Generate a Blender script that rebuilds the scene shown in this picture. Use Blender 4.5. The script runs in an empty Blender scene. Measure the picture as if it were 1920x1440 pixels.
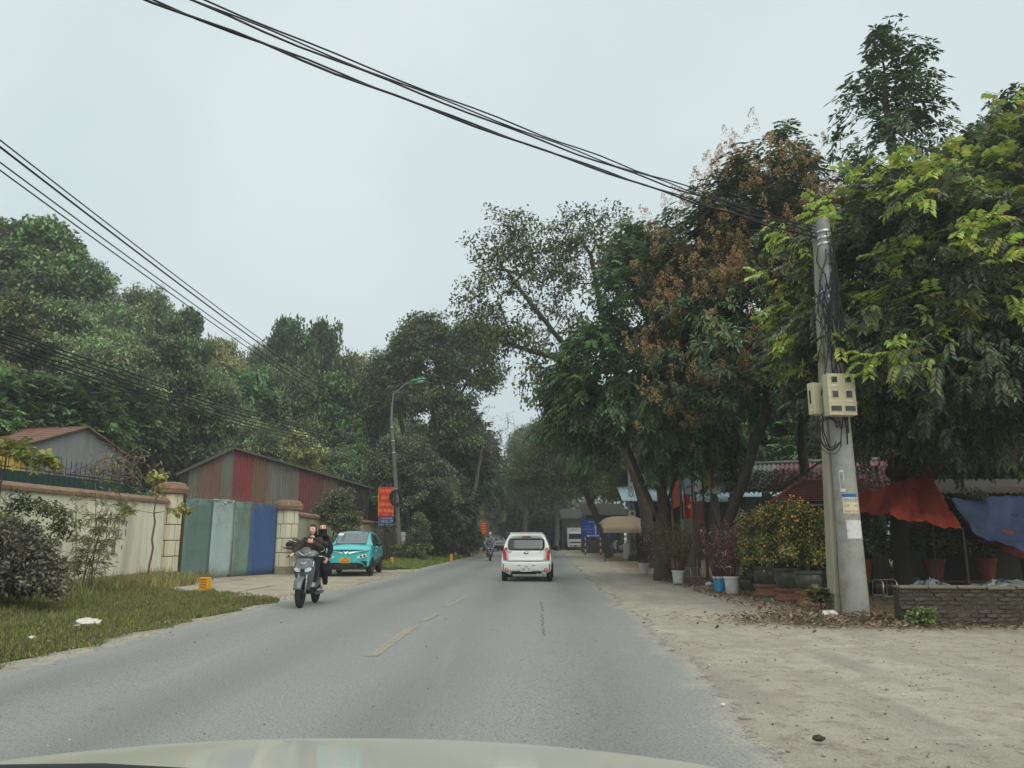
import bpy, bmesh, math, random
import numpy as np
from mathutils import Vector, Matrix, Euler
random.seed(7); RNG = np.random.default_rng(7)
SC = bpy.context.scene
COL = SC.collection
R = math.radians
# ------------------------------------------------------------------ camera
F = 1442.0; CX, CY = 960.0, 720.0; CH = 1.40; PITCH = math.atan(288.0 / F)
cam_d = bpy.data.cameras.new('camera'); cam = bpy.data.objects.new('camera', cam_d); COL.objects.link(cam)
cam_d.sensor_width = 36.0; cam_d.lens = 36.0 * F / 1920.0; cam_d.clip_start = 0.05; cam_d.clip_end = 2000
cam.location = (0, 0, CH); cam.rotation_euler = (math.pi / 2 + PITCH, 0, 0)
SC.camera = cam
# ------------------------------------------------------------------ sky, sun, exposure
SUN_EL, SUN_AZ = R(48), R(150)          # azimuth: clockwise from +Y, where the sun stands
world = bpy.data.worlds.new('World'); SC.world = world; world.use_nodes = True
wn, wl = world.node_tree.nodes, world.node_tree.links
for n in list(wn): wn.remove(n)
wout = wn.new('ShaderNodeOutputWorld'); wbg = wn.new('ShaderNodeBackground')
sky = wn.new('ShaderNodeTexSky'); sky.sky_type = 'NISHITA'; sky.sun_disc = False
sky.sun_elevation = SUN_EL; sky.sun_rotation = SUN_AZ; sky.dust_density = 6.0; sky.air_density = 1.0
wsc = wn.new('ShaderNodeMix'); wsc.data_type = 'RGBA'; wsc.blend_type = 'MIX'
wsc.inputs['Factor'].default_value = 0.9
wtc = wn.new('ShaderNodeTexCoord'); wno = wn.new('ShaderNodeTexNoise')
wno.inputs['Scale'].default_value = 2.2; wno.inputs['Detail'].default_value = 5
wcr = wn.new('ShaderNodeValToRGB')
wcr.color_ramp.elements[0].position = 0.36; wcr.color_ramp.elements[0].color = (4.85, 5.65, 5.78, 1)
wcr.color_ramp.elements[1].position = 0.66; wcr.color_ramp.elements[1].color = (5.6, 6.3, 6.3, 1)
wl.new(wtc.outputs['Generated'], wno.inputs['Vector']); wl.new(wno.outputs['Fac'], wcr.inputs['Fac'])
wl.new(sky.outputs['Color'], wsc.inputs[6]); wl.new(wcr.outputs['Color'], wsc.inputs[7])
wl.new(wsc.outputs[2], wbg.inputs['Color']); wbg.inputs['Strength'].default_value = 0.1
wl.new(wbg.outputs[0], wout.inputs[0])
sun_d = bpy.data.lights.new('sun', 'SUN'); sun = bpy.data.objects.new('sun', sun_d); COL.objects.link(sun)
sun_d.energy = 1.5; sun_d.angle = R(75); sun_d.color = (1.0, 0.96, 0.9)
_sd = Vector((math.sin(SUN_AZ) * math.cos(SUN_EL), math.cos(SUN_AZ) * math.cos(SUN_EL), math.sin(SUN_EL)))
sun.rotation_euler = (-_sd).to_track_quat('-Z', 'Y').to_euler(); sun.location = _sd * 60
vs = SC.view_settings; vs.view_transform = 'Standard'; vs.look = 'None'; vs.gamma = 1; vs.use_curve_mapping = False
vs.exposure = 0.52
SC.render.engine = 'CYCLES'
cy = SC.cycles; cy.max_bounces = 6; cy.diffuse_bounces = 3; cy.glossy_bounces = 2; cy.transmission_bounces = 3
cy.transparent_max_bounces = 6; cy.use_denoising = True; cy.sample_clamp_indirect = 4.0
try: cy.volume_bounces = 0; cy.volume_step_rate = 4.0; cy.volume_max_steps = 64
except Exception: pass
# ------------------------------------------------------------------ pixel -> place
_c, _s = math.cos(PITCH), math.sin(PITCH)
def ray(px, py):
    u = (px - CX) / F; v = (CY - py) / F
    return Vector((u, _c - v * _s, _s + v * _c))
def G(px, py, z=0.0):                       # the pixel's point on a level at height z
    d = ray(px, py); t = (z - CH) / d.z
    return Vector((d.x * t, d.y * t, z))
def A(px, py, Y):                           # the pixel's point at depth Y
    d = ray(px, py); t = Y / d.y
    return Vector((d.x * t, Y, CH + d.z * t))
# ------------------------------------------------------------------ objects
def link(o, parent=None):
    COL.objects.link(o)
    if parent is not None: o.parent = parent
    return o
def tag(o, label=None, cat=None, group=None, kind=None):
    if label: o['label'] = label
    if cat: o['category'] = cat
    if group: o['group'] = group
    if kind: o['kind'] = kind
    return o
def thing(name, label, cat, loc=(0, 0, 0), rz=0.0, group=None, scale=1.0):
    o = bpy.data.objects.new(name, None); link(o); o.empty_display_size = 0.1
    o.location = loc; o.rotation_euler = (0, 0, rz); o.scale = (scale,) * 3 if not hasattr(scale, '__len__') else scale
    return tag(o, label, cat, group)
def dup(o, parent=None):
    c = o.copy(); COL.objects.link(c)
    c.parent = parent
    for ch in o.children: dup(ch, c)
    return c
class MB:
    def __init__(s): s.v = []; s.f = []; s.m = []
    def add(s, vs, fs, mi=0):
        b = len(s.v); s.v += [tuple(v) for v in vs]
        for f in fs: s.f.append(tuple(b + i for i in f)); s.m.append(mi)
        return s
    def box(s, c, size, rz=0.0, mi=0, mat=None, taper=1.0):
        x, y, z = (d / 2 for d in size); vs = []
        for k, (sx, sy, sz) in enumerate([(-1,-1,-1),(1,-1,-1),(1,1,-1),(-1,1,-1),(-1,-1,1),(1,-1,1),(1,1,1),(-1,1,1)]):
            t = taper if sz > 0 else 1.0
            p = Vector((sx * x * t, sy * y * t, sz * z))
            if mat is not None: p = mat @ p
            elif rz: p = Matrix.Rotation(rz, 3, 'Z') @ p
            vs.append(p + Vector(c))
        return s.add(vs, [(0,3,2,1),(4,5,6,7),(0,1,5,4),(1,2,6,5),(2,3,7,6),(3,0,4,7)], mi)
    def beam(s, a, b, w, h=None, mi=0):
        a, b = Vector(a), Vector(b); h = h or w; d = b - a
        q = d.to_track_quat('Z', 'Y').to_matrix()
        return s.box((a + b) / 2, (w, h, d.length), mat=q, mi=mi)
    def tube(s, pts, rad, n=8, caps=True, mi=0, flat=1.0):
        pts = [Vector(p) for p in pts]; k = len(pts)
        if not hasattr(rad, '__len__'): rad = [rad] * k
        t0 = (pts[1] - pts[0]).normalized()
        up = Vector((0, 0, 1)) if abs(t0.z) < 0.9 else Vector((1, 0, 0))
        x = t0.cross(up).normalized(); vs = []
        for i in range(k):
            t = (pts[min(i + 1, k - 1)] - pts[max(i - 1, 0)])
            t = t.normalized() if t.length > 1e-9 else t0
            x = (x - t * x.dot(t))
            x = x.normalized() if x.length > 1e-6 else t.orthogonal().normalized()
            y = t.cross(x)
            for j in range(n):
                a = 2 * math.pi * j / n
                vs.append(pts[i] + x * (math.cos(a) * rad[i]) + y * (math.sin(a) * rad[i] * flat))
        fs = [(i * n + j, i * n + (j + 1) % n, (i + 1) * n + (j + 1) % n, (i + 1) * n + j) for i in range(k - 1) for j in range(n)]
        if caps: fs += [tuple(range(n - 1, -1, -1)), tuple((k - 1) * n + j for j in range(n))]
        return s.add(vs, fs, mi)
    def lathe(s, prof, c=(0, 0, 0), n=20, mi=0, axis='Z', caps=True):
        vs = []
        for r, z in prof:
            for j in range(n):
                a = 2 * math.pi * j / n; p = (r * math.cos(a), r * math.sin(a), z)
                if axis == 'X': p = (p[2], p[0], p[1])
                elif axis == 'Y': p = (p[1], p[2], p[0])
                vs.append((p[0] + c[0], p[1] + c[1], p[2] + c[2]))
        k = len(prof)
        fs = [(i * n + j, i * n + (j + 1) % n, (i + 1) * n + (j + 1) % n, (i + 1) * n + j) for i in range(k - 1) for j in range(n)]
        if caps: fs += [tuple(range(n - 1, -1, -1)), tuple((k - 1) * n + j for j in range(n))]
        return s.add(vs, fs, mi)
    def prism(s, poly, off, mi=0):              # 3-D polygon pushed along a vector
        n = len(poly); a = [Vector(p) for p in poly]; b = [p + Vector(off) for p in a]
        return s.add(a + b, [tuple(range(n - 1, -1, -1)), tuple(range(n, 2 * n))] + [(i, (i + 1) % n, n + (i + 1) % n, n + i) for i in range(n)], mi)
    def grid(s, fn, nu, nv, mi=0):
        vs = [fn(i / nu, j / nv) for j in range(nv + 1) for i in range(nu + 1)]
        w = nu + 1
        return s.add(vs, [(j * w + i, j * w + i + 1, (j + 1) * w + i + 1, (j + 1) * w + i) for j in range(nv) for i in range(nu)], mi)
    def loft(s, rings, mi=0, caps=True, closed=True):
        n = len(rings[0]); vs = [p for r in rings for p in r]; m = n if closed else n - 1
        fs = [(i * n + j, i * n + (j + 1) % n, (i + 1) * n + (j + 1) % n, (i + 1) * n + j) for i in range(len(rings) - 1) for j in range(m)]
        if caps: fs += [tuple(range(n - 1, -1, -1)), tuple((len(rings) - 1) * n + j for j in range(n))]
        return s.add(vs, fs, mi)
    def ball(s, c, r, n=10, mi=0, mat=None):
        rr = r if hasattr(r, '__len__') else (r, r, r); vs = []; m = n // 2 + 1
        for i in range(m + 1):
            th = math.pi * i / m
            for j in range(n):
                a = 2 * math.pi * j / n
                p = Vector((rr[0] * math.sin(th) * math.cos(a), rr[1] * math.sin(th) * math.sin(a), rr[2] * math.cos(th)))
                if mat is not None: p = mat @ p
                vs.append(p + Vector(c))
        fs = [(i * n + j, (i + 1) * n + j, (i + 1) * n + (j + 1) % n, i * n + (j + 1) % n) for i in range(m) for j in range(n)]
        return s.add(vs, fs, mi)
    def mesh(s, name, mats, smooth=False):
        me = bpy.data.meshes.new(name); me.from_pydata(s.v, [], s.f)
        for m in (mats if isinstance(mats, (list, tuple)) else [mats]): me.materials.append(m)
        if any(s.m): me.polygons.foreach_set('material_index', s.m)
        bm = bmesh.new(); bm.from_mesh(me); bmesh.ops.recalc_face_normals(bm, faces=bm.faces); bm.to_mesh(me); bm.free()
        if smooth:
            me.polygons.foreach_set('use_smooth', [True] * len(me.polygons))
            if smooth is not True: me.set_sharp_from_angle(angle=R(smooth))
        me.update(); return me
    def build(s, name, mats, parent=None, smooth=False, bevel=0.0, subsurf=0, loc=None, rz=None, solid=0.0):
        o = link(bpy.data.objects.new(name, s.mesh(name, mats, smooth)), parent)
        if loc is not None: o.location = loc
        if rz is not None: o.rotation_euler = (0, 0, rz)
        if solid:
            md = o.modifiers.new('solid', 'SOLIDIFY'); md.thickness = solid; md.offset = 0
        if bevel:
            md = o.modifiers.new('bevel', 'BEVEL'); md.width = bevel; md.segments = 2; md.limit_method = 'ANGLE'; md.angle_limit = R(40)
        if subsurf:
            md = o.modifiers.new('sub', 'SUBSURF'); md.levels = subsurf; md.render_levels = subsurf
        return o
def np_mesh(name, V, Fc, mat, colors=None, smooth=False):
    V = np.asarray(V, np.float32); Fc = np.asarray(Fc, np.int32); k = Fc.shape[1]
    me = bpy.data.meshes.new(name)
    me.vertices.add(len(V)); me.vertices.foreach_set('co', V.ravel())
    me.loops.add(Fc.size); me.loops.foreach_set('vertex_index', Fc.ravel())
    me.polygons.add(len(Fc)); me.polygons.foreach_set('loop_start', np.arange(0, Fc.size, k, dtype=np.int32))
    me.polygons.foreach_set('loop_total', np.full(len(Fc), k, np.int32))
    if colors is not None:
        at = me.attributes.new('Col', 'FLOAT_COLOR', 'POINT')
        c4 = np.ones((len(V), 4), np.float32); c4[:, :3] = colors; at.data.foreach_set('color', c4.ravel())
    me.materials.append(mat); me.update(calc_edges=True)
    if smooth: me.polygons.foreach_set('use_smooth', np.ones(len(Fc), bool))
    return me
# ------------------------------------------------------------------ materials
def srgb(r, g, b):
    f = lambda c: (c / 255 / 12.92) if c <= 10 else ((c / 255 + 0.055) / 1.055) ** 2.4
    return (f(r), f(g), f(b))
def nd(nt, t, **kw):
    n = nt.nodes.new(t)
    for k, v in kw.items(): n.inputs[k].default_value = v
    return n
def mixc(nt, fac, a, b, blend='MIX'):
    n = nt.nodes.new('ShaderNodeMix'); n.data_type = 'RGBA'; n.blend_type = blend
    for i, x in ((0, fac), (6, a), (7, b)):
        if isinstance(x, bpy.types.NodeSocket): nt.links.new(x, n.inputs[i])
        elif i == 0: n.inputs[0].default_value = x
        else: n.inputs[i].default_value = (*x[:3], 1)
    return n.outputs[2]
def ramp(nt, fac, p0, p1, c0=(0, 0, 0), c1=(1, 1, 1)):
    n = nt.nodes.new('ShaderNodeValToRGB'); e = n.color_ramp.elements
    e[0].position = p0; e[1].position = p1; e[0].color = (*c0, 1); e[1].color = (*c1, 1)
    nt.links.new(fac, n.inputs[0]); return n.outputs[0]
def noise(nt, vec, scale, detail=4, rough=0.55, stretch=None):
    if stretch:
        mp = nt.nodes.new('ShaderNodeMapping'); mp.inputs['Scale'].default_value = stretch
        nt.links.new(vec, mp.inputs[0]); vec = mp.outputs[0]
    n = nd(nt, 'ShaderNodeTexNoise', Scale=scale, Detail=detail, Roughness=rough)
    nt.links.new(vec, n.inputs['Vector']); return n.outputs['Fac']
MATS = {}
def mat(name, col, rough=0.75, var=0.18, scale=3.0, bump=0.0, bscale=60.0, metal=0.0, spec=0.4, dirt=None, dirt_amt=0.5,
        dscale=2.0, streak=False, coat=0.0, emit=None, alpha=None, trans=0.0):
    if name in MATS: return MATS[name]
    m = bpy.data.materials.new(name); m.use_nodes = True; nt = m.node_tree
    b = nt.nodes['Principled BSDF']; tc = nt.nodes.new('ShaderNodeTexCoord'); v = tc.outputs['Object']
    n1 = noise(nt, v, scale, 5, 0.6)
    c = mixc(nt, n1, tuple(x * (1 - var) for x in col), tuple(min(1, x * (1 + var)) for x in col))
    if dirt is not None:
        n2 = noise(nt, v, dscale, 6, 0.65, (1, 1, 0.15) if streak else None)
        f = ramp(nt, n2, 0.62 - 0.3 * dirt_amt, 0.72)
        mm = nt.nodes.new('ShaderNodeMath'); mm.operation = 'MULTIPLY'; mm.inputs[1].default_value = min(1, 0.35 + dirt_amt * 0.6)
        nt.links.new(f, mm.inputs[0]); c = mixc(nt, mm.outputs[0], c, dirt)
    nt.links.new(c, b.inputs['Base Color'])
    b.inputs['Roughness'].default_value = rough; b.inputs['Metallic'].default_value = metal
    b.inputs['Specular IOR Level'].default_value = spec
    if coat: b.inputs['Coat Weight'].default_value = coat; b.inputs['Coat Roughness'].default_value = 0.08
    if trans: b.inputs['Transmission Weight'].default_value = trans
    if bump:
        bp = nd(nt, 'ShaderNodeBump', Strength=min(1, bump), Distance=0.02)
        nt.links.new(noise(nt, v, bscale, 4, 0.6), bp.inputs['Height']); nt.links.new(bp.outputs[0], b.inputs['Normal'])
    MATS[name] = m; return m
def leaf_mat(name, rough=0.5, transl=0.22, vary=0.25, spec=0.3):
    if name in MATS: return MATS[name]
    m = bpy.data.materials.new(name); m.use_nodes = True; nt = m.node_tree; b = nt.nodes['Principled BSDF']
    at = nt.nodes.new('ShaderNodeAttribute'); at.attribute_name = 'Col'
    oi = nt.nodes.new('ShaderNodeObjectInfo')
    hs = nt.nodes.new('ShaderNodeHueSaturation')
    mp = nt.nodes.new('ShaderNodeMapRange'); mp.inputs['To Min'].default_value = 1 - vary; mp.inputs['To Max'].default_value = 1 + vary
    nt.links.new(oi.outputs['Random'], mp.inputs['Value']); nt.links.new(mp.outputs[0], hs.inputs['Value'])
    mh = nt.nodes.new('ShaderNodeMapRange'); mh.inputs['To Min'].default_value = 0.5 - 0.05 * vary; mh.inputs['To Max'].default_value = 0.5 + 0.05 * vary
    ml = nt.nodes.new('ShaderNodeMath'); ml.operation = 'FRACT'; mu = nt.nodes.new('ShaderNodeMath'); mu.operation = 'MULTIPLY'; mu.inputs[1].default_value = 7.31
    nt.links.new(oi.outputs['Random'], mu.inputs[0]); nt.links.new(mu.outputs[0], ml.inputs[0]); nt.links.new(ml.outputs[0], mh.inputs['Value'])
    nt.links.new(mh.outputs[0], hs.inputs['Hue']); nt.links.new(at.outputs['Color'], hs.inputs['Color'])
    nt.links.new(hs.outputs[0], b.inputs['Base Color']); b.inputs['Roughness'].default_value = rough
    b.inputs['Specular IOR Level'].default_value = spec
    tr = nt.nodes.new('ShaderNodeBsdfTranslucent'); nt.links.new(hs.outputs[0], tr.inputs['Color'])
    mx = nt.nodes.new('ShaderNodeMixShader'); mx.inputs[0].default_value = transl
    nt.links.new(b.outputs[0], mx.inputs[1]); nt.links.new(tr.outputs[0], mx.inputs[2])
    nt.links.new(mx.outputs[0], nt.nodes['Material Output'].inputs[0])
    MATS[name] = m; return m
def attr_fac(nt, name):
    at = nt.nodes.new('ShaderNodeAttribute'); at.attribute_name = name; return at.outputs['Fac']
# ------------------------------------------------------------------ lettering
def lettering(text, size, m, parent, mtx, name='lettering', width=None, align='CENTER'):
    cu = bpy.data.curves.new('t', 'FONT'); cu.body = text; cu.size = size; cu.align_x = align; cu.align_y = 'CENTER'
    cu.extrude = 0.0008; cu.resolution_u = 2
    to = bpy.data.objects.new('t', cu); COL.objects.link(to)
    dg = bpy.context.evaluated_depsgraph_get(); me = bpy.data.meshes.new_from_object(to.evaluated_get(dg))
    bpy.data.objects.remove(to); bpy.data.curves.remove(cu)
    co = np.zeros(len(me.vertices) * 3); me.vertices.foreach_get('co', co); co = co.reshape(-1, 3)
    if width and len(co):
        w = co[:, 0].max() - co[:, 0].min()
        if w > 0: co[:, 0] *= width / w; me.vertices.foreach_set('co', co.ravel())
    me.materials.clear(); me.materials.append(m); me.name = name
    o = link(bpy.data.objects.new(name, me), parent); o.matrix_local = mtx
    return o
def face_mtx(loc, nrm_az, tilt=0.0):      # upright plate whose face looks along azimuth nrm_az (0 = towards -Y, the camera)
    return Matrix.Translation(loc) @ Matrix.Rotation(nrm_az, 4, 'Z') @ Matrix.Rotation(math.pi / 2 + tilt, 4, 'X')
# ================================================================== SETTING
def road_edges(Y):
    L = np.interp(Y, [-20, 0, 8.3, 14.7, 28, 48, 65, 72, 80, 92, 110, 125, 145, 170], [-6.4, -5.85, -5.6, -5.4, -4.55, -3.66, -2.8, -2.0, -1.9, -3.4, -9, -17, -29, -48])
    Rr = np.interp(Y, [-20, 0, 5.15, 9.1, 14.2, 26.2, 48, 75, 90, 105, 120, 145, 170], [1.0, 1.72, 1.95, 2.18, 2.46, 2.78, 3.75, 4.9, 5.2, 3.0, -2, -16, -32])
    return L, Rr
def wob(a, b): return 0.5 * math.sin(a * 1.7 + 1.3 * b) + 0.3 * math.sin(a * 4.1 + 0.7) + 0.2 * math.sin(a * 9.3 + b)
GRV = (srgb(178, 172, 157), srgb(198, 192, 177), srgb(162, 151, 131))
def gravel_color(nt, v):
    c = mixc(nt, ramp(nt, noise(nt, v, 0.35, 5, 0.6), 0.35, 0.65), GRV[0], GRV[1])
    c = mixc(nt, ramp(nt, noise(nt, v, 2.5, 6, 0.7), 0.45, 0.75), c, GRV[2])
    return mixc(nt, ramp(nt, noise(nt, v, 70, 3, 0.7), 0.42, 0.62), mixc(nt, 1.0, c, (0.72, 0.71, 0.69), 'MULTIPLY'), c)
def mk_asphalt():
    m = bpy.data.materials.new('asphalt'); m.use_nodes = True; nt = m.node_tree; b = nt.nodes['Principled BSDF']
    tc = nt.nodes.new('ShaderNodeTexCoord'); v = tc.outputs['Object']
    c = mixc(nt, noise(nt, v, 0.5, 4, 0.6, (1, 0.25, 1)), srgb(120, 122, 118), srgb(140, 141, 137))
    c = mixc(nt, ramp(nt, noise(nt, v, 90, 2, 0.7), 0.35, 0.75), c, srgb(164, 163, 157))
    c = mixc(nt, ramp(nt, noise(nt, v, 55, 2, 0.6), 0.3, 0.46, (1, 1, 1), (0, 0, 0)), c, srgb(88, 90, 90))
    pt = ramp(nt, noise(nt, v, 0.9, 6, 0.7, (1, 0.35, 1)), 0.6, 0.68)     # worn lighter patches
    pm = nt.nodes.new('ShaderNodeMath'); pm.operation = 'MULTIPLY'; pm.inputs[1].default_value = 0.3; nt.links.new(pt, pm.inputs[0])
    c = mixc(nt, pm.outputs[0], c, srgb(150, 152, 147))
    trk = attr_fac(nt, 'tr')
    tm = nt.nodes.new('ShaderNodeMath'); tm.operation = 'MULTIPLY'; tm.inputs[1].default_value = 0.95; nt.links.new(trk, tm.inputs[0])
    c = mixc(nt, tm.outputs[0], c, mixc(nt, 1.0, c, (0.76, 0.76, 0.77), 'MULTIPLY'))
    os_ = ramp(nt, noise(nt, v, 1.3, 5, 0.65), 0.66, 0.74)
    om = nt.nodes.new('ShaderNodeMath'); om.operation = 'MULTIPLY'; om.inputs[1].default_value = 0.5; nt.links.new(os_, om.inputs[0])
    c = mixc(nt, om.outputs[0], c, srgb(92, 93, 91))
    ls = ramp(nt, noise(nt, v, 3.0, 5, 0.7, (1, 0.06, 1)), 0.55, 0.75)
    lm_ = nt.nodes.new('ShaderNodeMath'); lm_.operation = 'MULTIPLY'; lm_.inputs[1].default_value = 0.5; nt.links.new(ls, lm_.inputs[0])
    c = mixc(nt, lm_.outputs[0], c, srgb(150, 150, 145))
    e = attr_fac(nt, 'ed')
    def madd(x, k, add):
        n = nt.nodes.new('ShaderNodeMath'); n.operation = 'MULTIPLY_ADD'; n.inputs[1].default_value = k; nt.links.new(x, n.inputs[0])
        if isinstance(add, (int, float)): n.inputs[2].default_value = add
        else: nt.links.new(add, n.inputs[2])
        return n.outputs[0]
    val = madd(e, 1.05, madd(noise(nt, v, 1.7, 6, 0.7), 1.0, madd(noise(nt, v, 45, 3, 0.75), 1.5, -1.25)))
    dust = ramp(nt, val, 0.12, 0.44, (1, 1, 1), (0, 0, 0))
    c = mixc(nt, dust, c, gravel_color(nt, v))
    nt.links.new(c, b.inputs['Base Color']); b.inputs['Roughness'].default_value = 0.72; b.inputs['Specular IOR Level'].default_value = 0.35
    bp = nd(nt, 'ShaderNodeBump', Strength=0.55, Distance=0.006); nt.links.new(noise(nt, v, 130, 3, 0.7), bp.inputs['Height']); nt.links.new(bp.outputs[0], b.inputs['Normal'])
    ea = madd(e, 2.6, madd(noise(nt, v, 2.6, 6, 0.7), 1.4, madd(noise(nt, v, 38, 3, 0.75), 1.0, -1.2)))       # ragged edge: bits of tarmac broken away
    tp_ = nt.nodes.new('ShaderNodeBsdfTransparent'); mxs = nt.nodes.new('ShaderNodeMixShader'); nt.links.new(ramp(nt, ea, 0.3, 0.62), mxs.inputs[0])
    nt.links.new(tp_.outputs[0], mxs.inputs[1]); nt.links.new(b.outputs[0], mxs.inputs[2]); nt.links.new(mxs.outputs[0], nt.nodes['Material Output'].inputs[0])
    return m
def mk_soil(name, cols, sc=1.0, bump=0.6, peb=True):
    m = bpy.data.materials.new(name); m.use_nodes = True; nt = m.node_tree; b = nt.nodes['Principled BSDF']
    tc = nt.nodes.new('ShaderNodeTexCoord'); v = tc.outputs['Object']
    c = mixc(nt, ramp(nt, noise(nt, v, 0.35 * sc, 5, 0.6), 0.35, 0.65), cols[0], cols[1])
    c = mixc(nt, ramp(nt, noise(nt, v, 2.5 * sc, 6, 0.7), 0.45, 0.75), c, cols[2])
    if name == 'gravel':
        rt = ramp(nt, noise(nt, v, 1.1, 5, 0.65, (1, 0.16, 1)), 0.48, 0.62); c = mixc(nt, rt, c, srgb(168, 163, 151)); c = mixc(nt, ramp(nt, noise(nt, v, 1.9, 5, 0.7, (0.35, 1, 1)), 0.58, 0.7), c, srgb(206, 201, 188)); c = mixc(nt, ramp(nt, noise(nt, v, 4.5, 7, 0.8), 0.54, 0.66), c, srgb(140, 133, 120))
        c2 = mixc(nt, ramp(nt, noise(nt, v, 0.9, 5, 0.65), 0.35, 0.65), srgb(112, 96, 75), srgb(142, 124, 99))
        c = mixc(nt, attr_fac(nt, 'so'), c, c2)
    if peb:
        vo = nd(nt, 'ShaderNodeTexVoronoi', Scale=38.0); nt.links.new(v, vo.inputs['Vector'])
        sp = ramp(nt, vo.outputs['Distance'], 0.16, 0.26, (1, 1, 1), (0, 0, 0))
        sel = ramp(nt, noise(nt, v, 14, 2), 0.52, 0.6)
        mm = nt.nodes.new('ShaderNodeMath'); mm.operation = 'MULTIPLY'; nt.links.new(sp, mm.inputs[0]); nt.links.new(sel, mm.inputs[1])
        pc = mixc(nt, vo.outputs['Color'], tuple(x * 0.45 for x in cols[0]), tuple(min(0.8, x * 1.25) for x in cols[1]))
        c = mixc(nt, mm.outputs[0], c, pc)
    c = mixc(nt, ramp(nt, noise(nt, v, 70, 3, 0.7), 0.42, 0.62), mixc(nt, 1.0, c, (0.8, 0.79, 0.77), 'MULTIPLY'), c)
    nt.links.new(c, b.inputs['Base Color']); b.inputs['Roughness'].default_value = 0.95; b.inputs['Specular IOR Level'].default_value = 0.1
    bp = nd(nt, 'ShaderNodeBump', Strength=bump, Distance=0.03)
    nt.links.new(noise(nt, v, 26, 6, 0.75), bp.inputs['Height']); nt.links.new(bp.outputs[0], b.inputs['Normal'])
    return m
M_ASPH = mk_asphalt()
M_GRAVEL = mk_soil('gravel', GRV, bump=.9)
M_SOIL = mk_soil('packed_soil', (srgb(118, 102, 80), srgb(140, 122, 97), srgb(95, 82, 64)))
M_TURF = mk_soil('turf_soil', (srgb(66, 72, 42), srgb(84, 84, 55), srgb(98, 90, 66)), peb=False)
M_FLOOR = mk_soil('forest_floor', (srgb(46, 50, 34), srgb(58, 60, 40), srgb(40, 40, 28)), peb=False)
# one ground sheet out to the horizon
gm = MB(); gm.grid(lambda u, v: (-500 + 1000 * u, -150 + 1000 * v, -0.06), 20, 20)
tag(gm.build('ground', M_SOIL), kind='structure')
# asphalt strip
def strip(name, fl, fr, ys, nx, zf, m, edge=False):
    V = []; E = []; TR = []
    for Y in ys:
        a, b = fl(Y), fr(Y)
        for i in range(nx + 1):
            t = i / nx; X = a + (b - a) * t
            V.append((X, Y, zf(X, Y, t))); E.append(min(t, 1 - t) * (b - a)); TR.append(sum(math.exp(-((t - q) / .055) ** 2) for q in (.15, .37, .62, .84)) * (.7 + .3 * math.sin(Y * .37)))
    w = nx + 1
    Fc = [(j * w + i, j * w + i + 1, (j + 1) * w + i + 1, (j + 1) * w + i) for j in range(len(ys) - 1) for i in range(nx)]
    me = np_mesh(name, V, Fc, m, smooth=True)
    if edge:
        at = me.attributes.new('ed', 'FLOAT', 'POINT'); at.data.foreach_set('value', np.array(E, np.float32))
        at = me.attributes.new('tr', 'FLOAT', 'POINT'); at.data.foreach_set('value', np.array(TR, np.float32))
    return tag(link(bpy.data.objects.new(name, me)), kind='structure')
ys_road = [float(y) for y in np.concatenate([np.arange(-12, 60, 0.35), np.arange(60, 170, 2.0)])]
LE = lambda Y: float(road_edges(Y)[0]) + 0.12 * wob(Y * 0.8, 1.0)
RE = lambda Y: float(road_edges(Y)[1]) + 0.14 * wob(Y * 0.7, 3.0)
strip('road', LE, RE, ys_road, 40, lambda X, Y, t: 0.008 + 0.05 * (1 - (2 * t - 1) ** 2) * 0.6, M_ASPH, True)
# right gravel shoulder and yard, left verge
def sh_r(X, Y, t): return -0.004 + 0.012 * wob(X * 1.3, Y * 0.9) * min(1, t * 8) + 0.03 * t * min(1, max(0, (Y - 10) / 6))
def soil_amt(X, Y):
    e = float(road_edges(Y)[1]); k = max(0.0, min(1.0, (Y - 12.0 + 0.5 * wob(X * 0.9, 2)) / 1.6)); o = 2.6 - 1.1 * max(0, min(1, (Y - 15) / 12))
    return k * max(0.0, min(1.0, (X - e - o + 0.6 * wob(Y * 0.8, 4)) / 1.2))
_so = strip('gravel_shoulder', lambda Y: float(road_edges(Y)[1]) - 0.5, lambda Y: 34.0, [float(y) for y in np.concatenate([np.arange(-8, 30, 0.3), np.arange(30, 92, 1.0)])], 90,
      lambda X, Y, t: -0.004 + 0.012 * wob(X * 1.3, Y * 0.9) * min(1, t * 30) + 0.03 * min(1, t * 4) * min(1, max(0, (Y - 11) / 3)), M_GRAVEL)
_at = _so.data.attributes.new('so', 'FLOAT', 'POINT'); _at.data.foreach_set('value', np.array([soil_amt(v.co.x, v.co.y) for v in _so.data.vertices], np.float32))
strip('dirt_edge', lambda Y: float(road_edges(Y)[0]) - 0.9, lambda Y: float(road_edges(Y)[0]) + 0.6, [float(y) for y in np.arange(-8, 60, 0.5)], 8, lambda X, Y, t: -0.002 + 0.004 * wob(X * 2, Y), M_GRAVEL)
APY0, APY1 = 20.5, 38.0                      # concrete drive in front of the gate
def vz(X, Y, t):
    return 0.004 + (0.10 + 0.07 * wob(X * 1.2, Y * 0.8)) * min(1, t * 5) * max(0.0, 1 - t * 0.2)
def verge_z(X, Y):
    a = float(road_edges(Y)[0]); t = max(0.0, min(1.0, (a + 0.2 - X) / (a + 0.2 + 12.4)))
    return vz(X, Y, t) - 0.002
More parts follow.
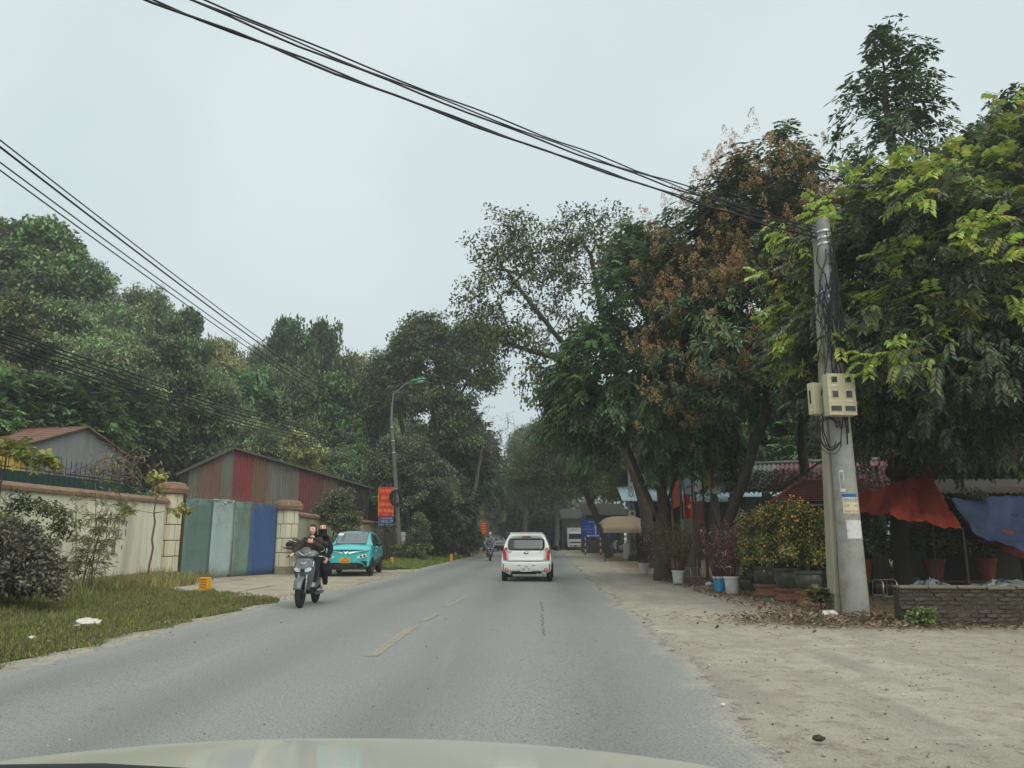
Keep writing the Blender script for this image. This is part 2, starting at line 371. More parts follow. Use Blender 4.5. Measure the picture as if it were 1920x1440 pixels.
for y0, y1 in ((-8.0, 21.0), (33.5, 60.0)):
    strip('grass_verge', lambda Y: -12.4, lambda Y: float(road_edges(Y)[0]) - 0.12 + 0.22 * wob(Y * 1.6, 8) - (0 if Y < 18 or Y > 36 else (Y - 18) * 1.3 if Y < 30 else (36 - Y) * 1.6),
          [float(y) for y in np.arange(y0, y1 + 0.01, 0.4)], 24, lambda X, Y, t: vz(X, Y, 1 - t), M_TURF)
M_CONC = mat('drive_concrete', srgb(168, 160, 142), 0.9, 0.12, 1.2, 0.4, 50, dirt=srgb(118, 108, 88), dirt_amt=0.6, dscale=0.9)
dr = thing('driveway', 'cracked pale concrete drive in front of the patched metal gate', 'driveway'); dr['kind'] = 'structure'
slabs = [(-5.05, 19.4), (-4.78, 23.0), (-4.55, 26.6), (-4.35, 30.2), (-4.1, 34.4)]
for k in range(4):
    (xa, ya), (xb, yb) = slabs[k], slabs[k + 1]
    for c in range(3):
        f0, f1 = c / 3, (c + 1) / 3
        q = lambda x, y, f: (x + (-11.4 - x) * f, y + 0.45 * f, 0)
        pts = [q(xa, ya, f0), q(xb, yb, f0), q(xb, yb, f1), q(xa, ya, f1)]
        cx = sum(p[0] for p in pts) / 4; cyy = sum(p[1] for p in pts) / 4
        pts = [(cx + (p[0] - cx) * 0.992 + random.uniform(-.03, .03), cyy + (p[1] - cyy) * 0.992 + random.uniform(-.03, .03), 0.0) for p in pts]
        z = 0.010 * ((k * 3 + c) % 2) + 0.006 + 0.012 * c
        mb = MB(); mb.prism([(p[0], p[1], -0.05) for p in pts], (0, 0, 0.05 + z)); mb.build('slab', M_CONC, dr, bevel=0.012)
# worn yellowish lane dashes
M_PAINT = bpy.data.materials.new('worn_paint'); M_PAINT.use_nodes = True
_nt = M_PAINT.node_tree; _b = _nt.nodes['Principled BSDF']; _tc = _nt.nodes.new('ShaderNodeTexCoord')
_c1 = mixc(_nt, ramp(_nt, noise(_nt, _tc.outputs['Object'], 9, 7, 0.8), 0.4, 0.58), srgb(132, 132, 126), srgb(162, 152, 130))
_nt.links.new(_c1, _b.inputs['Base Color']); _b.inputs['Roughness'].default_value = 0.8
def road_z(X, Y):
    a, b = LE(Y), RE(Y); t = (X - a) / (b - a); return 0.008 + 0.03 * (1 - (2 * t - 1) ** 2)
lane = thing('lane_marking', 'worn yellow dashed centre line painted on the asphalt', 'lane marking'); lane['kind'] = 'structure'
for p0, p1, w in (((697, 1237), (776, 1178), .15), ((793, 1169), (818, 1156), .12), ((836, 1141), (873, 1123), .13), ((905, 1095), (922, 1082), .12)):
    a, b = G(*p0), G(*p1); n = 14; mb = MB()
    def fn(u, v, a=a, b=b, w=w):
        p = a.lerp(b, v); x = p.x + (u - 0.5) * w * (1 + 0.22 * math.sin(v * 31 + u * 5)) + 0.012 * math.sin(v * 47)
        return (x, p.y, road_z(x, p.y) + 0.005)
    mb.grid(fn, 3, n); mb.build('dash', M_PAINT, lane)
ck = thing('road_crack', 'dark broken crack running along the right lane', 'crack'); ck['kind'] = 'structure'; M_CRK = mat('crack_dark', srgb(92, 92, 90), .9)
for (pa, pb_) in (((1014, 1132), (1018, 1150)), ((1016, 1156), (1019, 1178)), ((1018, 1182), (1020, 1196))):
    a, b = G(*pa), G(*pb_); mb = MB()
    mb.grid(lambda u, v: ((p := a.lerp(b, v)).x + (u - .5) * (.014 + .010 * math.sin(v * 23)) + .02 * math.sin(v * 17 + a.y), p.y, road_z(p.x, p.y) + .004), 1, 18); mb.build('crack', M_CRK, ck)
# wooded hill on the left
def hill_z(X, Y):
    z = 0.7 * (-X - 17) * (1 if X < -17 else 0)
    z = min(z, 15 + 0.02 * (-X)); k = max(0.0, 1 - max(0, Y - 75) / 60)
    return max(-0.4, z * k + 0.6 * wob(X * 0.3, Y * 0.25) * (1 if X < -19 else 0)) if X < -16.5 else -0.4
mb = MB(); mb.grid(lambda u, v: (-95 + 79 * u, -5 + 165 * v, hill_z(-95 + 79 * u, -5 + 165 * v)), 44, 60)
tag(mb.build('hill', M_FLOOR, smooth=True), kind='structure')
# ================================================================== TREES
def unit(a): return a / np.maximum(np.linalg.norm(a, axis=-1, keepdims=True), 1e-9)
def leaf_arrays(P, D, N, L, W, C, fold=0.25, droop=0.12):
    """one folded leaf of two triangles pairs per row: base, left, tip, right"""
    D = unit(D); S = unit(np.cross(D, N)); N2 = np.cross(S, D)
    L = L[:, None]; W = W[:, None]
    b = P; m = P + D * L * 0.5
    l = m + S * W + N2 * W * fold; r = m - S * W + N2 * W * fold
    t = P + D * L - np.array([0, 0, 1.0]) * L * droop
    V = np.stack([b, l, t, r], 1).reshape(-1, 3)
    i = np.arange(len(P))[:, None] * 4
    Fc = np.concatenate([i + [0, 1, 2], i + [0, 2, 3]], 1).reshape(-1, 3)
    return V, Fc, np.repeat(C, 4, axis=0)
def colvar(base, n, rng, amt=0.25, hue=0.12):
    c = np.array(base)[None] * np.array([1.86, 1.72, 1.5]) * (1 + rng.normal(0, amt, (n, 1)).clip(-0.6, 0.8))
    c = c * (1 + rng.normal(0, hue, (n, 3)).clip(-0.4, 0.4)); return c.clip(0.002, 1)
def blob_points(blobs, rng, spread=0.5, shell=0.5, power=2.0):
    out = []
    for cx, cy_, cz, rx, ry, rz, n in blobs:
        k = n * 6; d = unit(rng.normal(size=(k, 3))); d[:, 2] = np.where(d[:, 2] < -0.55, -d[:, 2], d[:, 2])
        fr = shell + (1 - shell) * rng.random(k) ** (1 / power)
        fr *= 1 + 0.16 * np.sin(d[:, 0] * 5 + cx) * np.cos(d[:, 1] * 4 + cz) + 0.10 * np.sin(d[:, 2] * 9 + cy_)
        p = d * fr[:, None] * np.array([rx, ry, rz]) + np.array([cx, cy_, cz])
        keep = []; mind = spread * ((rx * ry * rz) ** (1 / 3)) * 2.2 / max(1, n) ** 0.42
        for q in p:
            if all(np.abs(q - w).sum() > mind for w in keep[-60:]): keep.append(q)
            if len(keep) >= n: break
        out.append(np.array(keep))
    return np.concatenate(out)
def grow(trunks, targets, rng, r_base, r_tip=0.006, step=0.5, jit=0.06, up=0.35, expo=2.3):
    pos = []; par = []
    for tr in trunks:
        tr = [np.array(p, float) for p in tr]; prev = -1
        if pos:                                          # limb springs from the nearest existing wood
            d = np.linalg.norm(np.array(pos) - tr[0], axis=1); prev = int(d.argmin())
        for a, b in zip(tr[:-1], tr[1:]):
            k = max(1, int(np.linalg.norm(b - a) / step))
            for i in range(k):
                p = a + (b - a) * (i / k) + (rng.normal(0, jit * 0.5, 3) * np.array([1, 1, 0.3]) if i else 0)
                pos.append(p); par.append(prev); prev = len(pos) - 1
        pos.append(tr[-1]); par.append(prev)
    pos = [np.array(p) for p in pos]; n0 = len(pos)
    arr = np.array(pos); zmin = arr[:, 2].min() + 0.38 * (arr[:, 2].max() - arr[:, 2].min())
    d0 = np.array([np.linalg.norm(arr - t, axis=1).min() for t in targets]); order = d0.argsort()
    buf = np.zeros((n0 + len(targets) * 24, 3)); buf[:n0] = arr; cnt = n0
    for ti in order:
        t = targets[ti]; A_ = buf[:cnt]; df = t - A_; d = np.linalg.norm(df, axis=1)
        cost = d + up * np.maximum(0, A_[:, 2] - t[2]) + np.where(A_[:, 2] < zmin, 50, 0)
        j = int(cost.argmin()); k = max(1, min(20, int(d[j] / step))); a = A_[j].copy(); prev = j
        bend = rng.normal(0, jit * d[j], 3); bend[2] += 0.08 * d[j]
        for i in range(1, k + 1):
            f = i / k; p = a + (t - a) * f + bend * math.sin(math.pi * f) * 0.6 + (rng.normal(0, jit * 0.5, 3) if i < k else 0)
            buf[cnt] = p; par.append(prev); prev = cnt; cnt += 1
    pos = buf[:cnt]; rad = np.zeros(cnt); nch = np.zeros(cnt, int)
    for i in range(cnt - 1, -1, -1):
        if nch[i] == 0: rad[i] = r_tip ** expo
        if par[i] >= 0: rad[par[i]] += rad[i]; nch[par[i]] += 1
    rad = rad ** (1 / expo); s = r_base / rad[0]
    rad = np.maximum(rad * s ** np.clip((np.log(rad / r_tip) / max(1e-6, math.log(rad[0] / r_tip))), 0, 1), r_tip)
    # chains
    mb = MB(); done = np.zeros(cnt, bool)
    for i in range(cnt - 1, -1, -1):
        if done[i]: continue
        ch = [i]; done[i] = True; j = par[i]
        while j >= 0:
            ch.append(j)
            if done[j]: break
            done[j] = True; j = par[j]
        ch = ch[::-1]
        if len(ch) < 2: continue
        rr = [rad[c] for c in ch]
        if par[ch[0]] >= 0 or ch[0] != 0: rr[0] = min(rr[0], rr[1] * 1.15)
        if ch[0] == 0: rr[0] *= 1.35
        n = 12 if max(rr) > 0.09 else 6 if max(rr) > 0.03 else 4 if max(rr) > 0.012 else 3
        mb.tube([pos[c] for c in ch], rr, n, caps=False)
    return mb
def clump_leaves(T, rng, style, center, n_per, rc, L, W, col, amt=0.25, clump_var=0.22, droop=0.5, updir=0.6, squash=0.75):
    K = len(T); ct = np.repeat(1 + rng.normal(0, clump_var, K).clip(-0.5, 0.6), n_per); base = np.repeat(T, n_per, axis=0)
    out = unit(base - np.array(center)); n = len(base)
    if style == 'small':
        g = rng.normal(0, 1, (n, 3)); g = unit(g) * (rng.random((n, 1)) ** 0.45)
        P = base + g * np.array([rc, rc, rc * squash])
        D = unit(rng.normal(0, 1, (n, 3)) + out * 0.6 - np.array([0, 0, droop]))
        N = unit(rng.normal(0, 0.55, (n, 3)) + np.array([0, 0, updir + 0.4]) + out * 0.5)
    elif style == 'rosette':
        k = 8; q = max(1, n_per // k); base = np.repeat(np.repeat(T, q, axis=0), k, axis=0); n = len(base); out = unit(base - np.array(center))
        ct = np.repeat(1 + rng.normal(0, clump_var, K).clip(-0.5, 0.6), q * k)
        g = rng.normal(0, 1, (K * q, 3)); g = unit(g) * (rng.random((K * q, 1)) ** 0.5) * np.array([rc, rc, rc * squash])
        P = base + np.repeat(g, k, axis=0)
        axis = unit(out * 0.8 + np.repeat(unit(g) * 0.5, k, axis=0) + np.array([0, 0, updir]))
        rnd = rng.normal(0, 1, (n, 3)); perp = unit(rnd - axis * (rnd * axis).sum(1, keepdims=True))
        D = unit(axis * 0.45 + perp - np.array([0, 0, droop])); N = unit(axis + np.array([0, 0, 0.6]) + rng.normal(0, .15, (n, 3)))
        P = P + D * 0.02
    elif style == 'pinnate':
        k = 10; q = max(1, n_per // k); base = np.repeat(np.repeat(T, q, axis=0), k, axis=0); n = len(base); out = unit(base - np.array(center))
        ct = np.repeat(1 + rng.normal(0, clump_var, K).clip(-0.5, 0.6), q * k)
        g = rng.normal(0, 1, (K * q, 3)); g = unit(g) * (rng.random((K * q, 1)) ** 0.5) * np.array([rc, rc, rc * squash])
        ax = unit(unit(T.repeat(q, 0) - np.array(center)) * 0.9 + rng.normal(0, 0.55, (K * q, 3)) + np.array([0, 0, 0.25 - droop * 0.6]))
        side = unit(np.cross(ax, np.array([0, 0, 1.0]) + rng.normal(0, .2, (K * q, 3))))
        i = np.tile(np.arange(k), K * q); f = (i // 2 + 0.6) / (k / 2); sg = np.where(i % 2 == 0, 1, -1)[:, None]
        AX = ax.repeat(k, 0); SD = side.repeat(k, 0); rl = L * 2.0
        P = base + np.repeat(g, k, axis=0) + AX * (f * rl)[:, None] - np.array([0, 0, 1.0]) * (f ** 2 * rl * droop * 0.5)[:, None]
        D = unit(SD * sg * 0.85 + AX * 0.55 - np.array([0, 0, droop * 0.7])); N = unit(np.cross(AX, SD) * np.sign(np.cross(AX, SD)[:, 2:3] + 1e-6) + rng.normal(0, .15, (n, 3)))
    LL = L * rng.uniform(0.7, 1.2, n); WW = W * rng.uniform(0.75, 1.2, n)
    C = colvar(col, n, rng, amt) * ct[:, None]
    return leaf_arrays(P, D, N, LL, WW, C.clip(0.002, 1))
def join_np(parts):
    V, Fc, C = [], [], []; o = 0
    for v, f, c in parts: V.append(v); Fc.append(f + o); C.append(c); o += len(v)
    return np.concatenate(V), np.concatenate(Fc), np.concatenate(C)
M_BARK = mat('bark', srgb(74, 64, 54), 0.9, 0.3, 5, 0.9, 18, dirt=srgb(112, 108, 98), dirt_amt=0.3, dscale=3)
M_BARKP = mat('bark_pale', srgb(112, 104, 92), 0.9, 0.3, 5, 0.9, 18, dirt=srgb(78, 72, 62), dirt_amt=0.4, dscale=3)
M_LEAF = leaf_mat('foliage', vary=0.36); M_LEAFG = leaf_mat('foliage_glossy', 0.38, 0.18, 0.12, 0.45)
def tree_parts(root, trunks, blobs, rng, r_base, leaf, bark=None, r_tip=0.006, step=0.5, spread=0.5, shell=0.5, extra=None, lm=None, name='crown', jit=0.06, bare=0):
    T = blob_points(blobs, rng, spread, shell)
    ctr = np.average(np.array([b[:3] for b in blobs]), axis=0, weights=[b[6] for b in blobs]); ctr[2] -= 0.5
    TT = T if not bare else np.concatenate([T, blob_points([(*b[:6], bare) for b in blobs], rng, spread, 0.7)])
    w = grow(trunks, TT, rng, r_base, r_tip, step, jit)
    w.build('trunk', bark or M_BARK, root, smooth=True)
    me = np_mesh(name, *(lambda a: (a[0], a[1]))(x := clump_leaves(T, rng, center=ctr, **leaf)), lm or M_LEAF, x[2])
    link(bpy.data.objects.new(name, me), root)
    if extra is not None: extra(root, T, ctr, rng)
    return T
GR = dict(dark=srgb(52, 66, 46), mid=srgb(66, 82, 54), grey=srgb(78, 90, 72), olive=srgb(84, 86, 54), lime=srgb(150, 172, 72), brown=srgb(104, 84, 56))
# ---- the near right tree with bright new leaves
def sprigs(T, sel, rng, ctr, col, n, L, W, name, root, off=0.35):
    S = T[sel] + unit(T[sel] - ctr) * off
    x = clump_leaves(S, rng, 'pinnate', ctr, n, 0.38, L, W, col, 0.2, 0.15, droop=0.75, updir=0.5)
    link(bpy.data.objects.new(name, np_mesh(name, x[0], x[1], M_LEAFY, x[2])), root)
M_LEAFY = leaf_mat('new_foliage', 0.42, 0.35, 0.1, 0.35)
def new_tree(name, label, loc, rz=0.0, group=None, cat='tree'): return thing(name, label, cat, loc, rz, group)
rng = np.random.default_rng(11)
t = new_tree('longan_tree', 'big dark tree with bright yellow-green new leaves right of the twin pole', (9.3, 18.8, 0))
def ex1(root, T, ctr, rng):
    d = unit(T - ctr); side = (d[:, 0] < 0.8) & (d[:, 1] < 0.5) & (T[:, 2] > 4.6)
    s = np.where(side & (rng.random(len(T)) < 0.9 + 0.3 * np.sin(T[:, 2] * 2.3 + T[:, 0])))[0]; rng.shuffle(s); k = int(len(s) * .62)
    sprigs(T, s[:k], rng, ctr, srgb(136, 152, 76), 90, 0.18, 0.042, 'new_leaves', root, 0.34)
    sprigs(T, s[k:], rng, ctr, srgb(104, 114, 66), 70, 0.16, 0.036, 'young_leaves', root, 0.22)
OX, OY = -.75, -2.4
ob = lambda L: [(x + OX, y + OY, *r) for x, y, *r in L]
tree_parts(t, [[(0, 0, 0), (-.05, -.1, 1.6), (-.1, -.5, 3.0), (-.5, -1.4, 5.0), (-.4, -2.2, 7.4)], ob([(.3, 1.6, 2.9), (-.8, -.4, 4.2), (-1.5, -1.0, 6)]), ob([(.4, 1.5, 3), (1.4, -.3, 4.6), (2.6, -.8, 6.2)])],
   ob([(0.3, 0, 6.6, 2.7, 3.2, 2.7, 120), (2.6, -.4, 7.4, 2.6, 3, 2.7, 110), (-.5, -.6, 4.9, 1.9, 2.4, 1.5, 60), (1.6, -1.2, 4.6, 2.6, 2.3, 1.6, 70), (5, 0.3, 7.2, 2.4, 3, 3, 70), (1.2, .8, 8.6, 2.2, 2.2, 1.5, 50), (3.6, -.6, 9.3, 2.4, 2.4, 1.6, 50), (3.2, -1.0, 4.2, 2.4, 1.8, 1.3, 40), (0.6, .6, 3.5, 2.2, 1.6, .7, 26), (1.9, -1.2, 3.6, 1.8, 1.0, .7, 26)]),
   rng, 0.20, dict(style='pinnate', n_per=170, rc=0.62, L=0.165, W=0.029, col=srgb(60, 70, 52), droop=0.8, clump_var=0.32), extra=ex1, lm=M_LEAFG, shell=0.5, bark=mat('bark_dark', srgb(52, 46, 40), .95, .3, 5, .9, 18))
# ---- mango with orange flower panicles
rng = np.random.default_rng(12)
def panicles(root, T, ctr, rng):
    d = unit(T - ctr); s = np.where((rng.random(len(T)) < 0.8) & (d[:, 1] < 0.6) & (T[:, 2] > 4.2))[0]
    parts = []
    for i in s:
        for _ in range(rng.integers(3, 7)):
            b = T[i] + d[i] * 0.35 + rng.normal(0, 0.3, 3); ax = unit(d[i] * 0.5 + np.array([0, 0, 0.9]) + rng.normal(0, .3, 3)); h = rng.uniform(.3, .55); k = 60
            f = rng.random(k) ** 0.7; r = (1 - f) * h * 0.45
            rn = rng.normal(0, 1, (k, 3)); rn = unit(rn - ax * (rn @ ax)[:, None])
            P = b + ax * (f * h)[:, None] + rn * (r * rng.random(k) ** 0.5)[:, None]
            parts.append(leaf_arrays(P, unit(rn + ax * 0.7 + rng.normal(0, .3, (k, 3))), rng.normal(0, 1, (k, 3)), rng.uniform(.04, .085, k), rng.uniform(.009, .018, k), colvar(srgb(146, 122, 92), k, rng, .25, .06), droop=0))
    x = join_np(parts); link(bpy.data.objects.new('flower_panicles', np_mesh('flower_panicles', x[0], x[1], M_LEAFY, x[2])), root)
t = new_tree('mango_tree', 'mango tree covered in orange-brown flower panicles behind the twin pole', (6.9, 23.0, 0))
tree_parts(t, [[(-.5, 1.5, 0), (-.45, 1.4, 1.0), (-.3, 1.2, 1.7), (.2, .6, 3.2), (.8, .1, 5.0), (1.1, 0, 7)], [(-.4, 1.3, 1.4), (-.75, 1.1, 2.3), (-.75, .9, 3.0), (-.8, .4, 4.8)], [(-.4, 1.3, 1.5), (.4, .9, 2.2), (1.4, .4, 3.0), (2.8, 0, 3.9), (3.4, 0, 5)], [(-.1, 1.0, 2.3), (.2, .8, 3.6), (.1, .5, 5.6)]],
   [(.9, 0, 9.2, 2.9, 2.8, 2.9, 130), (-.8, -.3, 6.8, 1.9, 2.2, 2.4, 75), (2.7, -.3, 6.6, 2.4, 2.5, 2.4, 80), (3.0, .2, 9.4, 2.0, 2.2, 2.2, 60), (1, -.5, 5.6, 2.8, 2.2, 1.2, 60), (1.1, 0, 12.2, 1.9, 1.6, 1.2, 40), (-1.0, .2, 9.9, 1.5, 1.6, 1.7, 40)],
   rng, 0.17, dict(style='rosette', n_per=104, rc=0.6, L=0.27, W=0.036, col=srgb(62, 82, 52), droop=0.45, clump_var=0.28), extra=panicles, lm=M_LEAFG, shell=0.55)
# ---- drooping green tree by the roadside
rng = np.random.default_rng(13)
t = new_tree('roadside_tree', 'dense green drooping tree on a forked dark trunk beside the buckets', (5.05, 26.4, 0))
tree_parts(t, [[(0, 0, 0), (0, 0, 1.6), (.05, 0, 3.0), (.1, 0, 5), (.2, 0, 8)], [(0, 0, 1.9), (-.5, .1, 3.0), (-1.1, .2, 4.6), (-1.6, .2, 6.4)], [(0, 0, 2.2), (.8, 0, 4.0), (1.6, 0, 6)]],
   [(-.3, 0, 9.8, 1.7, 1.7, 1.9, 62), (-1.7, -.1, 7.0, 1.8, 1.7, 1.6, 62), (1.0, 0, 7.0, 1.9, 1.8, 2.2, 70), (-2.6, 0, 5.6, 1.5, 1.5, 1.3, 42), (-.6, -.4, 5.2, 2.1, 1.8, 1.5, 64), (1.2, 0, 4.4, 1.7, 1.7, 1.2, 44), (-.2, 0, 11.4, 1.1, 1.1, 1.0, 24)],
   rng, 0.27, dict(style='pinnate', n_per=120, rc=0.55, L=0.24, W=0.042, col=srgb(62, 84, 54), droop=0.9, clump_var=0.3), shell=0.5)
# ---- tall sparse tree leaning over the road
rng = np.random.default_rng(14)
t = new_tree('sparse_tree', 'tall sparse tree with thin brown-green leaves leaning over the road', (6.6, 37.0, 0))
tree_parts(t, [[(0, 0, 0), (-.3, 0, 3.0), (-1.2, 0, 6.5), (-3.0, 0, 9.5), (-4.6, 0, 11.5), (-6.5, 0, 14)], [(-1.2, 0, 6.5), (-1.2, 0, 9), (-2.0, .2, 12), (-2.6, 0, 15.5)], [(-2.6, 0, 9), (-4.6, .2, 10.2), (-7.5, 0, 11)], [(-.6, 0, 5), (.6, 0, 9), (.8, .4, 13.5)]],
   [(-5.6, 0, 13.4, 3.0, 2.6, 3.4, 120), (-2.2, 0, 14.8, 2.9, 2.6, 3.0, 120), (.8, 0, 13.6, 2.5, 2.4, 2.8, 85), (-6.6, 0, 10.2, 2.0, 2.0, 1.6, 46), (-4.6, 0, 8.4, 2.0, 1.8, 1.4, 40), (3.0, 0, 13.0, 2.0, 2, 2.6, 66), (-8.3, 0, 11.6, 1.5, 1.8, 1.8, 36), (-6.8, 0, 15.6, 2.0, 2, 2.2, 50), (-3.6, 0, 11, 2.2, 2, 1.6, 36)],
   rng, 0.30, dict(style='small', n_per=30, rc=0.62, L=0.21, W=0.058, col=srgb(76, 86, 56), droop=1.0, clump_var=0.25, amt=0.3), r_tip=0.012, shell=0.25, bare=34, spread=0.55)
# ---- tall young trees rising behind the right-hand crowns
rng = np.random.default_rng(15)
def young(name, label, loc, h, r, n, col, seed, L=0.22):
    rg = np.random.default_rng(seed); t = new_tree(name, label, loc)
    tree_parts(t, [[(0, 0, 0), (.1, 0, h * .4), (.05, .1, h * .8), (0, 0, h * .97)]],
       [(0, 0, h * .8, r, r, h * .12, n), (r * .25, 0, h * .9, r * .7, r * .7, h * .08, n // 2), (-r * .2, 0, h * .7, r * .9, r * .9, h * .1, n // 2), (.1, 0, h * .97, r * .35, r * .35, h * .05, n // 5)],
       rg, 0.16, dict(style='rosette', n_per=64, rc=0.42, L=L, W=0.034, col=col, droop=0.3, clump_var=0.3), shell=0.15, r_tip=0.008)
young('slender_tree', 'tall slender tree rising highest above the right-hand crowns', (10.5, 19.6, 0), 15.4, 1.55, 52, srgb(66, 84, 58), 151)
young('slender_tree', 'slender tree top poking out above the orange mango flowers', (9.6, 25.5, 0), 16.0, 1.5, 46, srgb(82, 104, 66), 152)
young('slender_tree', 'slender pale tree at the left shoulder of the orange mango', (8.6, 29.5, 0), 15.0, 1.5, 44, srgb(84, 104, 70), 153)
young('slender_tree', 'small dark tree top at the far right edge above the lime leaves', (13.6, 19.2, 0), 13.2, 1.7, 60, srgb(60, 78, 50), 154)
# ---- feathery leaning tree by the blue sign
rng = np.random.default_rng(16)
b0 = G(1143, 1046); t = new_tree('leaning_tree', 'feathery tree on a thin trunk leaning left across the blue road sign', (b0.x, b0.y, 0))
tree_parts(t, [[(0, 0, 0), (-.6, 0, 2.2), (-1.6, 0, 4.6), (-2.4, 0, 6.4), (-2.8, 0, 7.6)], [(-1.2, 0, 3.8), (-.4, 0, 5.6), (.6, 0, 7.0)], [(-1.6, 0, 4.6), (-3.6, .2, 6), (-5.0, 0, 6.6)]],
   [(-2.4, 0, 7.0, 2.6, 2.4, 1.5, 80), (-5.0, 0, 6.6, 2.0, 2.2, 1.5, 60), (.4, 0, 6.8, 2.0, 2.2, 1.6, 60), (-3.6, 0, 8.8, 1.7, 2, 1.2, 40), (-1.6, -.5, 5.0, 2.6, 2, .9, 50), (-5.6, 0, 4.9, 1.3, 1.5, .9, 24)],
   rng, 0.24, dict(style='small', n_per=150, rc=0.75, L=0.2, W=0.035, col=srgb(70, 84, 50), droop=0.4, clump_var=0.25), shell=0.3, r_tip=0.01)
# ---- left: tall roadside tree, round small-leaved tree, dense dark trees, bare branches
rng = np.random.default_rng(17)
t = new_tree('tall_tree', 'tall open-crowned tree behind the green street lamp', (-6.6, 56.0, 0))
tree_parts(t, [[(0, 0, 0), (0, 0, 4), (.3, 0, 7), (.8, 0, 10), (1.0, 0, 14)], [(.2, 0, 6), (-1.4, 0, 9), (-2.2, .2, 12.5)], [(.6, 0, 8.4), (2.4, 0, 11), (3.4, 0, 13)]],
   [(.2, 0, 15.2, 2.8, 2.8, 2.2, 120), (-2.0, 0, 12.6, 2.6, 2.6, 2.0, 90), (3.0, 0, 13.4, 2.6, 2.4, 2.4, 90), (.6, 0, 11, 3.0, 2.6, 1.4, 70), (4.0, 0, 16.0, 1.8, 1.8, 1.4, 46), (2, 0, 8.6, 2.6, 2.2, 1.4, 56), (-3.8, 0, 11, 1.7, 1.8, 1.4, 40)],
   rng, 0.34, dict(style='small', n_per=88, rc=0.8, L=0.27, W=0.075, col=srgb(80, 94, 62), droop=0.6, clump_var=0.28), shell=0.3, r_tip=0.012, bare=6)
rng = np.random.default_rng(18)
t = new_tree('round_tree', 'round grey-green small-leaved tree around the lamp pole and red banner', (-6.4, 47.6, 0))
tree_parts(t, [[(0, 0, 0), (.1, 0, 1.6), (0, 0, 3.0), (0, 0, 5.4)], [(.05, 0, 1.5), (.5, 0, 2.6), (.9, 0, 4)]],
   [(-.2, 0, 5.8, 1.9, 1.8, 1.7, 90), (1.1, .1, 4.9, 1.6, 1.6, 1.5, 70), (-1.5, 0, 4.9, 1.3, 1.5, 1.3, 50), (.4, 0, 3.8, 1.9, 1.6, .9, 46), (2.2, 0, 4.1, 1.0, 1.1, 1.0, 30)],
   rng, 0.14, dict(style='small', n_per=120, rc=0.5, L=0.16, W=0.046, col=srgb(92, 102, 82), droop=0.0, clump_var=0.2, amt=0.35), shell=0.4, lm=M_LEAFG)
rng = np.random.default_rng(19)
for (px, Y, top, lab, sd) in ((872, 62, 760, 'dense dark drooping tree left of the far motorbike', 191), (822, 52.5, 880, 'thick lichen-spotted trunk tree beside the cream wall end', 192)):
    p = A(px, 1000, Y); rg = np.random.default_rng(sd); H = A(px, top, Y).z
    t = new_tree('dark_tree', lab, (p.x, Y, 0))
    tree_parts(t, [[(0, 0, 0), (.1, 0, 2), (0, 0, 4), (.1, 0, H * .8)]],
       [(0, 0, H * .72, 2.2, 2.2, H * .26, 90), (.5, -.4, H * .48, 1.7, 1.9, H * .24, 80), (-1.0, 0, H * .5, 1.6, 1.9, H * .2, 60), (-.6, -.8, H * .27, 1.3, 1.4, H * .13, 40)],
       rg, 0.33, dict(style='pinnate', n_per=80, rc=0.6, L=0.26, W=0.055, col=srgb(48, 58, 44), droop=0.8, clump_var=0.3), shell=0.45, r_tip=0.01)
def bare_tree(label, loc, h, sd, lean=0.4):
    rg = np.random.default_rng(sd); t = new_tree('bare_tree', label, loc)
    T = blob_points([(lean * 2, 0, h * .78, h * .28, h * .2, h * .24, 110)], rg, 0.4, 0.2)
    grow([[(0, 0, 0), (.1, 0, h * .3), (lean, 0, h * .55), (lean * 1.6, 0, h * .8)]], T, rg, 0.14, 0.011, 0.5, 0.09).build('trunk', M_BARKP, t, smooth=True)
    x = clump_leaves(T[::2], rg, 'small', (0, 0, h * .5), 9, 0.5, 0.2, 0.03, srgb(92, 84, 62), 0.3, droop=0.8)
    link(bpy.data.objects.new('crown', np_mesh('crown', x[0], x[1], M_LEAF, x[2])), t)
bare_tree('nearly bare twiggy tree against the sky gap over the road', (-3.4, 58, 0), 11.0, 201, 0.8)
bare_tree('bare pale thicket tree behind the wall left of the gate pillar', (-14.6, 27.5, 0), 4.6, 202, 0.3)
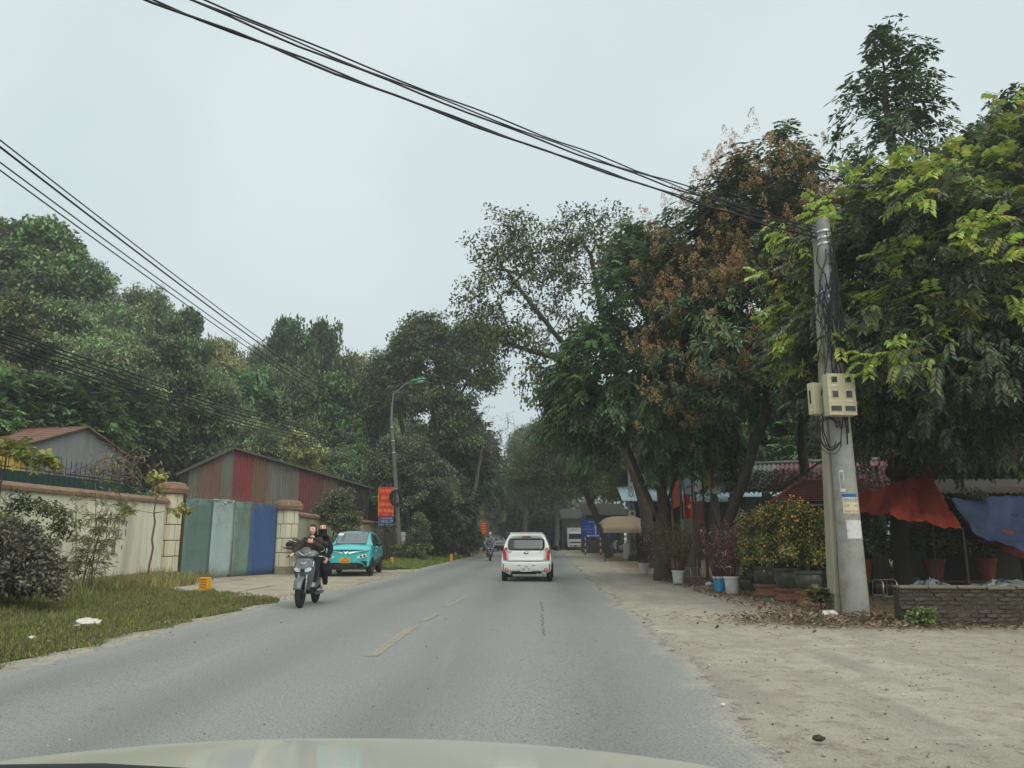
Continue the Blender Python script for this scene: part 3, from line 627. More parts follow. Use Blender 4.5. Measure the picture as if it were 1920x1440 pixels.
# ---- hillside wood: four kinds, each tree its own
def proto(kind):
    rg = np.random.default_rng(300 + kind); t = new_tree('hill_tree', '', (0, 0, 0)); H = 10
    cfg = [([(0, 0, 7.6, 2.2, 2.2, 2.3, 70), (1.5, .3, 6.2, 1.8, 1.8, 1.8, 46), (-1.5, -.2, 5.9, 1.9, 1.9, 1.9, 50), (0, -1, 4.6, 2.2, 1.8, 1.6, 46), (.3, 0, 9.2, 1.2, 1.2, .9, 20)], dict(style='small', n_per=100, rc=0.66, L=0.34, W=0.095, col=srgb(72, 94, 62), droop=0.4)),
           ([(0, 0, 7.2, 2.6, 2.6, 1.7, 70), (1.9, .3, 5.9, 1.7, 1.8, 1.4, 44), (-1.9, -.2, 6.2, 1.7, 1.9, 1.4, 44), (.2, -.6, 8.8, 1.6, 1.6, 1.1, 34), (0, 0, 4.6, 2.2, 2, 1.3, 40)], dict(style='small', n_per=150, rc=0.74, L=0.27, W=0.05, col=srgb(92, 110, 84), droop=0.7)),
           ([(0, 0, 6.8, 2.4, 2.4, 2.4, 80), (1.6, -.4, 5.2, 1.9, 1.8, 1.8, 50), (-1.4, -.5, 4.8, 2, 1.8, 1.8, 50), (0, 0, 9.0, 1.3, 1.3, 1.0, 24)], dict(style='pinnate', n_per=100, rc=0.6, L=0.30, W=0.07, col=srgb(68, 92, 60), droop=0.8)),
           ([(0, 0, 8.2, 2.2, 2.2, 1.6, 56), (1.3, .3, 6.6, 1.6, 1.6, 1.3, 36), (-1.6, -.2, 6.8, 1.6, 1.7, 1.2, 36), (.2, 0, 5.2, 1.8, 1.8, 1.2, 30)], dict(style='small', n_per=90, rc=0.6, L=0.30, W=0.075, col=srgb(104, 110, 76), droop=0.5))][kind]
    tree_parts(t, [[(0, 0, -1), (.1, 0, 2), (0, .1, 4.5), (.1, 0, 7.5)], [(.05, 0, 3), (1, 0, 5), (1.4, .3, 6)], [(.05, 0, 3.4), (-1, 0, 5), (-1.4, -.2, 6)]],
        cfg[0], rg, 0.2, dict(clump_var=0.36, **cfg[1]), shell=0.4, r_tip=0.014, bark=M_BARKP)
    return t
PROTO = [proto(k) for k in range(4)]; PUSED = [False] * 4
def hill_tree(px, top, Y, kind, wide, label, zbase=None, group='trees of the hillside wood'):
    zt = A(px, top, Y).z; X = (px - CX) / F * Y / (_c - (CY - top) / F * _s) if False else A(px, top, Y).x
    zb = hill_z(X, Y) if zbase is None else zbase
    zb = max(zb, -0.05); h = max(3.5, zt - zb); s = h / 10.0
    if PUSED[kind]: o = dup(PROTO[kind])
    else: o = PROTO[kind]; PUSED[kind] = True
    o.location = (X, Y, zb); o.rotation_euler = (0, 0, random.uniform(0, 6.28)); o.scale = (wide, wide, s)
    o['label'] = label; o['group'] = group
    return o
H = 'hillside tree'
for a in (
  # skyline
  (-30, 405, 46, 3, 1.0, 'open-topped hillside tree cut by the left edge, highest on the skyline'),
  (85, 428, 47, 0, 1.15, 'broad dark hillside tree at the highest point of the skyline'),
  (165, 500, 48, 1, 1.05, 'grey-green hillside tree on the skyline where the cables cross it'),
  (262, 548, 52, 1, 0.95, 'hazy hillside tree on the skyline just left of the dip'),
  (345, 590, 55, 0, 0.8, 'small skyline tree on the slope below the leftmost cables'),
  (418, 640, 60, 3, 0.85, 'pale skyline tree at the lowest dip of the hill'),
  (480, 655, 64, 1, 0.9, 'low skyline tree left of the twin-topped one'),
  (545, 612, 66, 0, 0.95, 'left crown of the twin-topped skyline tree near the middle'),
  (610, 618, 67, 0, 0.9, 'right crown of the twin-topped skyline tree near the middle'),
  (665, 668, 68, 3, 0.95, 'thin-leaved tree between the skyline and the street lamp'),
  (715, 668, 72, 1, 0.9, 'far tree whose top shows just left of the street lamp'),
  (-150, 380, 48, 0, 1.2, 'broad hillside tree outside the left edge of the view'),
  (-280, 400, 44, 1, 1.2, 'feathery hillside tree well outside the left edge'),
  # middle of the slope
  (20, 560, 39, 3, 0.9, 'pale climber-covered tree at the left edge below the skyline'),
  (120, 575, 41, 1, 1.0, 'grey feathery tree halfway up the hillside above the grey gable'),
  (225, 620, 43, 1, 0.95, 'feathery tree halfway up the hillside in front of the dip'),
  (310, 650, 46, 0, 0.95, 'round dark tree halfway up the hillside above the red shed peak'),
  (395, 690, 48, 1, 0.95, 'grey-green tree in mid slope behind the red shed'),
  (470, 700, 52, 2, 0.95, 'drooping-leaved tree in mid slope right of the shed peak'),
  (545, 700, 54, 1, 0.95, 'feathery tree below the twin-topped skyline tree'),
  (625, 715, 56, 0, 0.9, 'round tree in mid slope left of the street lamp'),
  (690, 745, 60, 0, 0.8, 'dark tree tucked directly left of the street lamp pole'),
  # foot of the slope
  (-15, 690, 31, 2, 0.75, 'leafy tree at the foot of the slope, cut by the left edge'),
  (75, 705, 33, 2, 0.8, 'leafy drooping tree directly behind the grey gable roof'),
  (160, 715, 34, 2, 0.75, 'leafy tree rising over the peak of the grey gable'),
  (240, 725, 42, 2, 0.85, 'leafy tree at the hill foot right of the grey gable'),
  (315, 740, 48, 2, 0.9, 'leafy tree at the hill foot left of the red shed peak'),
  (400, 790, 52, 0, 0.85, 'low dark tree just over the red shed peak'),
  (485, 800, 46, 1, 0.75, 'low tree behind the right slope of the red shed'),
  (555, 812, 47, 3, 0.75, 'yellowish-green bushy tree over the right slope of the red shed'),
  (620, 850, 50, 1, 0.75, 'low bushy tree behind the lower end of the red shed roof'),
  (665, 840, 52, 0, 0.7, 'dark bushy tree above the eave end of the red shed'),
): hill_tree(*a)
# ---- backdrop trees at the end of the road and behind the right-hand shops
for a in (
  (985, 800, 92, 1, 1.3, 'far green tree filling the gap at the end of the road'),
  (1040, 780, 84, 1, 1.3, 'far green tree over the delivery truck'),
  (1105, 740, 80, 0, 1.3, 'far dark tree behind the leaning feathery tree'),
  (925, 905, 98, 3, 0.9, 'small far tree over the distant red board'),
  (955, 870, 108, 0, 1.3, 'dark far tree above the distant parked cars'),
  (890, 800, 82, 2, 1.1, 'dark far tree on the left side of the road bend'),
  (845, 760, 76, 0, 1.0, 'dark tree right behind the tall open-crowned tree'),
  (790, 800, 70, 2, 1.0, 'leafy dark tree between lamp pole and the tall tree'),
  (1180, 760, 66, 0, 1.3, 'dark tree behind the pale blue metal roof'),
  (1260, 700, 56, 2, 1.2, 'leafy dark tree behind the roadside tree trunk'),
  (1330, 690, 46, 0, 1.15, 'round dark tree behind the ochre sign board'),
  (1420, 640, 44, 2, 1.2, 'leafy dark tree behind the pink roof, left part'),
  (1510, 600, 42, 0, 1.2, 'dark tree straight behind the twin pole and the pink roof'),
  (1610, 560, 38, 2, 1.15, 'leafy dark tree behind the red tarpaulin'),
  (1710, 540, 36, 0, 1.2, 'dark tree behind the lime-leaved one, above the red tarpaulin peak'),
  (1820, 480, 33, 2, 1.15, 'leafy dark tree behind the blue tarpaulin'),
  (1930, 420, 30, 0, 1.15, 'dark tree at the right edge behind the blue tarpaulin'),
  (2010, 380, 27, 2, 1.1, 'leafy tree just cut off by the right edge of the view'),
  (1560, 760, 33, 2, 0.9, 'low leafy tree behind the tiled awning'),
  (1660, 780, 29, 0, 0.75, 'low dark tree between the pink roof and the red tarpaulin'),
  (1780, 760, 27, 2, 0.75, 'low leafy tree behind the red tarpaulin, right part'),
  (1890, 740, 25, 0, 0.8, 'low dark tree over the blue tarpaulin'),
): hill_tree(*a, zbase=0.0, group='trees behind the shops and along the far road')
# ================================================================== LEFT SIDE
M_CREAM = mat('cream_render', srgb(232, 230, 206), 0.85, 0.06, 1.0, 0.15, 30, dirt=srgb(164, 158, 128), dirt_amt=0.55, dscale=1.6, streak=True)
M_CREAM2 = mat('cream_block', srgb(222, 216, 188), 0.85, 0.08, 1.5, 0.15, 30, dirt=srgb(160, 152, 122), dirt_amt=0.3, dscale=2.2, streak=True)
M_PLINTH = mat('stained_plinth', srgb(150, 148, 124), 0.9, 0.2, 2, 0.3, 30, dirt=srgb(84, 82, 68), dirt_amt=0.7, dscale=1.5)
M_COPE = mat('brown_coping', srgb(140, 112, 92), 0.85, 0.15, 2, 0.3, 30, dirt=srgb(84, 76, 66), dirt_amt=0.5, dscale=2.5)
M_JOINT = mat('brown_joint', srgb(96, 70, 54), 0.9, 0.2)
M_GREYW = mat('grey_render', srgb(128, 132, 132), 0.9, 0.1, 1.2, 0.2, 30, dirt=srgb(84, 86, 82), dirt_amt=0.5, dscale=1.4, streak=True)
M_TILE = mat('brown_tile', srgb(128, 96, 80), 0.85, 0.25, 3, 0.4, 20, dirt=srgb(80, 70, 60), dirt_amt=0.5)
def along(p0, p1):
    d = Vector(p1) - Vector(p0); return d.length, math.atan2(d.y, d.x)
def wall_thing(name, label, p0, p1, h, n, cope=True, plinth=0.35, th=0.22, mw=None, cw=0.36, gap=0.0):
    L, a = along(p0, p1); t = thing(name, label, 'wall', (p0[0], p0[1], p0[2] if len(p0) > 2 else 0), a)
    s = L / n
    for k in range(n):
        MB().box(((k + .5) * s, 0, (plinth + h) / 2), (s - 0.30, th - .03, h - plinth)).build('panel', mw or M_CREAM, t)
        MB().box((k * s, 0, (plinth + h) / 2), (0.30, th + .03, h - plinth)).build('pilaster', mw or M_CREAM, t, bevel=.01)
        MB().box(((k + .5) * s, 0, plinth / 2 - .1), (s - .004, th + .06, plinth + .2)).build('plinth', M_PLINTH, t, bevel=.01)
        if cope:
            mb = MB(); m = 3
            for i in range(m):
                x0, x1 = k * s + i * s / m + .006, k * s + (i + 1) * s / m - .006; z = h + random.uniform(-.006, .006); dy = random.uniform(-.008, .008)
                MB().prism([(x0, -cw / 2 + dy, z + .002), (x0, cw / 2 + dy, z + .002), (x0, cw / 2 + dy, z + .10), (x0, .05 + dy, z + .2), (x0, -.05 + dy, z + .2), (x0, -cw / 2 + dy, z + .10)], (x1 - x0, 0, 0)).build('coping', M_COPE, t, bevel=.012)
    return t
P1 = Vector((-11.3, 25.75, 0)); P2 = Vector((-8.75, 30.4, 0))
zw = A(330, 934, 25.5).z - 0.2
w1 = wall_thing('compound_wall', 'cream rendered boundary wall with brown coping left of the gate', (-11.85, 9.0, 0), (-11.33, 25.4, 0), zw, 4)
# faded graffiti smudges on the wall: flat print
M_SMUDGE = mat('grey_smudge', srgb(126, 126, 112), 0.9, 0.3, 8)
sm = MB()
for k in range(9):
    x = 12.9 + k * 0.13 + random.uniform(-.04, .04)
    for z0 in (1.85, 1.5, 1.1):
        if random.random() < .8 and not (z0 == 1.1 and abs(k - 5) > 2): sm.box((x, -.099, z0 + random.uniform(-.05, .08)), (random.uniform(.03, .09), .004, random.uniform(.12, .36)))
sm.build('smudge', M_SMUDGE, w1)
def pillar(label, loc, rz, h, w, courses):
    t = thing('gate_pillar', label, 'pillar', loc, rz, 'cream block pillars either side of the gate')
    MB().box((0, 0, h / 2 - .1), (w - .045, w - .045, h + .2)).build('core', M_JOINT, t)
    ch = (h - .3) / courses
    MB().box((0, 0, .1), (w + .05, w + .05, .4)).build('base', M_PLINTH, t, bevel=.015)
    for k in range(courses):
        sp = .42 if k % 2 == 0 else .62; z0 = .3 + k * ch
        for (a, b) in ((0, sp), (sp, 1)):
            for (c, d) in ((0, 1 - sp), (1 - sp, 1)):
                g = .014
                MB().box(((a + b) / 2 * w - w / 2, (c + d) / 2 * w - w / 2, z0 + ch / 2), ((b - a) * w - g * 2 + (.0), (d - c) * w - g * 2, ch - g * 2)).build('block', M_CREAM2, t, bevel=.008)
    cap = MB(); cap.loft([[(-a, -a, z), (a, -a, z), (a, a, z), (-a, a, z)] for a, z in ((w / 2 + .10, h + .002), (w / 2 + .12, h + .16), (w / 2 + .02, h + .34), (w / 2 - .1, h + .38))])
    cap.build('cap', M_COPE, t, bevel=.015)
    return t
hp1 = A(345, 904, 25.75).z - .38; hp2 = A(541, 938, 30.4).z - .38
pillar('taller cream block pillar joining boundary wall and green gate panel', P1, R(80), hp1, .56, 5)
pillar('cream block pillar right of the blue gate panel', P2, R(62), hp2, .62, 4)
# gate of patched metal sheets
ga = Vector((-10.95, 26.1, 0)); gb = Vector((-9.02, 30.05, 0)); L, az = along(ga, gb)
gt = thing('metal_gate', 'patched sheet metal gate of green, pale and blue panels between two pillars', 'gate', ga, az)
def sheetm(nm, c, dirt=(0.1, .07, .05), amt=.35): return mat(nm, c, 0.6, 0.12, 1.3, 0.15, 12, spec=.4, dirt=dirt, dirt_amt=amt, dscale=1.4)
GC = [sheetm('gate_teal', srgb(98, 122, 116), srgb(78, 92, 84), .5), sheetm('gate_pale', srgb(160, 178, 178), srgb(120, 130, 126)), sheetm('gate_green', srgb(114, 138, 126), srgb(92, 104, 92), .5), sheetm('gate_blue', srgb(66, 94, 140), srgb(52, 72, 104), .5)]
fr = [0, .27, .50, .69, 1.0]; names = ['dark teal panel', 'pale grey panel', 'grey-green panel', 'blue panel']
for k in range(4):
    x0, x1 = fr[k] * L, fr[k + 1] * L; hh = 2.62 + [0.03, .05, .0, -.02][k]
    mb = MB(); mb.grid(lambda u, v, x0=x0, x1=x1, hh=hh, k=k: (x0 + .008 + (x1 - x0 - .016) * u, .02 * (k % 2) + .012 * math.sin(u * 7 + k) * math.sin(v * 5 + k * 2), .06 + hh * v), 8, 10)
    o = mb.build('panel', GC[k], gt, smooth=True, solid=.012); o['label'] = names[k]
    MB().beam((x0, .05, .04), (x0, .05, hh + .04), .045).build('stile', M_JOINT, gt)
MB().beam((0, .05, .08), (L, .05, .08), .06).build('bottom_rail', M_JOINT, gt)
# dry climbers along the gate top
def twigs(label, pts, n, ln, m, seed, name='dry_climber', rad=.008, cat='climber', up=.6):
    rg = np.random.default_rng(seed); t = thing(name, label, cat, pts[0]); o = Vector(pts[0]); mb = MB()
    P = [Vector(p) - o for p in pts]
    for k in range(n):
        f = rg.random() * (len(P) - 1); i = min(int(f), len(P) - 2); p = P[i].lerp(P[i + 1], f - i); q = [p.copy()]; d = Vector(rg.normal(0, 1, 3)); d.z = abs(d.z) * up - .2; d.normalize()
        for s in range(5): d = (d + Vector(rg.normal(0, .5, 3))).normalized(); d.z -= .12; q.append(q[-1] + d * ln / 5)
        mb.tube(q, [rad * (1 - .15 * j) for j in range(6)], 4, caps=False)
    mb.build('stems', m, t, smooth=True); return t
M_TWIG = mat('dry_twig', srgb(116, 106, 92), 0.9, .3)
twigs('dry tangled climber lying along the top of the gate', [ga + Vector((0, 0, 2.68)), gb + Vector((0, 0, 2.64))], 90, .9, M_TWIG, 41)
# ---- rusty corrugated shed behind the gate
def corr_mat(nm, col, rust, amt): return mat(nm, col, 0.7, .15, 1.5, .1, 20, spec=.3, dirt=rust, dirt_amt=amt, dscale=1.1, streak=True)
RUST = srgb(96, 70, 56)
CS = dict(green=corr_mat('sheet_green', srgb(104, 112, 100), RUST, .75), brown=corr_mat('sheet_brown', srgb(110, 86, 70), srgb(86, 70, 60), .4), red=corr_mat('sheet_red', srgb(128, 54, 58), srgb(98, 56, 52), .6),
          dred=corr_mat('sheet_darkred', srgb(108, 58, 56), srgb(90, 66, 58), .7), grey=corr_mat('sheet_grey', srgb(112, 110, 100), RUST, .8), dark=corr_mat('sheet_dark', srgb(62, 58, 52), srgb(46, 42, 38), .4))
s0 = A(338, 900, 41.0); s1 = A(694, 900, 46.8); s0.z = s1.z = 0
L, az = along(s0, s1); u = (s1 - s0).normalized()
def at_wall(px, py):                       # pixel on the shed front
    d = ray(px, py); o = Vector((0, 0, CH)); n = Vector((-u.y, u.x, 0)); tt = (s0 - o).dot(n) / d.dot(n); p = o + d * tt
    return (p - s0).dot(u), p.z
top = [at_wall(342, 886), at_wall(437, 841), at_wall(560, 878), at_wall(690, 914)]
sx = [p[0] for p in top]; sz = [p[1] for p in top]
zt = lambda x: float(np.interp(x, sx, sz))
shed = thing('corrugated_shed', 'rusty patchwork corrugated shed with red sheets behind the gate', 'shed', s0, az)
cut = [0] + [at_wall(px, 900)[0] for px in (352, 372, 395, 415, 435, 474, 500, 525, 545, 562, 606, 635, 665, 692)]
seq = ['dark', 'green', 'brown', 'brown', 'green', 'red', 'brown', 'grey', 'green', 'grey', 'dred', 'brown', 'dark', 'dark']
def corr_panel(x0, x1, zb, zfun, pitch=.17, amp=.022, y=0.0):
    n = max(2, int((x1 - x0) / pitch * 6)); mb = MB()
    mb.grid(lambda uu, vv: ((x := x0 + (x1 - x0) * uu), y + amp * math.sin(2 * math.pi * x / pitch), zb + (zfun(x) - zb) * vv), n, 1); return mb
for k, c in enumerate(seq):
    corr_panel(cut[k] - .03, cut[k + 1] + .03, 0.0, zt, y=.012 * (k % 2)).build('sheet', CS[c], shed, smooth=True)
for (a, b) in ((0, 1), (1, 3)):
    xa, xb = sx[a] - (.35 if a == 0 else -.01), sx[b] + (.3 if b == 3 else -.01); za, zb_ = sz[a] - (.16 if a == 0 else 0), sz[b] - (.08 if b == 3 else 0)
    mb = MB()
    nn = 90
    mb.grid(lambda uu, vv: (xa + (xb - xa) * vv, -.3 + 8 * uu, za + (zb_ - za) * vv + .05 + .02 * math.sin(uu * 8 / .17 * 2 * math.pi / 6 * 6)), nn, 1)
    mb.build('roof', CS['dark'], shed, solid=.01)
    mbb = MB(); mbb.beam((xa, -.3, za + .0), (xb, -.3, zb_ + .0), .05, .1); mbb.build('roof_edge', mat('edge_wood', srgb(88, 80, 68), .9), shed)
MB().box((sx[0] + .02, 4, (sz[0] - .3) / 2), (.05, 7.9, sz[0] - .3)).build('side_wall', CS['brown'], shed)
# ---- grey gabled house, yellow house
def gable_house(name, label, p0, p1, pk, z_e0, z_e1, z_p, depth, mw, mr, oh=.3):
    L, az = along(p0, p1); t = thing(name, label, 'house', p0, az)
    MB().prism([(0, 0, -.1), (L, 0, -.1), (L, 0, z_e1), (pk * L, 0, z_p), (0, 0, z_e0)], (0, depth, 0)).build('wall', mw, t)
    rf = thing('x', '', '', (0, 0, 0)); bpy.data.objects.remove(rf)
    for (xa, za, xb, zb) in ((0, z_e0, pk * L, z_p), (pk * L, z_p, L, z_e1)):
        s = (zb - za) / (xb - xa); e = oh
        A0 = (xa - e, za - s * e) if xa == 0 else (xa, za); B0 = (xb + e, zb + s * e) if xb == L else (xb, zb)
        rows = 7; ro = None
        for r_ in range(rows):
            f0, f1 = r_ / rows, (r_ + 1) / rows + .03
            if zb < za: f0, f1 = 1 - r_ / rows, 1 - (r_ + 1) / rows - .03
            q0 = (A0[0] + (B0[0] - A0[0]) * f0, A0[1] + (B0[1] - A0[1]) * f0); q1 = (A0[0] + (B0[0] - A0[0]) * f1, A0[1] + (B0[1] - A0[1]) * f1)
            mb = MB(); mb.prism([(q0[0], -oh, q0[1] + .03), (q1[0], -oh, q1[1] + .012), (q1[0], -oh, q1[1] + .05), (q0[0], -oh, q0[1] + .08)], (0, depth + 2 * oh, 0)); mb.build('roof_course', mr, t)
    return t
h0 = A(58, 830, 27.5); h1 = A(236, 858, 32.0)
hz0, hz1 = h0.z, h1.z; hp = A(152, 802, 29.6).z; h0.z = h1.z = 0
gh = gable_house('gabled_house', 'grey rendered gable house behind the boundary wall', h0, h1, .5, hz0, hz1, hp, 7.0, M_GREYW, M_TILE, .22)
twigs('bare climber spread over the grey gable', [h0 + Vector((.3, -.12, 3.2)), h0.lerp(h1, .5) + Vector((.05, -.15, 3.9)), h1 + Vector((0, -.12, 3.2))], 60, 1.5, mat('dark_twig', srgb(70, 64, 56), .9), 42, up=1.2)
y0 = A(-60, 835, 23.0); y1 = A(52, 835, 25.5); yz = y0.z; y0.z = y1.z = 0
M_YEL = mat('yellow_render', srgb(208, 172, 78), .85, .08, 1, .1, 20, dirt=srgb(170, 140, 76), dirt_amt=.4, streak=True)
yh = gable_house('yellow_house', 'yellow painted house at the left edge behind the wall', y0, y1, .5, yz - .3, yz - .35, yz + .3, 4.0, M_YEL, M_TILE, .15)
_, ya_ = along(y0, y1); mb = MB(); mb.box((1.4, -.01, 2.9), (.8, .05, 1.0)); wn_ = mb.build('window', mat('window_frame', srgb(120, 96, 60), .7), yh)
MB().box((1.4, -.045, 2.9), (.66, .03, .86)).build('pane', mat('dark_glass', srgb(40, 46, 50), .15, .05, spec=.6), wn_)
# green mesh fence with spikes behind the wall
f0, f1 = Vector((-12.45, 18.4, 0)), Vector((-12.2, 24.4, 0)); L, az = along(f0, f1)
fn_ = thing('spiked_fence', 'dark green mesh fence topped with iron spikes behind the boundary wall', 'fence', f0, az)
M_GMESH = mat('green_mesh', srgb(44, 74, 66), .8, .2, 12, .2, 80); M_IRON = mat('black_iron', srgb(48, 48, 48), .7, .2)
MB().box((L / 2, .03, 1.58), (L, .015, 2.95)).build('mesh_panel', M_GMESH, fn_)
MB().beam((0, 0, 3.12), (L, 0, 3.12), .03).build('rail', M_IRON, fn_)
sp = MB(); sp.tube([(0, 0, 0), (0, 0, 3.42), (0, 0, 3.54)], [.010, .010, .002], 5); spm = sp.mesh('bar', M_IRON)
for k in range(26):
    o = link(bpy.data.objects.new('bar', spm), fn_); o.location = ((k + .5) * L / 26, -.01, 0)
# ---- wall, dark metal fence and bush right of the gate
wall_thing('compound_wall', 'stained cream wall between gate pillar and lamp pole behind the teal car', (-8.55, 30.9, 0), (-8.45, 57.5, 0), 2.2, 6, mw=mat('stained_cream', srgb(190, 188, 158), .85, .1, 1.0, .15, 30, dirt=srgb(116, 112, 92), dirt_amt=.75, dscale=1.1, streak=True))
mf = thing('sheet_fence', 'dark corrugated metal fence rising behind the cream wall by the lamp pole', 'fence', (-9.0, 36.5, 0), along((-9.0, 36.5, 0), (-8.85, 60, 0))[1])
for k in range(14):
    hh = 3.5 + random.uniform(-.1, .15); corr_panel(k * 1.68, k * 1.68 + 1.72, 0, lambda x, hh=hh: hh, pitch=.2, amp=.02, y=.01 * (k % 2)).build('sheet', CS['dark' if k % 3 else 'brown'], mf, smooth=True)
# ---- shrubs and plants on the left
def shrub(name, label, loc, blobs, leaf, seed, r=.03, bark=None, shell=.4, lm=None, cat='shrub', group=None, stems=3):
    rg = np.random.default_rng(seed); t = thing(name, label, cat, loc, 0, group)
    T = blob_points(blobs, rg, .45, shell); ctr = np.average(np.array([b[:3] for b in blobs]), axis=0)
    tops = [(b[0], b[1], b[2]) for b in blobs[:stems]]
    tr = [[(0.05 * k, 0, 0), (tp[0] * .4, tp[1] * .4, tp[2] * .5), tp] for k, tp in enumerate(tops)]
    grow(tr, T, rg, r, .004, .25, .06).build('stems', bark or M_BARK, t, smooth=True)
    x = clump_leaves(T, rg, center=ctr - np.array([0, 0, .3]), **leaf)
    link(bpy.data.objects.new('crown', np_mesh('crown', x[0], x[1], lm or M_LEAF, x[2])), t); return t
bl = G(40, 1150)
shrub('dark_shrub', 'dense dark purple-green shrub at the left edge of the verge', (-9.6, 14.4, .1), [(0, 0, .6, .9, .8, .55, 60), (.55, .2, .75, .6, .6, .5, 36), (-.8, .1, .8, .8, .8, .7, 46), (.1, .3, 1.1, .7, .6, .45, 30), (.95, .1, .45, .45, .4, .35, 22)],
      dict(style='small', n_per=130, rc=.24, L=.10, W=.026, col=srgb(76, 78, 66), droop=.2, clump_var=.25), 51, lm=M_LEAFG)
shrub('leaning_sapling', 'thin leaning sapling with yellow-green leaves at the left edge', (-10.6, 15.8, .1), [(.2, 0, 2.95, .5, .4, .16, 14), (-.5, 0, 2.9, .5, .5, .35, 14), (.75, 0, 2.85, .35, .3, .10, 9), (-.4, 0, 3.4, .35, .3, .25, 5), (-.1, 0, 2.0, .3, .3, .5, 5)],
      dict(style='pinnate', n_per=50, rc=.2, L=.12, W=.028, col=srgb(118, 122, 66), droop=.5, clump_var=.25), 52, r=.035, stems=2)
shrub('wall_climber', 'leafy climber arching from the dark shrub up the cream wall', (-10.5, 16.6, .1), [(-.1, 0, 1.7, .25, .2, .5, 10), (.5, 0, 1.9, .5, .2, .22, 12), (1.0, 0, 1.4, .25, .2, .4, 10), (.3, 0, 1.15, .5, .3, .3, 16)],
      dict(style='small', n_per=40, rc=.2, L=.09, W=.03, col=srgb(84, 92, 62), droop=.5), 53, r=.022)
bb = G(180, 1118)
rg = np.random.default_rng(54); bam = thing('bamboo_clump', 'slender young bamboo with narrow leaves in front of the cream wall', 'bamboo', (-9.75, 18.2, .1))
mb = MB(); LV = []
for k in range(9):
    b0_ = Vector((rg.normal(0, .09), rg.normal(0, .09), 0)); ln = rg.uniform(1.6, 2.7); dx = rg.normal(0, .16); pts = [b0_ + Vector((dx * f * f * ln, rg.normal(0, .01), f * ln)) for f in np.linspace(0, 1, 8)]
    mb.tube(pts, [.012 * (1 - .08 * i) for i in range(8)], 5)
    for i in range(2, 8):
        for s_ in range(5):
            d = np.array([rg.choice([-1, 1]) * rg.uniform(.5, 1), rg.normal(0, .6), rg.uniform(.0, .5)]); e = np.array(pts[i]) + d * rg.uniform(.15, .42)
            mb.tube([pts[i], e], .003, 3, caps=False)
            k2 = 5; P = np.array(pts[i]) + (e - np.array(pts[i])) * rg.uniform(.4, 1, (k2, 1))
            LV.append(leaf_arrays(P, unit(d + rg.normal(0, .5, (k2, 3)) - [0, 0, .5]), np.tile([0, 0, 1.0], (k2, 1)) + rg.normal(0, .4, (k2, 3)), rg.uniform(.13, .22, k2), rg.uniform(.008, .013, k2), colvar(srgb(118, 122, 84), k2, rg, .2)))
mb.build('culms', mat('bamboo', srgb(104, 100, 70), .6), bam, smooth=True)
x = join_np(LV); link(bpy.data.objects.new('leaves', np_mesh('leaves', x[0], x[1], M_LEAF, x[2])), bam)
sp_ = shrub('thin_sapling', 'thin bare sapling with a few drooping leaves beside the pillar', (-10.35, 22.6, .1), [(0, 0, 3.0, .25, .25, .3, 6), (-.75, 0, 2.05, .18, .15, .1, 4), (.8, 0, 2.1, .2, .15, .12, 4), (.1, 0, 2.6, .2, .2, .2, 3)],
      dict(style='small', n_per=16, rc=.18, L=.18, W=.05, col=srgb(110, 118, 70), droop=1.0), 55, r=.028, bark=mat('sapling_bark', srgb(104, 84, 70), .9), stems=1)
shrub('drooping_bush', 'grey-green twiggy bush hanging over the wall right of the blue panel', (-7.95, 34.6, .02), [(.1, 0, 2.6, .8, .7, .6, 40), (.6, 0, 1.9, .7, .6, .6, 34), (-.4, 0, 2.2, .6, .5, .5, 22), (.7, 0, 1.2, .5, .5, .5, 22), (.3, 0, 3.2, .45, .45, .3, 12)],
      dict(style='small', n_per=70, rc=.32, L=.13, W=.03, col=srgb(84, 94, 72), droop=.4, clump_var=.25), 56, r=.05)
shrub('agave', 'spiky plant growing beside the right gate pillar', (-7.9, 30.0, .02), [(0, 0, .8, .25, .25, .3, 8)], dict(style='rosette', n_per=16, rc=.1, L=.7, W=.035, col=srgb(104, 112, 84), droop=-.2, updir=1.2), 57)
shrub('flowering_bush', 'pale-flowered bush growing against the foot of the lamp pole', (-5.7, 44.2, .02), [(.4, 0, 1.2, .7, .6, .8, 40), (.1, 0, .6, .9, .6, .5, 40), (.5, 0, 2.1, .4, .4, .5, 16)], dict(style='small', n_per=80, rc=.3, L=.13, W=.035, col=srgb(92, 100, 74), droop=.2), 58)
shrub('twin_stem_tree', 'dark forked stem standing behind the teal car under the banner', (-6.55, 41.0, .02), [(-.2, 0, 1.9, .25, .2, .25, 5), (.3, 0, 2.0, .2, .2, .2, 5)], dict(style='small', n_per=10, rc=.3, L=.15, W=.04, col=srgb(76, 86, 60), droop=.3), 59, r=.07, stems=2)
for k, (px, py, Y, lab) in enumerate(((800, 1030, 49, 'young leafy bush beside the lamp pole, right of the red poster'), (872, 1010, 62, 'dark bush under the dense tree by the far motorbike'), (860, 1020, 58, 'dark bush between the thick trunk and the yellow post'))):
    p = A(px, py, Y); shrub('verge_bush', lab, (p.x, Y, 0), [(0, 0, .8, 1.1, .9, .8, 46), (.5, 0, 1.6, .7, .7, .7, 26), (-.6, 0, 1.2, .8, .7, .6, 26)], dict(style='small', n_per=70, rc=.42, L=.2, W=.05, col=srgb(62, 72, 52), droop=.3), 70 + k)
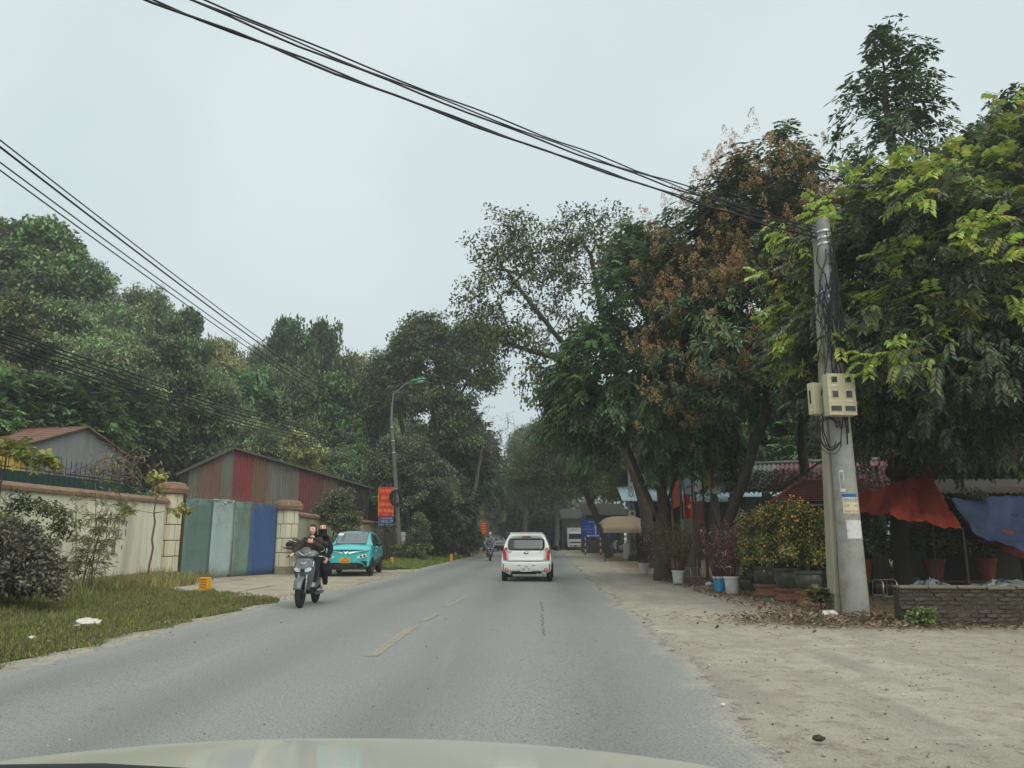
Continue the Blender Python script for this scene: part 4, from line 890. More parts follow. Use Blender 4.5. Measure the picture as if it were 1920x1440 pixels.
# undergrowth at the foot of the hill and behind the right-hand yard (nobody could count it)
def undergrowth(name, label, pts, rc, n_per, col, seed, L=.3, W=.08):
    rg = np.random.default_rng(seed); T = np.array(pts); x = clump_leaves(T, rg, 'small', T.mean(0) - [0, 0, 30], n_per, rc, L, W, col, .3, .3, droop=.3)
    o = link(bpy.data.objects.new(name, np_mesh(name, x[0], x[1], M_LEAF, x[2]))); return tag(o, label, 'undergrowth', kind='stuff')
rg = np.random.default_rng(60); pts = []
for k in range(420):
    Y = rg.uniform(22, 75); X = -17.2 - rg.random() ** 1.4 * 16 * min(1, Y / 40); pts.append((X, Y, hill_z(X, Y) + rg.uniform(.3, 2.2)))
for k in range(110): Y = rg.uniform(56, 95); pts.append((-8.5 - rg.random() * 9, Y, rg.uniform(.4, 3.0)))
undergrowth('undergrowth', 'tangled green undergrowth under the hillside trees', pts, 1.1, 150, srgb(56, 70, 48), 61)
pts = []
for k in range(170): pts.append((rg.uniform(14, 34), rg.uniform(26, 34), rg.uniform(.3, 3.6)))
for k in range(90): pts.append((rg.uniform(10, 26), rg.uniform(52, 62), rg.uniform(.3, 3.6)))
undergrowth('undergrowth', 'dark undergrowth closing the back of the right-hand yard', pts, 1.2, 130, srgb(48, 58, 42), 62)
# ---- yellow marker posts
M_MARK = mat('marker_yellow', srgb(222, 160, 40), .6, .08, 4, dirt=srgb(170, 116, 40), dirt_amt=.4, dscale=7)
M_MTXT = mat('marker_text', srgb(140, 84, 30), .8)
def marker(loc, w, h, label, rz=0, text=True):
    t = thing('marker_post', label, 'marker post', loc, rz, 'yellow marker posts along the left verge')
    MB().box((0, 0, h / 2 - .1), (w, w * .55, h + .2)).build('post', M_MARK, t, bevel=.015)
    if text:
        mb = MB()
        for k in range(4): mb.box((0, -w * .275 - .002, h * (.86 - .17 * k)), (w * (.62 - .1 * (k % 2)), .003, .018))
        mb.build('print', M_MTXT, t)
m0 = G(383, 1116); marker((m0.x, m0.y, .07), .26, .36, 'nearest yellow marker post in the grass before the gate', R(-18))
for px, py, lab in ((735, 1062, 'small yellow marker post behind the teal car'), (788, 1056, 'small yellow marker post in the verge right of the lamp pole'), (846, 1053, 'slim yellow marker post beneath the dense dark trees')):
    p = G(px, py); marker((p.x, p.y, .02), .16, .42, lab, R(-5), False)
# ---- grass
patch = lambda x, y: .55 + .45 * math.sin(x * 2.1 + 1.3 * math.sin(y)) * math.cos(y * 1.7)
def grass(name, label, n, xf, yr, hf, col, seed, w=.006):
    rg = np.random.default_rng(seed); Y = yr[0] + (yr[1] - yr[0]) * rg.random(n) ** 1.0; X = np.array([xf(y, r) for y, r in zip(Y, rg.random(n))])
    Z = np.array([verge_z(a, b) for a, b in zip(X, Y)]) - .01; H_ = np.array([hf(a, b) for a, b in zip(X, Y)]) * rg.uniform(.5, 1.4, n)
    kp = np.array([patch(x_ * .8 + .3, y_ * .9) for x_, y_ in zip(X, Y)]) + rg.random(n) * .45 > .42; X, Y, Z, H_ = X[kp], Y[kp], Z[kp], H_[kp]; n = len(X)
    a = rg.random(n) * 6.28; ln = rg.normal(0, .35, (n, 2)) * H_[:, None]
    P = np.stack([X, Y, Z], 1); s = np.stack([np.cos(a), np.sin(a), 0 * a], 1) * (w * (1 + H_ * 3))[:, None]
    T_ = P + np.stack([ln[:, 0], ln[:, 1], H_], 1); V = np.stack([P - s, P + s, T_], 1).reshape(-1, 3)
    cc_ = colvar(col, n, rg, .3, .15); dry = rg.random(n) < .18; cc_[dry] = colvar(srgb(104, 94, 68), int(dry.sum()), rg, .25, .1); C = np.repeat(cc_, 3, 0)
    o = link(bpy.data.objects.new(name, np_mesh(name, V, np.arange(3 * n).reshape(-1, 3), M_LEAF, C))); return tag(o, label, 'grass', kind='stuff')
eL = lambda y: float(road_edges(y)[0]) - (0 if y < 18 else (y - 18) * 1.3 if y < 30 else 0)
grass('grass', 'short patchy grass on the left verge below the wall', 90000, lambda y, r: eL(y) - .05 + .2 * wob(y * 1.6, 8) - r ** 1.15 * (11.4 + eL(y)), (5.5, 20.6), lambda x, y: (.035 + .06 * patch(x, y)) * (1 + 2.2 * max(0, min(1, (-8.6 - x) / 1.6))), srgb(84, 92, 54), 81)
grass('tall_grass', 'taller weeds and grass along the foot of the boundary wall', 9000, lambda y, r: -11.2 + r * 1.8, (10, 25), lambda x, y: .28 * (.4 + patch(x, y * 2)), srgb(100, 108, 70), 82, .008)
grass('grass', 'bright grass strip beside the road past the teal car', 26000, lambda y, r: float(road_edges(y)[0]) - .1 - r * 3.2, (35.5, 56), lambda x, y: .10 + .12 * patch(x, y), srgb(98, 116, 58), 83, .01)
# pale litter on the verge
M_PALE = mat('pale_plastic', srgb(206, 202, 190), .6, .1)
for px, py, lab, r_ in ((166, 1172, 'pale crumpled sack lying on the grass verge', .17), (60, 1190, 'small white scrap of litter on the grass verge', .06)):
    p = G(px, py, .1); mb = MB(); rg = np.random.default_rng(px)
    mb.ball((0, 0, r_ * .25), (r_, r_ * .6, r_ * .38), 14); mb.v = [tuple(np.array(v) * (1 + rg.normal(0, .12))) for v in mb.v]
    tag(mb.build('litter', M_PALE, None, loc=(p.x, p.y, verge_z(p.x, p.y)), rz=.6, smooth=35), lab, 'litter')
# ================================================================== RIGHT SIDE
M_POLE = mat('pole_concrete', srgb(158, 158, 150), .85, .14, 2.5, .35, 40, dirt=srgb(112, 110, 102), dirt_amt=.55, dscale=3.5)
M_POLE2 = mat('pole_concrete_old', srgb(164, 156, 138), .88, .12, 1.5, .3, 40, dirt=srgb(112, 98, 78), dirt_amt=.5, dscale=1.6, streak=True)
M_STEEL = mat('bright_steel', srgb(200, 202, 204), .3, .05, metal=.9); M_CABLE = mat('black_cable', srgb(34, 34, 36), .6, .1)
M_PAPER = mat('white_paper', srgb(214, 214, 208), .8, .05, 6, dirt=srgb(150, 150, 146), dirt_amt=.35, dscale=9)
M_CREAMP = mat('cream_paper', srgb(212, 202, 172), .8, .05); M_BLUEP = mat('blue_paper', srgb(40, 96, 156), .7, .05); M_OCHREP = mat('ochre_print', srgb(168, 128, 76), .8)
M_BOX = mat('meter_plastic', srgb(196, 190, 158), .55, .06, 3, dirt=srgb(150, 142, 112), dirt_amt=.3, dscale=4)
M_DGLASS = mat('meter_window', srgb(42, 44, 44), .12, .05, spec=.6)
pb = G(1605, 1153); HP = A(1541, 412, pb.y).z
def pole_round(t, r0, r1, h, m, n=20, loc=(0, 0)):
    mb = MB(); mb.tube([(loc[0], loc[1], -.2 + (h + .2) * k / 10) for k in range(11)], [r0 + (r1 - r0) * k / 10 for k in range(11)], n); return mb.build('shaft', m, t, smooth=40)
tp = thing('round_pole', 'round grey concrete pole with meter boxes and stuck-on posters', 'utility pole', (pb.x, pb.y, 0))
pole_round(tp, .25, .128, HP, M_POLE)
rat = lambda z: .25 + (.128 - .25) * (z + .2) / (HP + .2)
for z in (HP - .28, HP - .42, HP - .55, HP - 1.55, HP - 1.68):
    MB().lathe([(rat(z) + .012, z - .025), (rat(z) + .018, z), (rat(z) + .012, z + .025)], n=20, caps=False).build('steel_band', M_STEEL, tp, smooth=True)
for z in (HP - .8, HP - 1.0, HP - 1.2): MB().lathe([(.018, 0), (.018, .01)], (0, -rat(z) - .002, z), 8, axis='Y').build('bolt_hole', mat('hole', (.02, .02, .02), .9), tp)
def patch(t, z0, z1, a0, a1, m, name='poster', off=.004):
    mb = MB(); mb.grid(lambda u, v: ((r := rat(z0 + (z1 - z0) * v) + off) * math.sin(a0 + (a1 - a0) * u), -r * math.cos(a0 + (a1 - a0) * u), z0 + (z1 - z0) * v), 12, 3)
    return mb.build(name, m, t, smooth=True)
zz = lambda py: A(1600, py, pb.y - .2).z
po = patch(tp, zz(963), zz(932), -.72, .72, M_CREAMP); po['label'] = 'cream poster with blue heading and phone number'
patch(tp, zz(932), zz(926), -.72, .55, M_BLUEP, 'poster_heading', .005)
wp = patch(tp, zz(1010), zz(975), -.55, .85, M_PAPER, 'torn_poster'); wp['label'] = 'weathered white paper'
for z0, z1, a0, a1 in ((zz(922), zz(884), -.83, -.78), (zz(885), zz(881), -.83, -.45), (zz(905), zz(885), -.5, -.44), (zz(922), zz(916), -.8, -.4)): patch(tp, z0, z1, a0, a1, M_PAPER, 'paper_scrap', .005)
def bent_text(t, text, z, size, m, width, a_c=0.0, off=.007):
    o = lettering(text, size, m, t, Matrix.Identity(4), width=width); me = o.data
    co = np.zeros(len(me.vertices) * 3); me.vertices.foreach_get('co', co); co = co.reshape(-1, 3); r = rat(z) + off; a = a_c + co[:, 0] / r
    me.vertices.foreach_set('co', np.stack([r * np.sin(a), -r * np.cos(a) - co[:, 2], z + co[:, 1]], 1).ravel()); me.update(); return o
bent_text(tp, 'KHOAN CẮT BÊ TÔNG', zz(936), .035, M_BLUEP, .27); bent_text(tp, 'RÚT LÕI KHOAN GIẾNG', zz(939.5), .03, M_BLUEP, .27)
bent_text(tp, '0968 433 20', zz(959), .062, M_OCHREP, .27); bent_text(tp, 'UY TÍN', zz(948), .05, M_OCHREP, .09, -.4); bent_text(tp, '24/7', zz(948), .05, M_OCHREP, .09, .35)
# square pole touching it
p2 = G(1577, 1150); ts = thing('square_pole', 'square weathered concrete pole standing against the round pole', 'utility pole', (p2.x - .02, p2.y, 0), R(4))
H2 = A(1531, 425, p2.y).z
mb = MB(); SHX = lambda z: .155 * max(0, z) / H2
mb.loft([[(-a + SHX(z), -b - SHX(z) * .7, z), (a + SHX(z), -b - SHX(z) * .7, z), (a + SHX(z), b - SHX(z) * .7, z), (-a + SHX(z), b - SHX(z) * .7, z)] for a, b, z in ((.17, .15, -.2), (.165, .15, 0), (.10, .09, H2))]); mb.build('shaft', M_POLE2, ts, bevel=.02)
for s in (-1, 1): MB().loft([[(-a + SHX(z), s * b - SHX(z) * .7 - .001, z), (a + SHX(z), s * b - SHX(z) * .7 - .001, z), (a + SHX(z), s * b - SHX(z) * .7 + .001, z), (-a + SHX(z), s * b - SHX(z) * .7 + .001, z)] for a, b, z in ((.07, .150, .6), (.04, .099, H2 - .6))]).build('recess', mat('pole_recess', srgb(128, 122, 108), .9), ts)
MB().box((SHX(zz(985)), -.158, zz(985)), (.15, .006, .62), mat=Matrix.Rotation(R(-.2), 3, 'X')).build('torn_poster', M_PAPER, ts)
# meter boxes
def meter_box(label, c, w, h, d, rows, rz, group='meter boxes on the twin pole'):
    t = thing('meter_box', label, 'meter box', c, rz, group); MB().box((0, 0, h / 2), (w, d, h)).build('casing', M_BOX, t, bevel=.012)
    k = len(rows); z = h
    for i, (n, hh, wd) in enumerate(rows):
        z -= hh * h
        if i < k - 1: MB().box((0, -d / 2 + .01, z + .006), (w + .02, .03, .016)).build('hinge_ridge', M_BOX, t)
        for j in range(n):
            x = (j + .5) * w / n - w / 2; wn_ = MB().box((x, -d / 2 - .004, z + hh * h * .55), (w / n * wd, .012, hh * h * .52)).build('window', M_BOX, t, bevel=.003)
            MB().box((x, -d / 2 - .008, z + hh * h * .55), (w / n * wd * .84, .008, hh * h * .42)).build('pane', M_DGLASS, wn_)
            if wd < .6 and (i + j) % 2 == 0: MB().box((x, -d / 2 - .003, z + hh * h * .14), (w / n * .45, .006, .035)).build('tag', M_PAPER, t)
    return t
bc = A(1577, 780, pb.y - .38); meter_box('six-window cream meter box on the front of the round pole', bc, .54, .80, .22, [(2, .33, .5), (2, .38, .5), (2, .29, .9)], R(4))
bc2 = A(1541, 778, pb.y - .05); meter_box('narrow cream meter box on the left side of the square pole', (bc2.x - .08, bc2.y, bc2.z), .17, .62, .28, [(1, 1.0, .3)], R(-70))
# tangle of cables running down the pole
rg = np.random.default_rng(90); ct = thing('pole_cables', 'tangle of black cables hanging down the twin pole', 'cables', (pb.x, pb.y, 0)); 
for k in range(26):
    za = HP - rg.uniform(.3, 1.6); zb_ = rg.uniform(4.35, 5.6) if k < 20 else rg.uniform(3.1, 3.6); a = rg.uniform(-1.5, .9); pts = []
    for i in range(12):
        f = i / 11; z = za + (zb_ - za) * f; aa = a + .35 * math.sin(f * 6 + k) + rg.normal(0, .06); r = rat(z) + .02 + .06 * math.sin(math.pi * f) * rg.random() + (.02 if aa < -.8 else 0)
        xo = -.2 * max(0, min(1, (-aa - .4) / 1.0)) * (1 - z / HP * .5); pts.append((r * math.sin(aa) + xo, -r * math.cos(aa) - .02, z))
    mb = MB(); mb.tube(pts, .009 + .006 * rg.random(), 5); mb.build('cable', M_CABLE, ct, smooth=True)
for k in range(8):
    c = Vector((-.22, -.26, 3.35)); mb = MB(); w_, h_ = rg.uniform(.12, .28), rg.uniform(.2, .42)
    mb.tube([c + Vector((w_ * math.cos(a) - .1, -.03 * math.sin(a * 2 + k), h_ * math.sin(a))) for a in np.linspace(.3, 5.7, 14)], .007, 5); mb.build('loop', M_CABLE, ct, smooth=True)
# ---- low mossy brick wall
M_MOSS = mat('mossy_render', srgb(66, 60, 52), .95, .4, 3, .8, 14, dirt=srgb(122, 114, 98), dirt_amt=.3, dscale=3.2)
M_MOSSB = mat('old_brick', srgb(74, 63, 53), .95, .4, 2.3, .8, 18, dirt=srgb(66, 64, 52), dirt_amt=.6, dscale=3.6)
wa = G(1694, 1174); wL = 7.5; hw = A(1700, 1104, wa.y).z
bw = thing('low_wall', 'low crumbling mossy brick wall at the lower right', 'wall', (wa.x, wa.y + .14, 0), R(-1.5))
MB().box((wL / 2, .02, hw / 2 - .1), (wL, .20, hw + .16)).build('core', M_MOSS, bw)
nr = 9; bh = hw / nr
bms = []
for k in range(6):
    mb = MB(); mb.box((0, 0, 0), (.215, .10, bh - .010)); rgb_ = np.random.default_rng(k); mb.v = [tuple(np.array(v) + rgb_.normal(0, .006, 3)) for v in mb.v]; bms.append(mb.mesh('brick', [M_MOSSB, M_MOSS][k % 2]))
for r_ in range(nr):
    for k in range(33):
        x = .11 + k * .226 + (.11 if r_ % 2 else 0)
        if x > wL - .1: continue
        o = link(bpy.data.objects.new('brick', random.choice(bms)), bw); o.location = (x, -.040 + random.uniform(-.012, .012), (r_ + .5) * bh); o.rotation_euler = (random.uniform(-.03, .03), random.uniform(-.02, .02), random.uniform(-.04, .04))
for k in range(16):
    x0 = k * wL / 16; MB().box((x0 + wL / 32, .0, hw + .012 + random.uniform(-.006, .012)), (wL / 16 - random.uniform(.006, .03), .27, .045)).build('coping', mat('wall_cap', srgb(116, 106, 90), .95, .3, 4, .6, 20, dirt=srgb(92, 84, 70), dirt_amt=.5), bw, bevel=.012)
shrub('weed', 'small green weed at the foot of the low brick wall', (wa.x + .25, wa.y - .12, 0), [(0, 0, .12, .28, .16, .12, 22)], dict(style='small', n_per=36, rc=.1, L=.07, W=.02, col=srgb(90, 98, 66), droop=0), 92, r=.008)
shrub('broad_leaf_plant', 'low broad-leaved plant left of the pole foot', (p2.x - .32, p2.y + .12, 0), [(0, 0, .24, .22, .2, .16, 14)], dict(style='rosette', n_per=8, rc=.1, L=.22, W=.075, col=srgb(108, 116, 84), droop=.1, updir=.9), 93, r=.012)
# ---- kumquat trees in glazed pots on terracotta stands
M_GLAZE = mat('glazed_pot', srgb(74, 78, 68), .35, .25, 4, .15, 20, spec=.5, dirt=srgb(112, 104, 72), dirt_amt=.4, dscale=5)
M_TERRA = mat('terracotta', srgb(142, 100, 80), .9, .2, 4, .3, 30, dirt=srgb(96, 76, 64), dirt_amt=.45, dscale=4); M_TERRAR = mat('terracotta_red', srgb(138, 76, 60), .85, .15, 4, .2, 30)
M_FRUIT = mat('kumquat_fruit', srgb(214, 152, 66), .4, .12, 2)
def kumquat_proto(nf, seed, dark=False, leafcol=srgb(82, 90, 50), pot='glaze'):
    rg = np.random.default_rng(seed); t = thing('kumquat_tree', '', 'potted tree'); H0 = .42
    if pot == 'glaze':
        MB().lathe([(.15, 0), (.17, .03), (.235, .14), (.25, .24), (.225, .32), (.26, .34), (.26, .39), (.225, .395), (.21, .36)], n=24, caps=True).build('pot', M_GLAZE, t, smooth=35)
    else: MB().lathe([(.13, 0), (.17, .2), (.20, .36), (.225, .365), (.225, .41), (.195, .41), (.18, .38)], n=20).build('pot', M_TERRAR, t, smooth=35)
    bl_ = [(0, 0, 1.0, .46, .46, .42, 44), (0, 0, .72, .50, .50, .26, 40), (.02, 0, 1.36, .34, .34, .28, 26)]
    T = blob_points(bl_, rg, .4, .55); grow([[(0, 0, .36), (.02, 0, .7), (0, 0, 1.3)]], T, rg, .03, .003, .2, .05).build('stems', M_BARK, t, smooth=True)
    x = clump_leaves(T, rg, 'small', (0, 0, .7), 58, .19, .075, .019, leafcol, .3, .25, droop=.2); link(bpy.data.objects.new('crown', np_mesh('crown', x[0], x[1], M_LEAFG, x[2])), t)
    fm = MB()
    for k in range(nf):
        d = unit(rg.normal(size=3)); i = rg.integers(len(T)); c = T[i] + unit(T[i] - np.array([0, 0, .85])) * rg.uniform(.0, .2) + rg.normal(0, .07, 3); r_ = rg.uniform(.016, .025)
        fm.ball(tuple(c), r_, 6)
    o = fm.build('fruit', M_FRUIT, t, smooth=True); o['kind'] = 'stuff'; return t
def stand_proto():
    t = thing('pot_stand', '', 'pot stand'); mb = MB()
    pr = [(.25, 0), (.25, .05), (.215, .08), (.205, .17), (.235, .21), (.25, .235), (.25, .27)]
    mb.loft([[(r_ * sx * (1 if abs(sy) else 1), r_ * sy, z) for sx, sy in ((-1, -.55), (-.55, -1), (.55, -1), (1, -.55), (1, .55), (.55, 1), (-.55, 1), (-1, .55))] for r_, z in pr]); mb.build('body', M_TERRA, t, smooth=25)
    for s in (-1, 1):
        for k in (0, 1): MB().lathe([(.028, 0), (.028, .012)], (s * .08 if k == 0 else s * .08, -.246 if k == 0 else .236, .027), 10, axis='Y').build('drain_hole', mat('hole', (.02, .02, .02), .9), t)
    return t
KQ = kumquat_proto(230, 901); KQ2 = kumquat_proto(40, 902, leafcol=srgb(78, 86, 56), pot='terra'); ST = stand_proto(); used = {KQ: 0, KQ2: 0, ST: 0}
def put(p, loc, label, group, scale=1.0, rz=None):
    o = p if not used[p] else dup(p); used[p] = 1; o.location = loc; o.rotation_euler = (0, 0, random.uniform(0, 6.28) if rz is None else rz); o.scale = (scale,) * 3; o['label'] = label; o['group'] = group; return o
for k, (px, py, lab, s) in enumerate(((1437, 1119, 'kumquat tree farthest left of the three on stands', 1.08), (1478, 1129, 'kumquat tree in the middle of the three on stands', 1.12), (1520, 1137, 'kumquat tree on the stand closest to the twin pole', 1.08))):
    p = G(px, py); put(ST, (p.x, p.y, .03), lab.replace('kumquat tree', 'terracotta pot stand').replace('on stands', 'under kumquats').replace('on the stand', ''), 'terracotta stands under the kumquats', 1.0, R(8))
    put(KQ, (p.x, p.y, .30), lab, 'orange kumquat trees in pots', s)
for px, py, z, lab, s in ((1398, 1108, .0, 'smaller kumquat tree in a pot at the left end of the kumquat group', 1.0), (1455, 1098, .3, 'kumquat tree standing behind the left stands', 1.2), (1505, 1100, .45, 'tallest kumquat tree behind the right stands', 1.3), (1553, 1112, .25, 'kumquat tree half hidden behind the twin pole', 1.05)):
    p = G(px, py); put(KQ, (p.x, p.y, z), lab, 'orange kumquat trees in pots', s)
    if z > .1: MB().box((0, 0, z / 2 - .04), (.5, .5, z + .04)).build('plinth_block', M_MOSS, None, loc=(p.x, p.y, .04), rz=.2); o_ = bpy.context.scene.objects[-1] if False else None
for px, py, z, lab, s in ((1640, 1110, .35, 'dull green kumquat just right of the twin pole', 1.0), (1690, 1098, .35, 'dull green kumquat behind the metal stools', 1.0), (1745, 1094, .35, 'dull green kumquat under the red tarpaulin', 1.05), (1850, 1092, .35, 'dull green kumquat in a red pot behind the low wall', 1.05), (1795, 1090, .3, 'dull green kumquat between the red and blue tarpaulins', 1.0)):
    p = G(px, py + 10); put(KQ2, (p.x, p.y + .5, z), lab, 'dull green kumquats behind the low wall', s * 1.22)
n_ = 0
for o in list(COL.objects):
    if o.name.startswith('plinth_block'):
        n_ += 1; tag(o, ['mossy block under the kumquat behind the left stands', 'mossy block under the tallest kumquat', 'mossy block under the kumquat behind the twin pole'][n_ - 1], 'block')
# low bench boards that carry the back pots
bp_ = G(1640, 1120); bn = thing('plank_bench', 'low plank bench carrying the dull kumquats behind the low wall', 'bench', (bp_.x - .2, bp_.y + .5, 0), R(0))
for y in (-.26, .0, .26): MB().box((1.9, y + .05, .355), (4.6, .22, .04)).build('plank', mat('old_plank', srgb(98, 86, 72), .9, .3, 3, .4), bn, bevel=.004)
for x in (.1, 1.9, 3.7): MB().box((x, .05, .18), (.18, .6, .3)).build('block', M_MOSS, bn, bevel=.01)
for o in COL.objects:
    if o.name.startswith('kumquat_tree') and 'dull' in o['label']: o.location = (o.location.x, bn.location.y + random.uniform(-.05, .12), .377)
# ---- buckets of cut peach branches
M_WHITEB = mat('white_bucket', srgb(200, 202, 200), .5, .06, 5, dirt=srgb(140, 136, 126), dirt_amt=.4, dscale=6); M_BLUEB = mat('blue_bucket', srgb(60, 150, 196), .5, .06, 5, dirt=srgb(70, 110, 130), dirt_amt=.3)
M_REDTW = mat('red_twig', srgb(92, 58, 50), .8, .25); M_PINK = mat('pink_bud', srgb(160, 112, 118), .6, .15)
def bucket(label, loc, m, s=1.0, rim=None):
    t = thing('bucket', label, 'bucket', loc, random.uniform(0, 6), 'paint buckets holding cut branches', s)
    MB().lathe([(.125, 0), (.13, .01), (.155, .34), (.148, .34), (.13, .06)], n=20).build('tub', m, t, smooth=35)
    MB().lathe([(.150, .30), (.168, .305), (.168, .345), (.150, .35)], n=20, caps=False).build('rim', rim or M_WHITEB, t, smooth=35)
    mb = MB(); mb.tube([(.165 * math.cos(a), -.165 * abs(math.sin(a)) * .5 - .03, .30 - .15 * math.sin(a)) for a in np.linspace(0, math.pi, 10)], .004, 5); mb.build('handle', M_STEEL, t)
    return t
def branches(label, loc, n, h, spr, m, buds, seed, leaves=None, name='cut_branches', white=0):
    rg = np.random.default_rng(seed); t = thing(name, label, 'branches', loc, 0, 'cut branches for sale'); mb = MB(); bd = MB(); LV = []; ends = []
    for k in range(n):
        a = rg.random() * 6.28; b = Vector((.09 * math.cos(a) * rg.random(), .09 * math.sin(a) * rg.random(), .06)); d = Vector((math.cos(a) * spr * rg.random() ** .6, math.sin(a) * spr * rg.random() ** .6, 1)).normalized(); ln = h * rg.uniform(.65, 1.05)
        pts = [b + d * ln * f + Vector(rg.normal(0, .012, 3)) for f in np.linspace(0, 1, 6)]; mb.tube(pts, [.008 - .0011 * i for i in range(6)], 4, caps=False)
        for j in range(7):
            f = rg.uniform(.35, 1); p = b + d * ln * f; e = p + (d + Vector(rg.normal(0, .35, 3))).normalized() * rg.uniform(.15, .4); mb.tube([p, e], [.004, .002], 3, caps=False)
            ends.append((np.array(p), np.array(e)))
            for _ in range(buds):
                c = p.lerp(e, rg.random()); bd.ball(tuple(c), rg.uniform(.008, .015), 4)
    if leaves:
        for p, e in ends:
            k2 = 9; P = p + (e - p) * rg.random((k2, 1)); LV.append(leaf_arrays(P, rg.normal(0, 1, (k2, 3)), rg.normal(0, 1, (k2, 3)), rg.uniform(.03, .06, k2), rg.uniform(.006, .012, k2), colvar(leaves, k2, rg, .25)))
        x = join_np(LV); link(bpy.data.objects.new('leaves', np_mesh('leaves', x[0], x[1], M_LEAF, x[2])), t)
    mb.build('stems', m, t)
    if buds: o = bd.build('buds', M_PINK, t, smooth=True); o['kind'] = 'stuff'
    if white:
        wb = MB()
        for k in range(white):
            a = rg.random() * 6.28; r_ = rg.uniform(.15, .4); z = rg.uniform(.5, h * .9); c = Vector((r_ * math.cos(a), r_ * math.sin(a), z)); d2 = Vector(rg.normal(0, 1, 3)).normalized() * rg.uniform(.08, .16); wb.tube([c, c + d2 * .6 + Vector((0, 0, .03)), c + d2], .006, 4)
        wb.build('paper_ties', M_PAPER, t)
    return t
b1 = G(1272, 1097); bucket('white bucket of brown-green twigs between the two big trunks', (b1.x, b1.y, .03), M_WHITEB, 1.15); branches('bundle of brown-green twigs standing in the lone white bucket', (b1.x, b1.y, .05), 60, 1.75, .42, M_REDTW, 0, 94, srgb(92, 92, 60))
b2 = G(1351, 1112); bucket('blue bucket beside a white one under the peach branches', (b2.x, b2.y, .03), M_BLUEB, 1.12); branches('peach branches with paper ties in the blue bucket', (b2.x, b2.y, .05), 34, 1.75, .45, M_REDTW, 1, 95, white=20)
b3 = G(1370, 1115); bucket('white bucket beside the blue one under the peach branches', (b3.x + .03, b3.y - .05, .03), M_WHITEB, 1.2); branches('peach branches with pink buds in the white bucket', (b3.x + .03, b3.y - .05, .05), 44, 1.6, .3, M_REDTW, 2, 96, white=14)
b4 = G(1208, 1078); bucket('grubby white bucket left of the roadside trunk', (b4.x, b4.y, .03), M_WHITEB, 1.2); branches('dark branches with white ties left of the roadside trunk', (b4.x, b4.y, .05), 40, 1.7, .4, M_REDTW, 0, 97, white=34)
# ---- metal stools
def stool(label, loc, rz, s=1.0):
    t = thing('metal_stool', label, 'stool', loc, rz, 'tubular metal stools by the low wall', s); w = .17; h = .46
    for sx in (-1, 1):
        mb = MB(); mb.tube([(sx * w * 1.12, -w * 1.12, 0), (sx * w, -w, h - .05), (sx * w, -w + .05, h), (sx * w, w - .05, h), (sx * w, w, h - .05), (sx * w * 1.12, w * 1.12, 0)], .012, 7); mb.build('leg_loop', M_STEEL, t, smooth=True)
    for z in (.12,): 
        for sy in (-1, 1): MB().beam((-w * 1.08, sy * w * 1.08, z), (w * 1.08, sy * w * 1.08, z), .014).build('stretcher', M_STEEL, t)
    for k in range(4): MB().box((0, -.12 + k * .08, h + .004), (w * 2, .05, .012)).build('seat_slat', mat('stool_top', srgb(120, 112, 100), .6), t)
    return t
q = G(1662, 1130); stool('metal stool standing between twin pole and low wall', (q.x, q.y, .03), .2); q = G(1714, 1122); stool('metal stool partly hidden by the end of the low wall', (q.x, q.y + .2, .03), .5, .95)
q = G(1318, 1100); stool('metal stool behind the buckets under the mango tree', (q.x, q.y + 1.2, .03), .3)
# ---- tarpaulins
def tarp(label, corners, m, sag, nx=34, ny=24, seed=0):
    o = Vector(corners[0]); c = [Vector(p) - o for p in corners]; mb = MB()
    def fn(u, v):
        p = c[0].lerp(c[1], u).lerp(c[3].lerp(c[2], u), v); k = math.sin(math.pi * u) * math.sin(math.pi * v)
        return p + Vector((0, .05 * math.sin(u * 9 + v * 4 + seed), -sag * k + .03 * math.sin(u * 13 + v * 7 + seed) + .02 * math.sin(v * 17) + .014 * math.sin(u * 41 + 9 * v + seed * 3) + .012 * math.sin(v * 37 - u * 21 + seed)))
    mb.grid(fn, nx, ny); ob = mb.build('tarpaulin', m, None, smooth=True, solid=.006); ob.location = o
    return tag(ob, label, 'tarpaulin', 'tarpaulins over the yard')
M_RTARP = mat('red_tarp', srgb(166, 66, 46), .6, .2, 2.5, .1, 10, spec=.3, dirt=srgb(140, 52, 34), dirt_amt=.3, dscale=1.4); M_BTARP = mat('blue_tarp', srgb(44, 60, 104), .5, .15, 1.5, .15, 10, spec=.4, dirt=srgb(40, 54, 96), dirt_amt=.4, dscale=1.6)
Yt = 17.5
tarp('red tarpaulin stretched as an awning behind the low wall', [A(1672, 905, Yt + .6), A(1738, 886, Yt + .6), A(1806, 992, Yt - 1.2), A(1666, 966, Yt - 1.0)], M_RTARP, .1, seed=1)
tarp('red tarpaulin corner showing right of the twin pole', [A(1585, 930, Yt + 1.5), A(1690, 905, Yt + 1.5), A(1690, 962, Yt + .4), A(1585, 962, Yt + .8)], M_RTARP, .08, seed=3)
tarp('blue tarpaulin sheet at the right edge over the yard', [A(1785, 937, Yt + 1.8), A(1990, 925, Yt + 1.8), A(2010, 1070, Yt - 1), A(1820, 995, Yt - .4)], M_BTARP, .25, seed=2)
tarp('red tarpaulin hanging below the blue one', [A(1808, 975, Yt + .6), A(1990, 1015, Yt + .6), A(1990, 1075, Yt + .4), A(1836, 1012, Yt + .4)], M_RTARP, .1, seed=5)
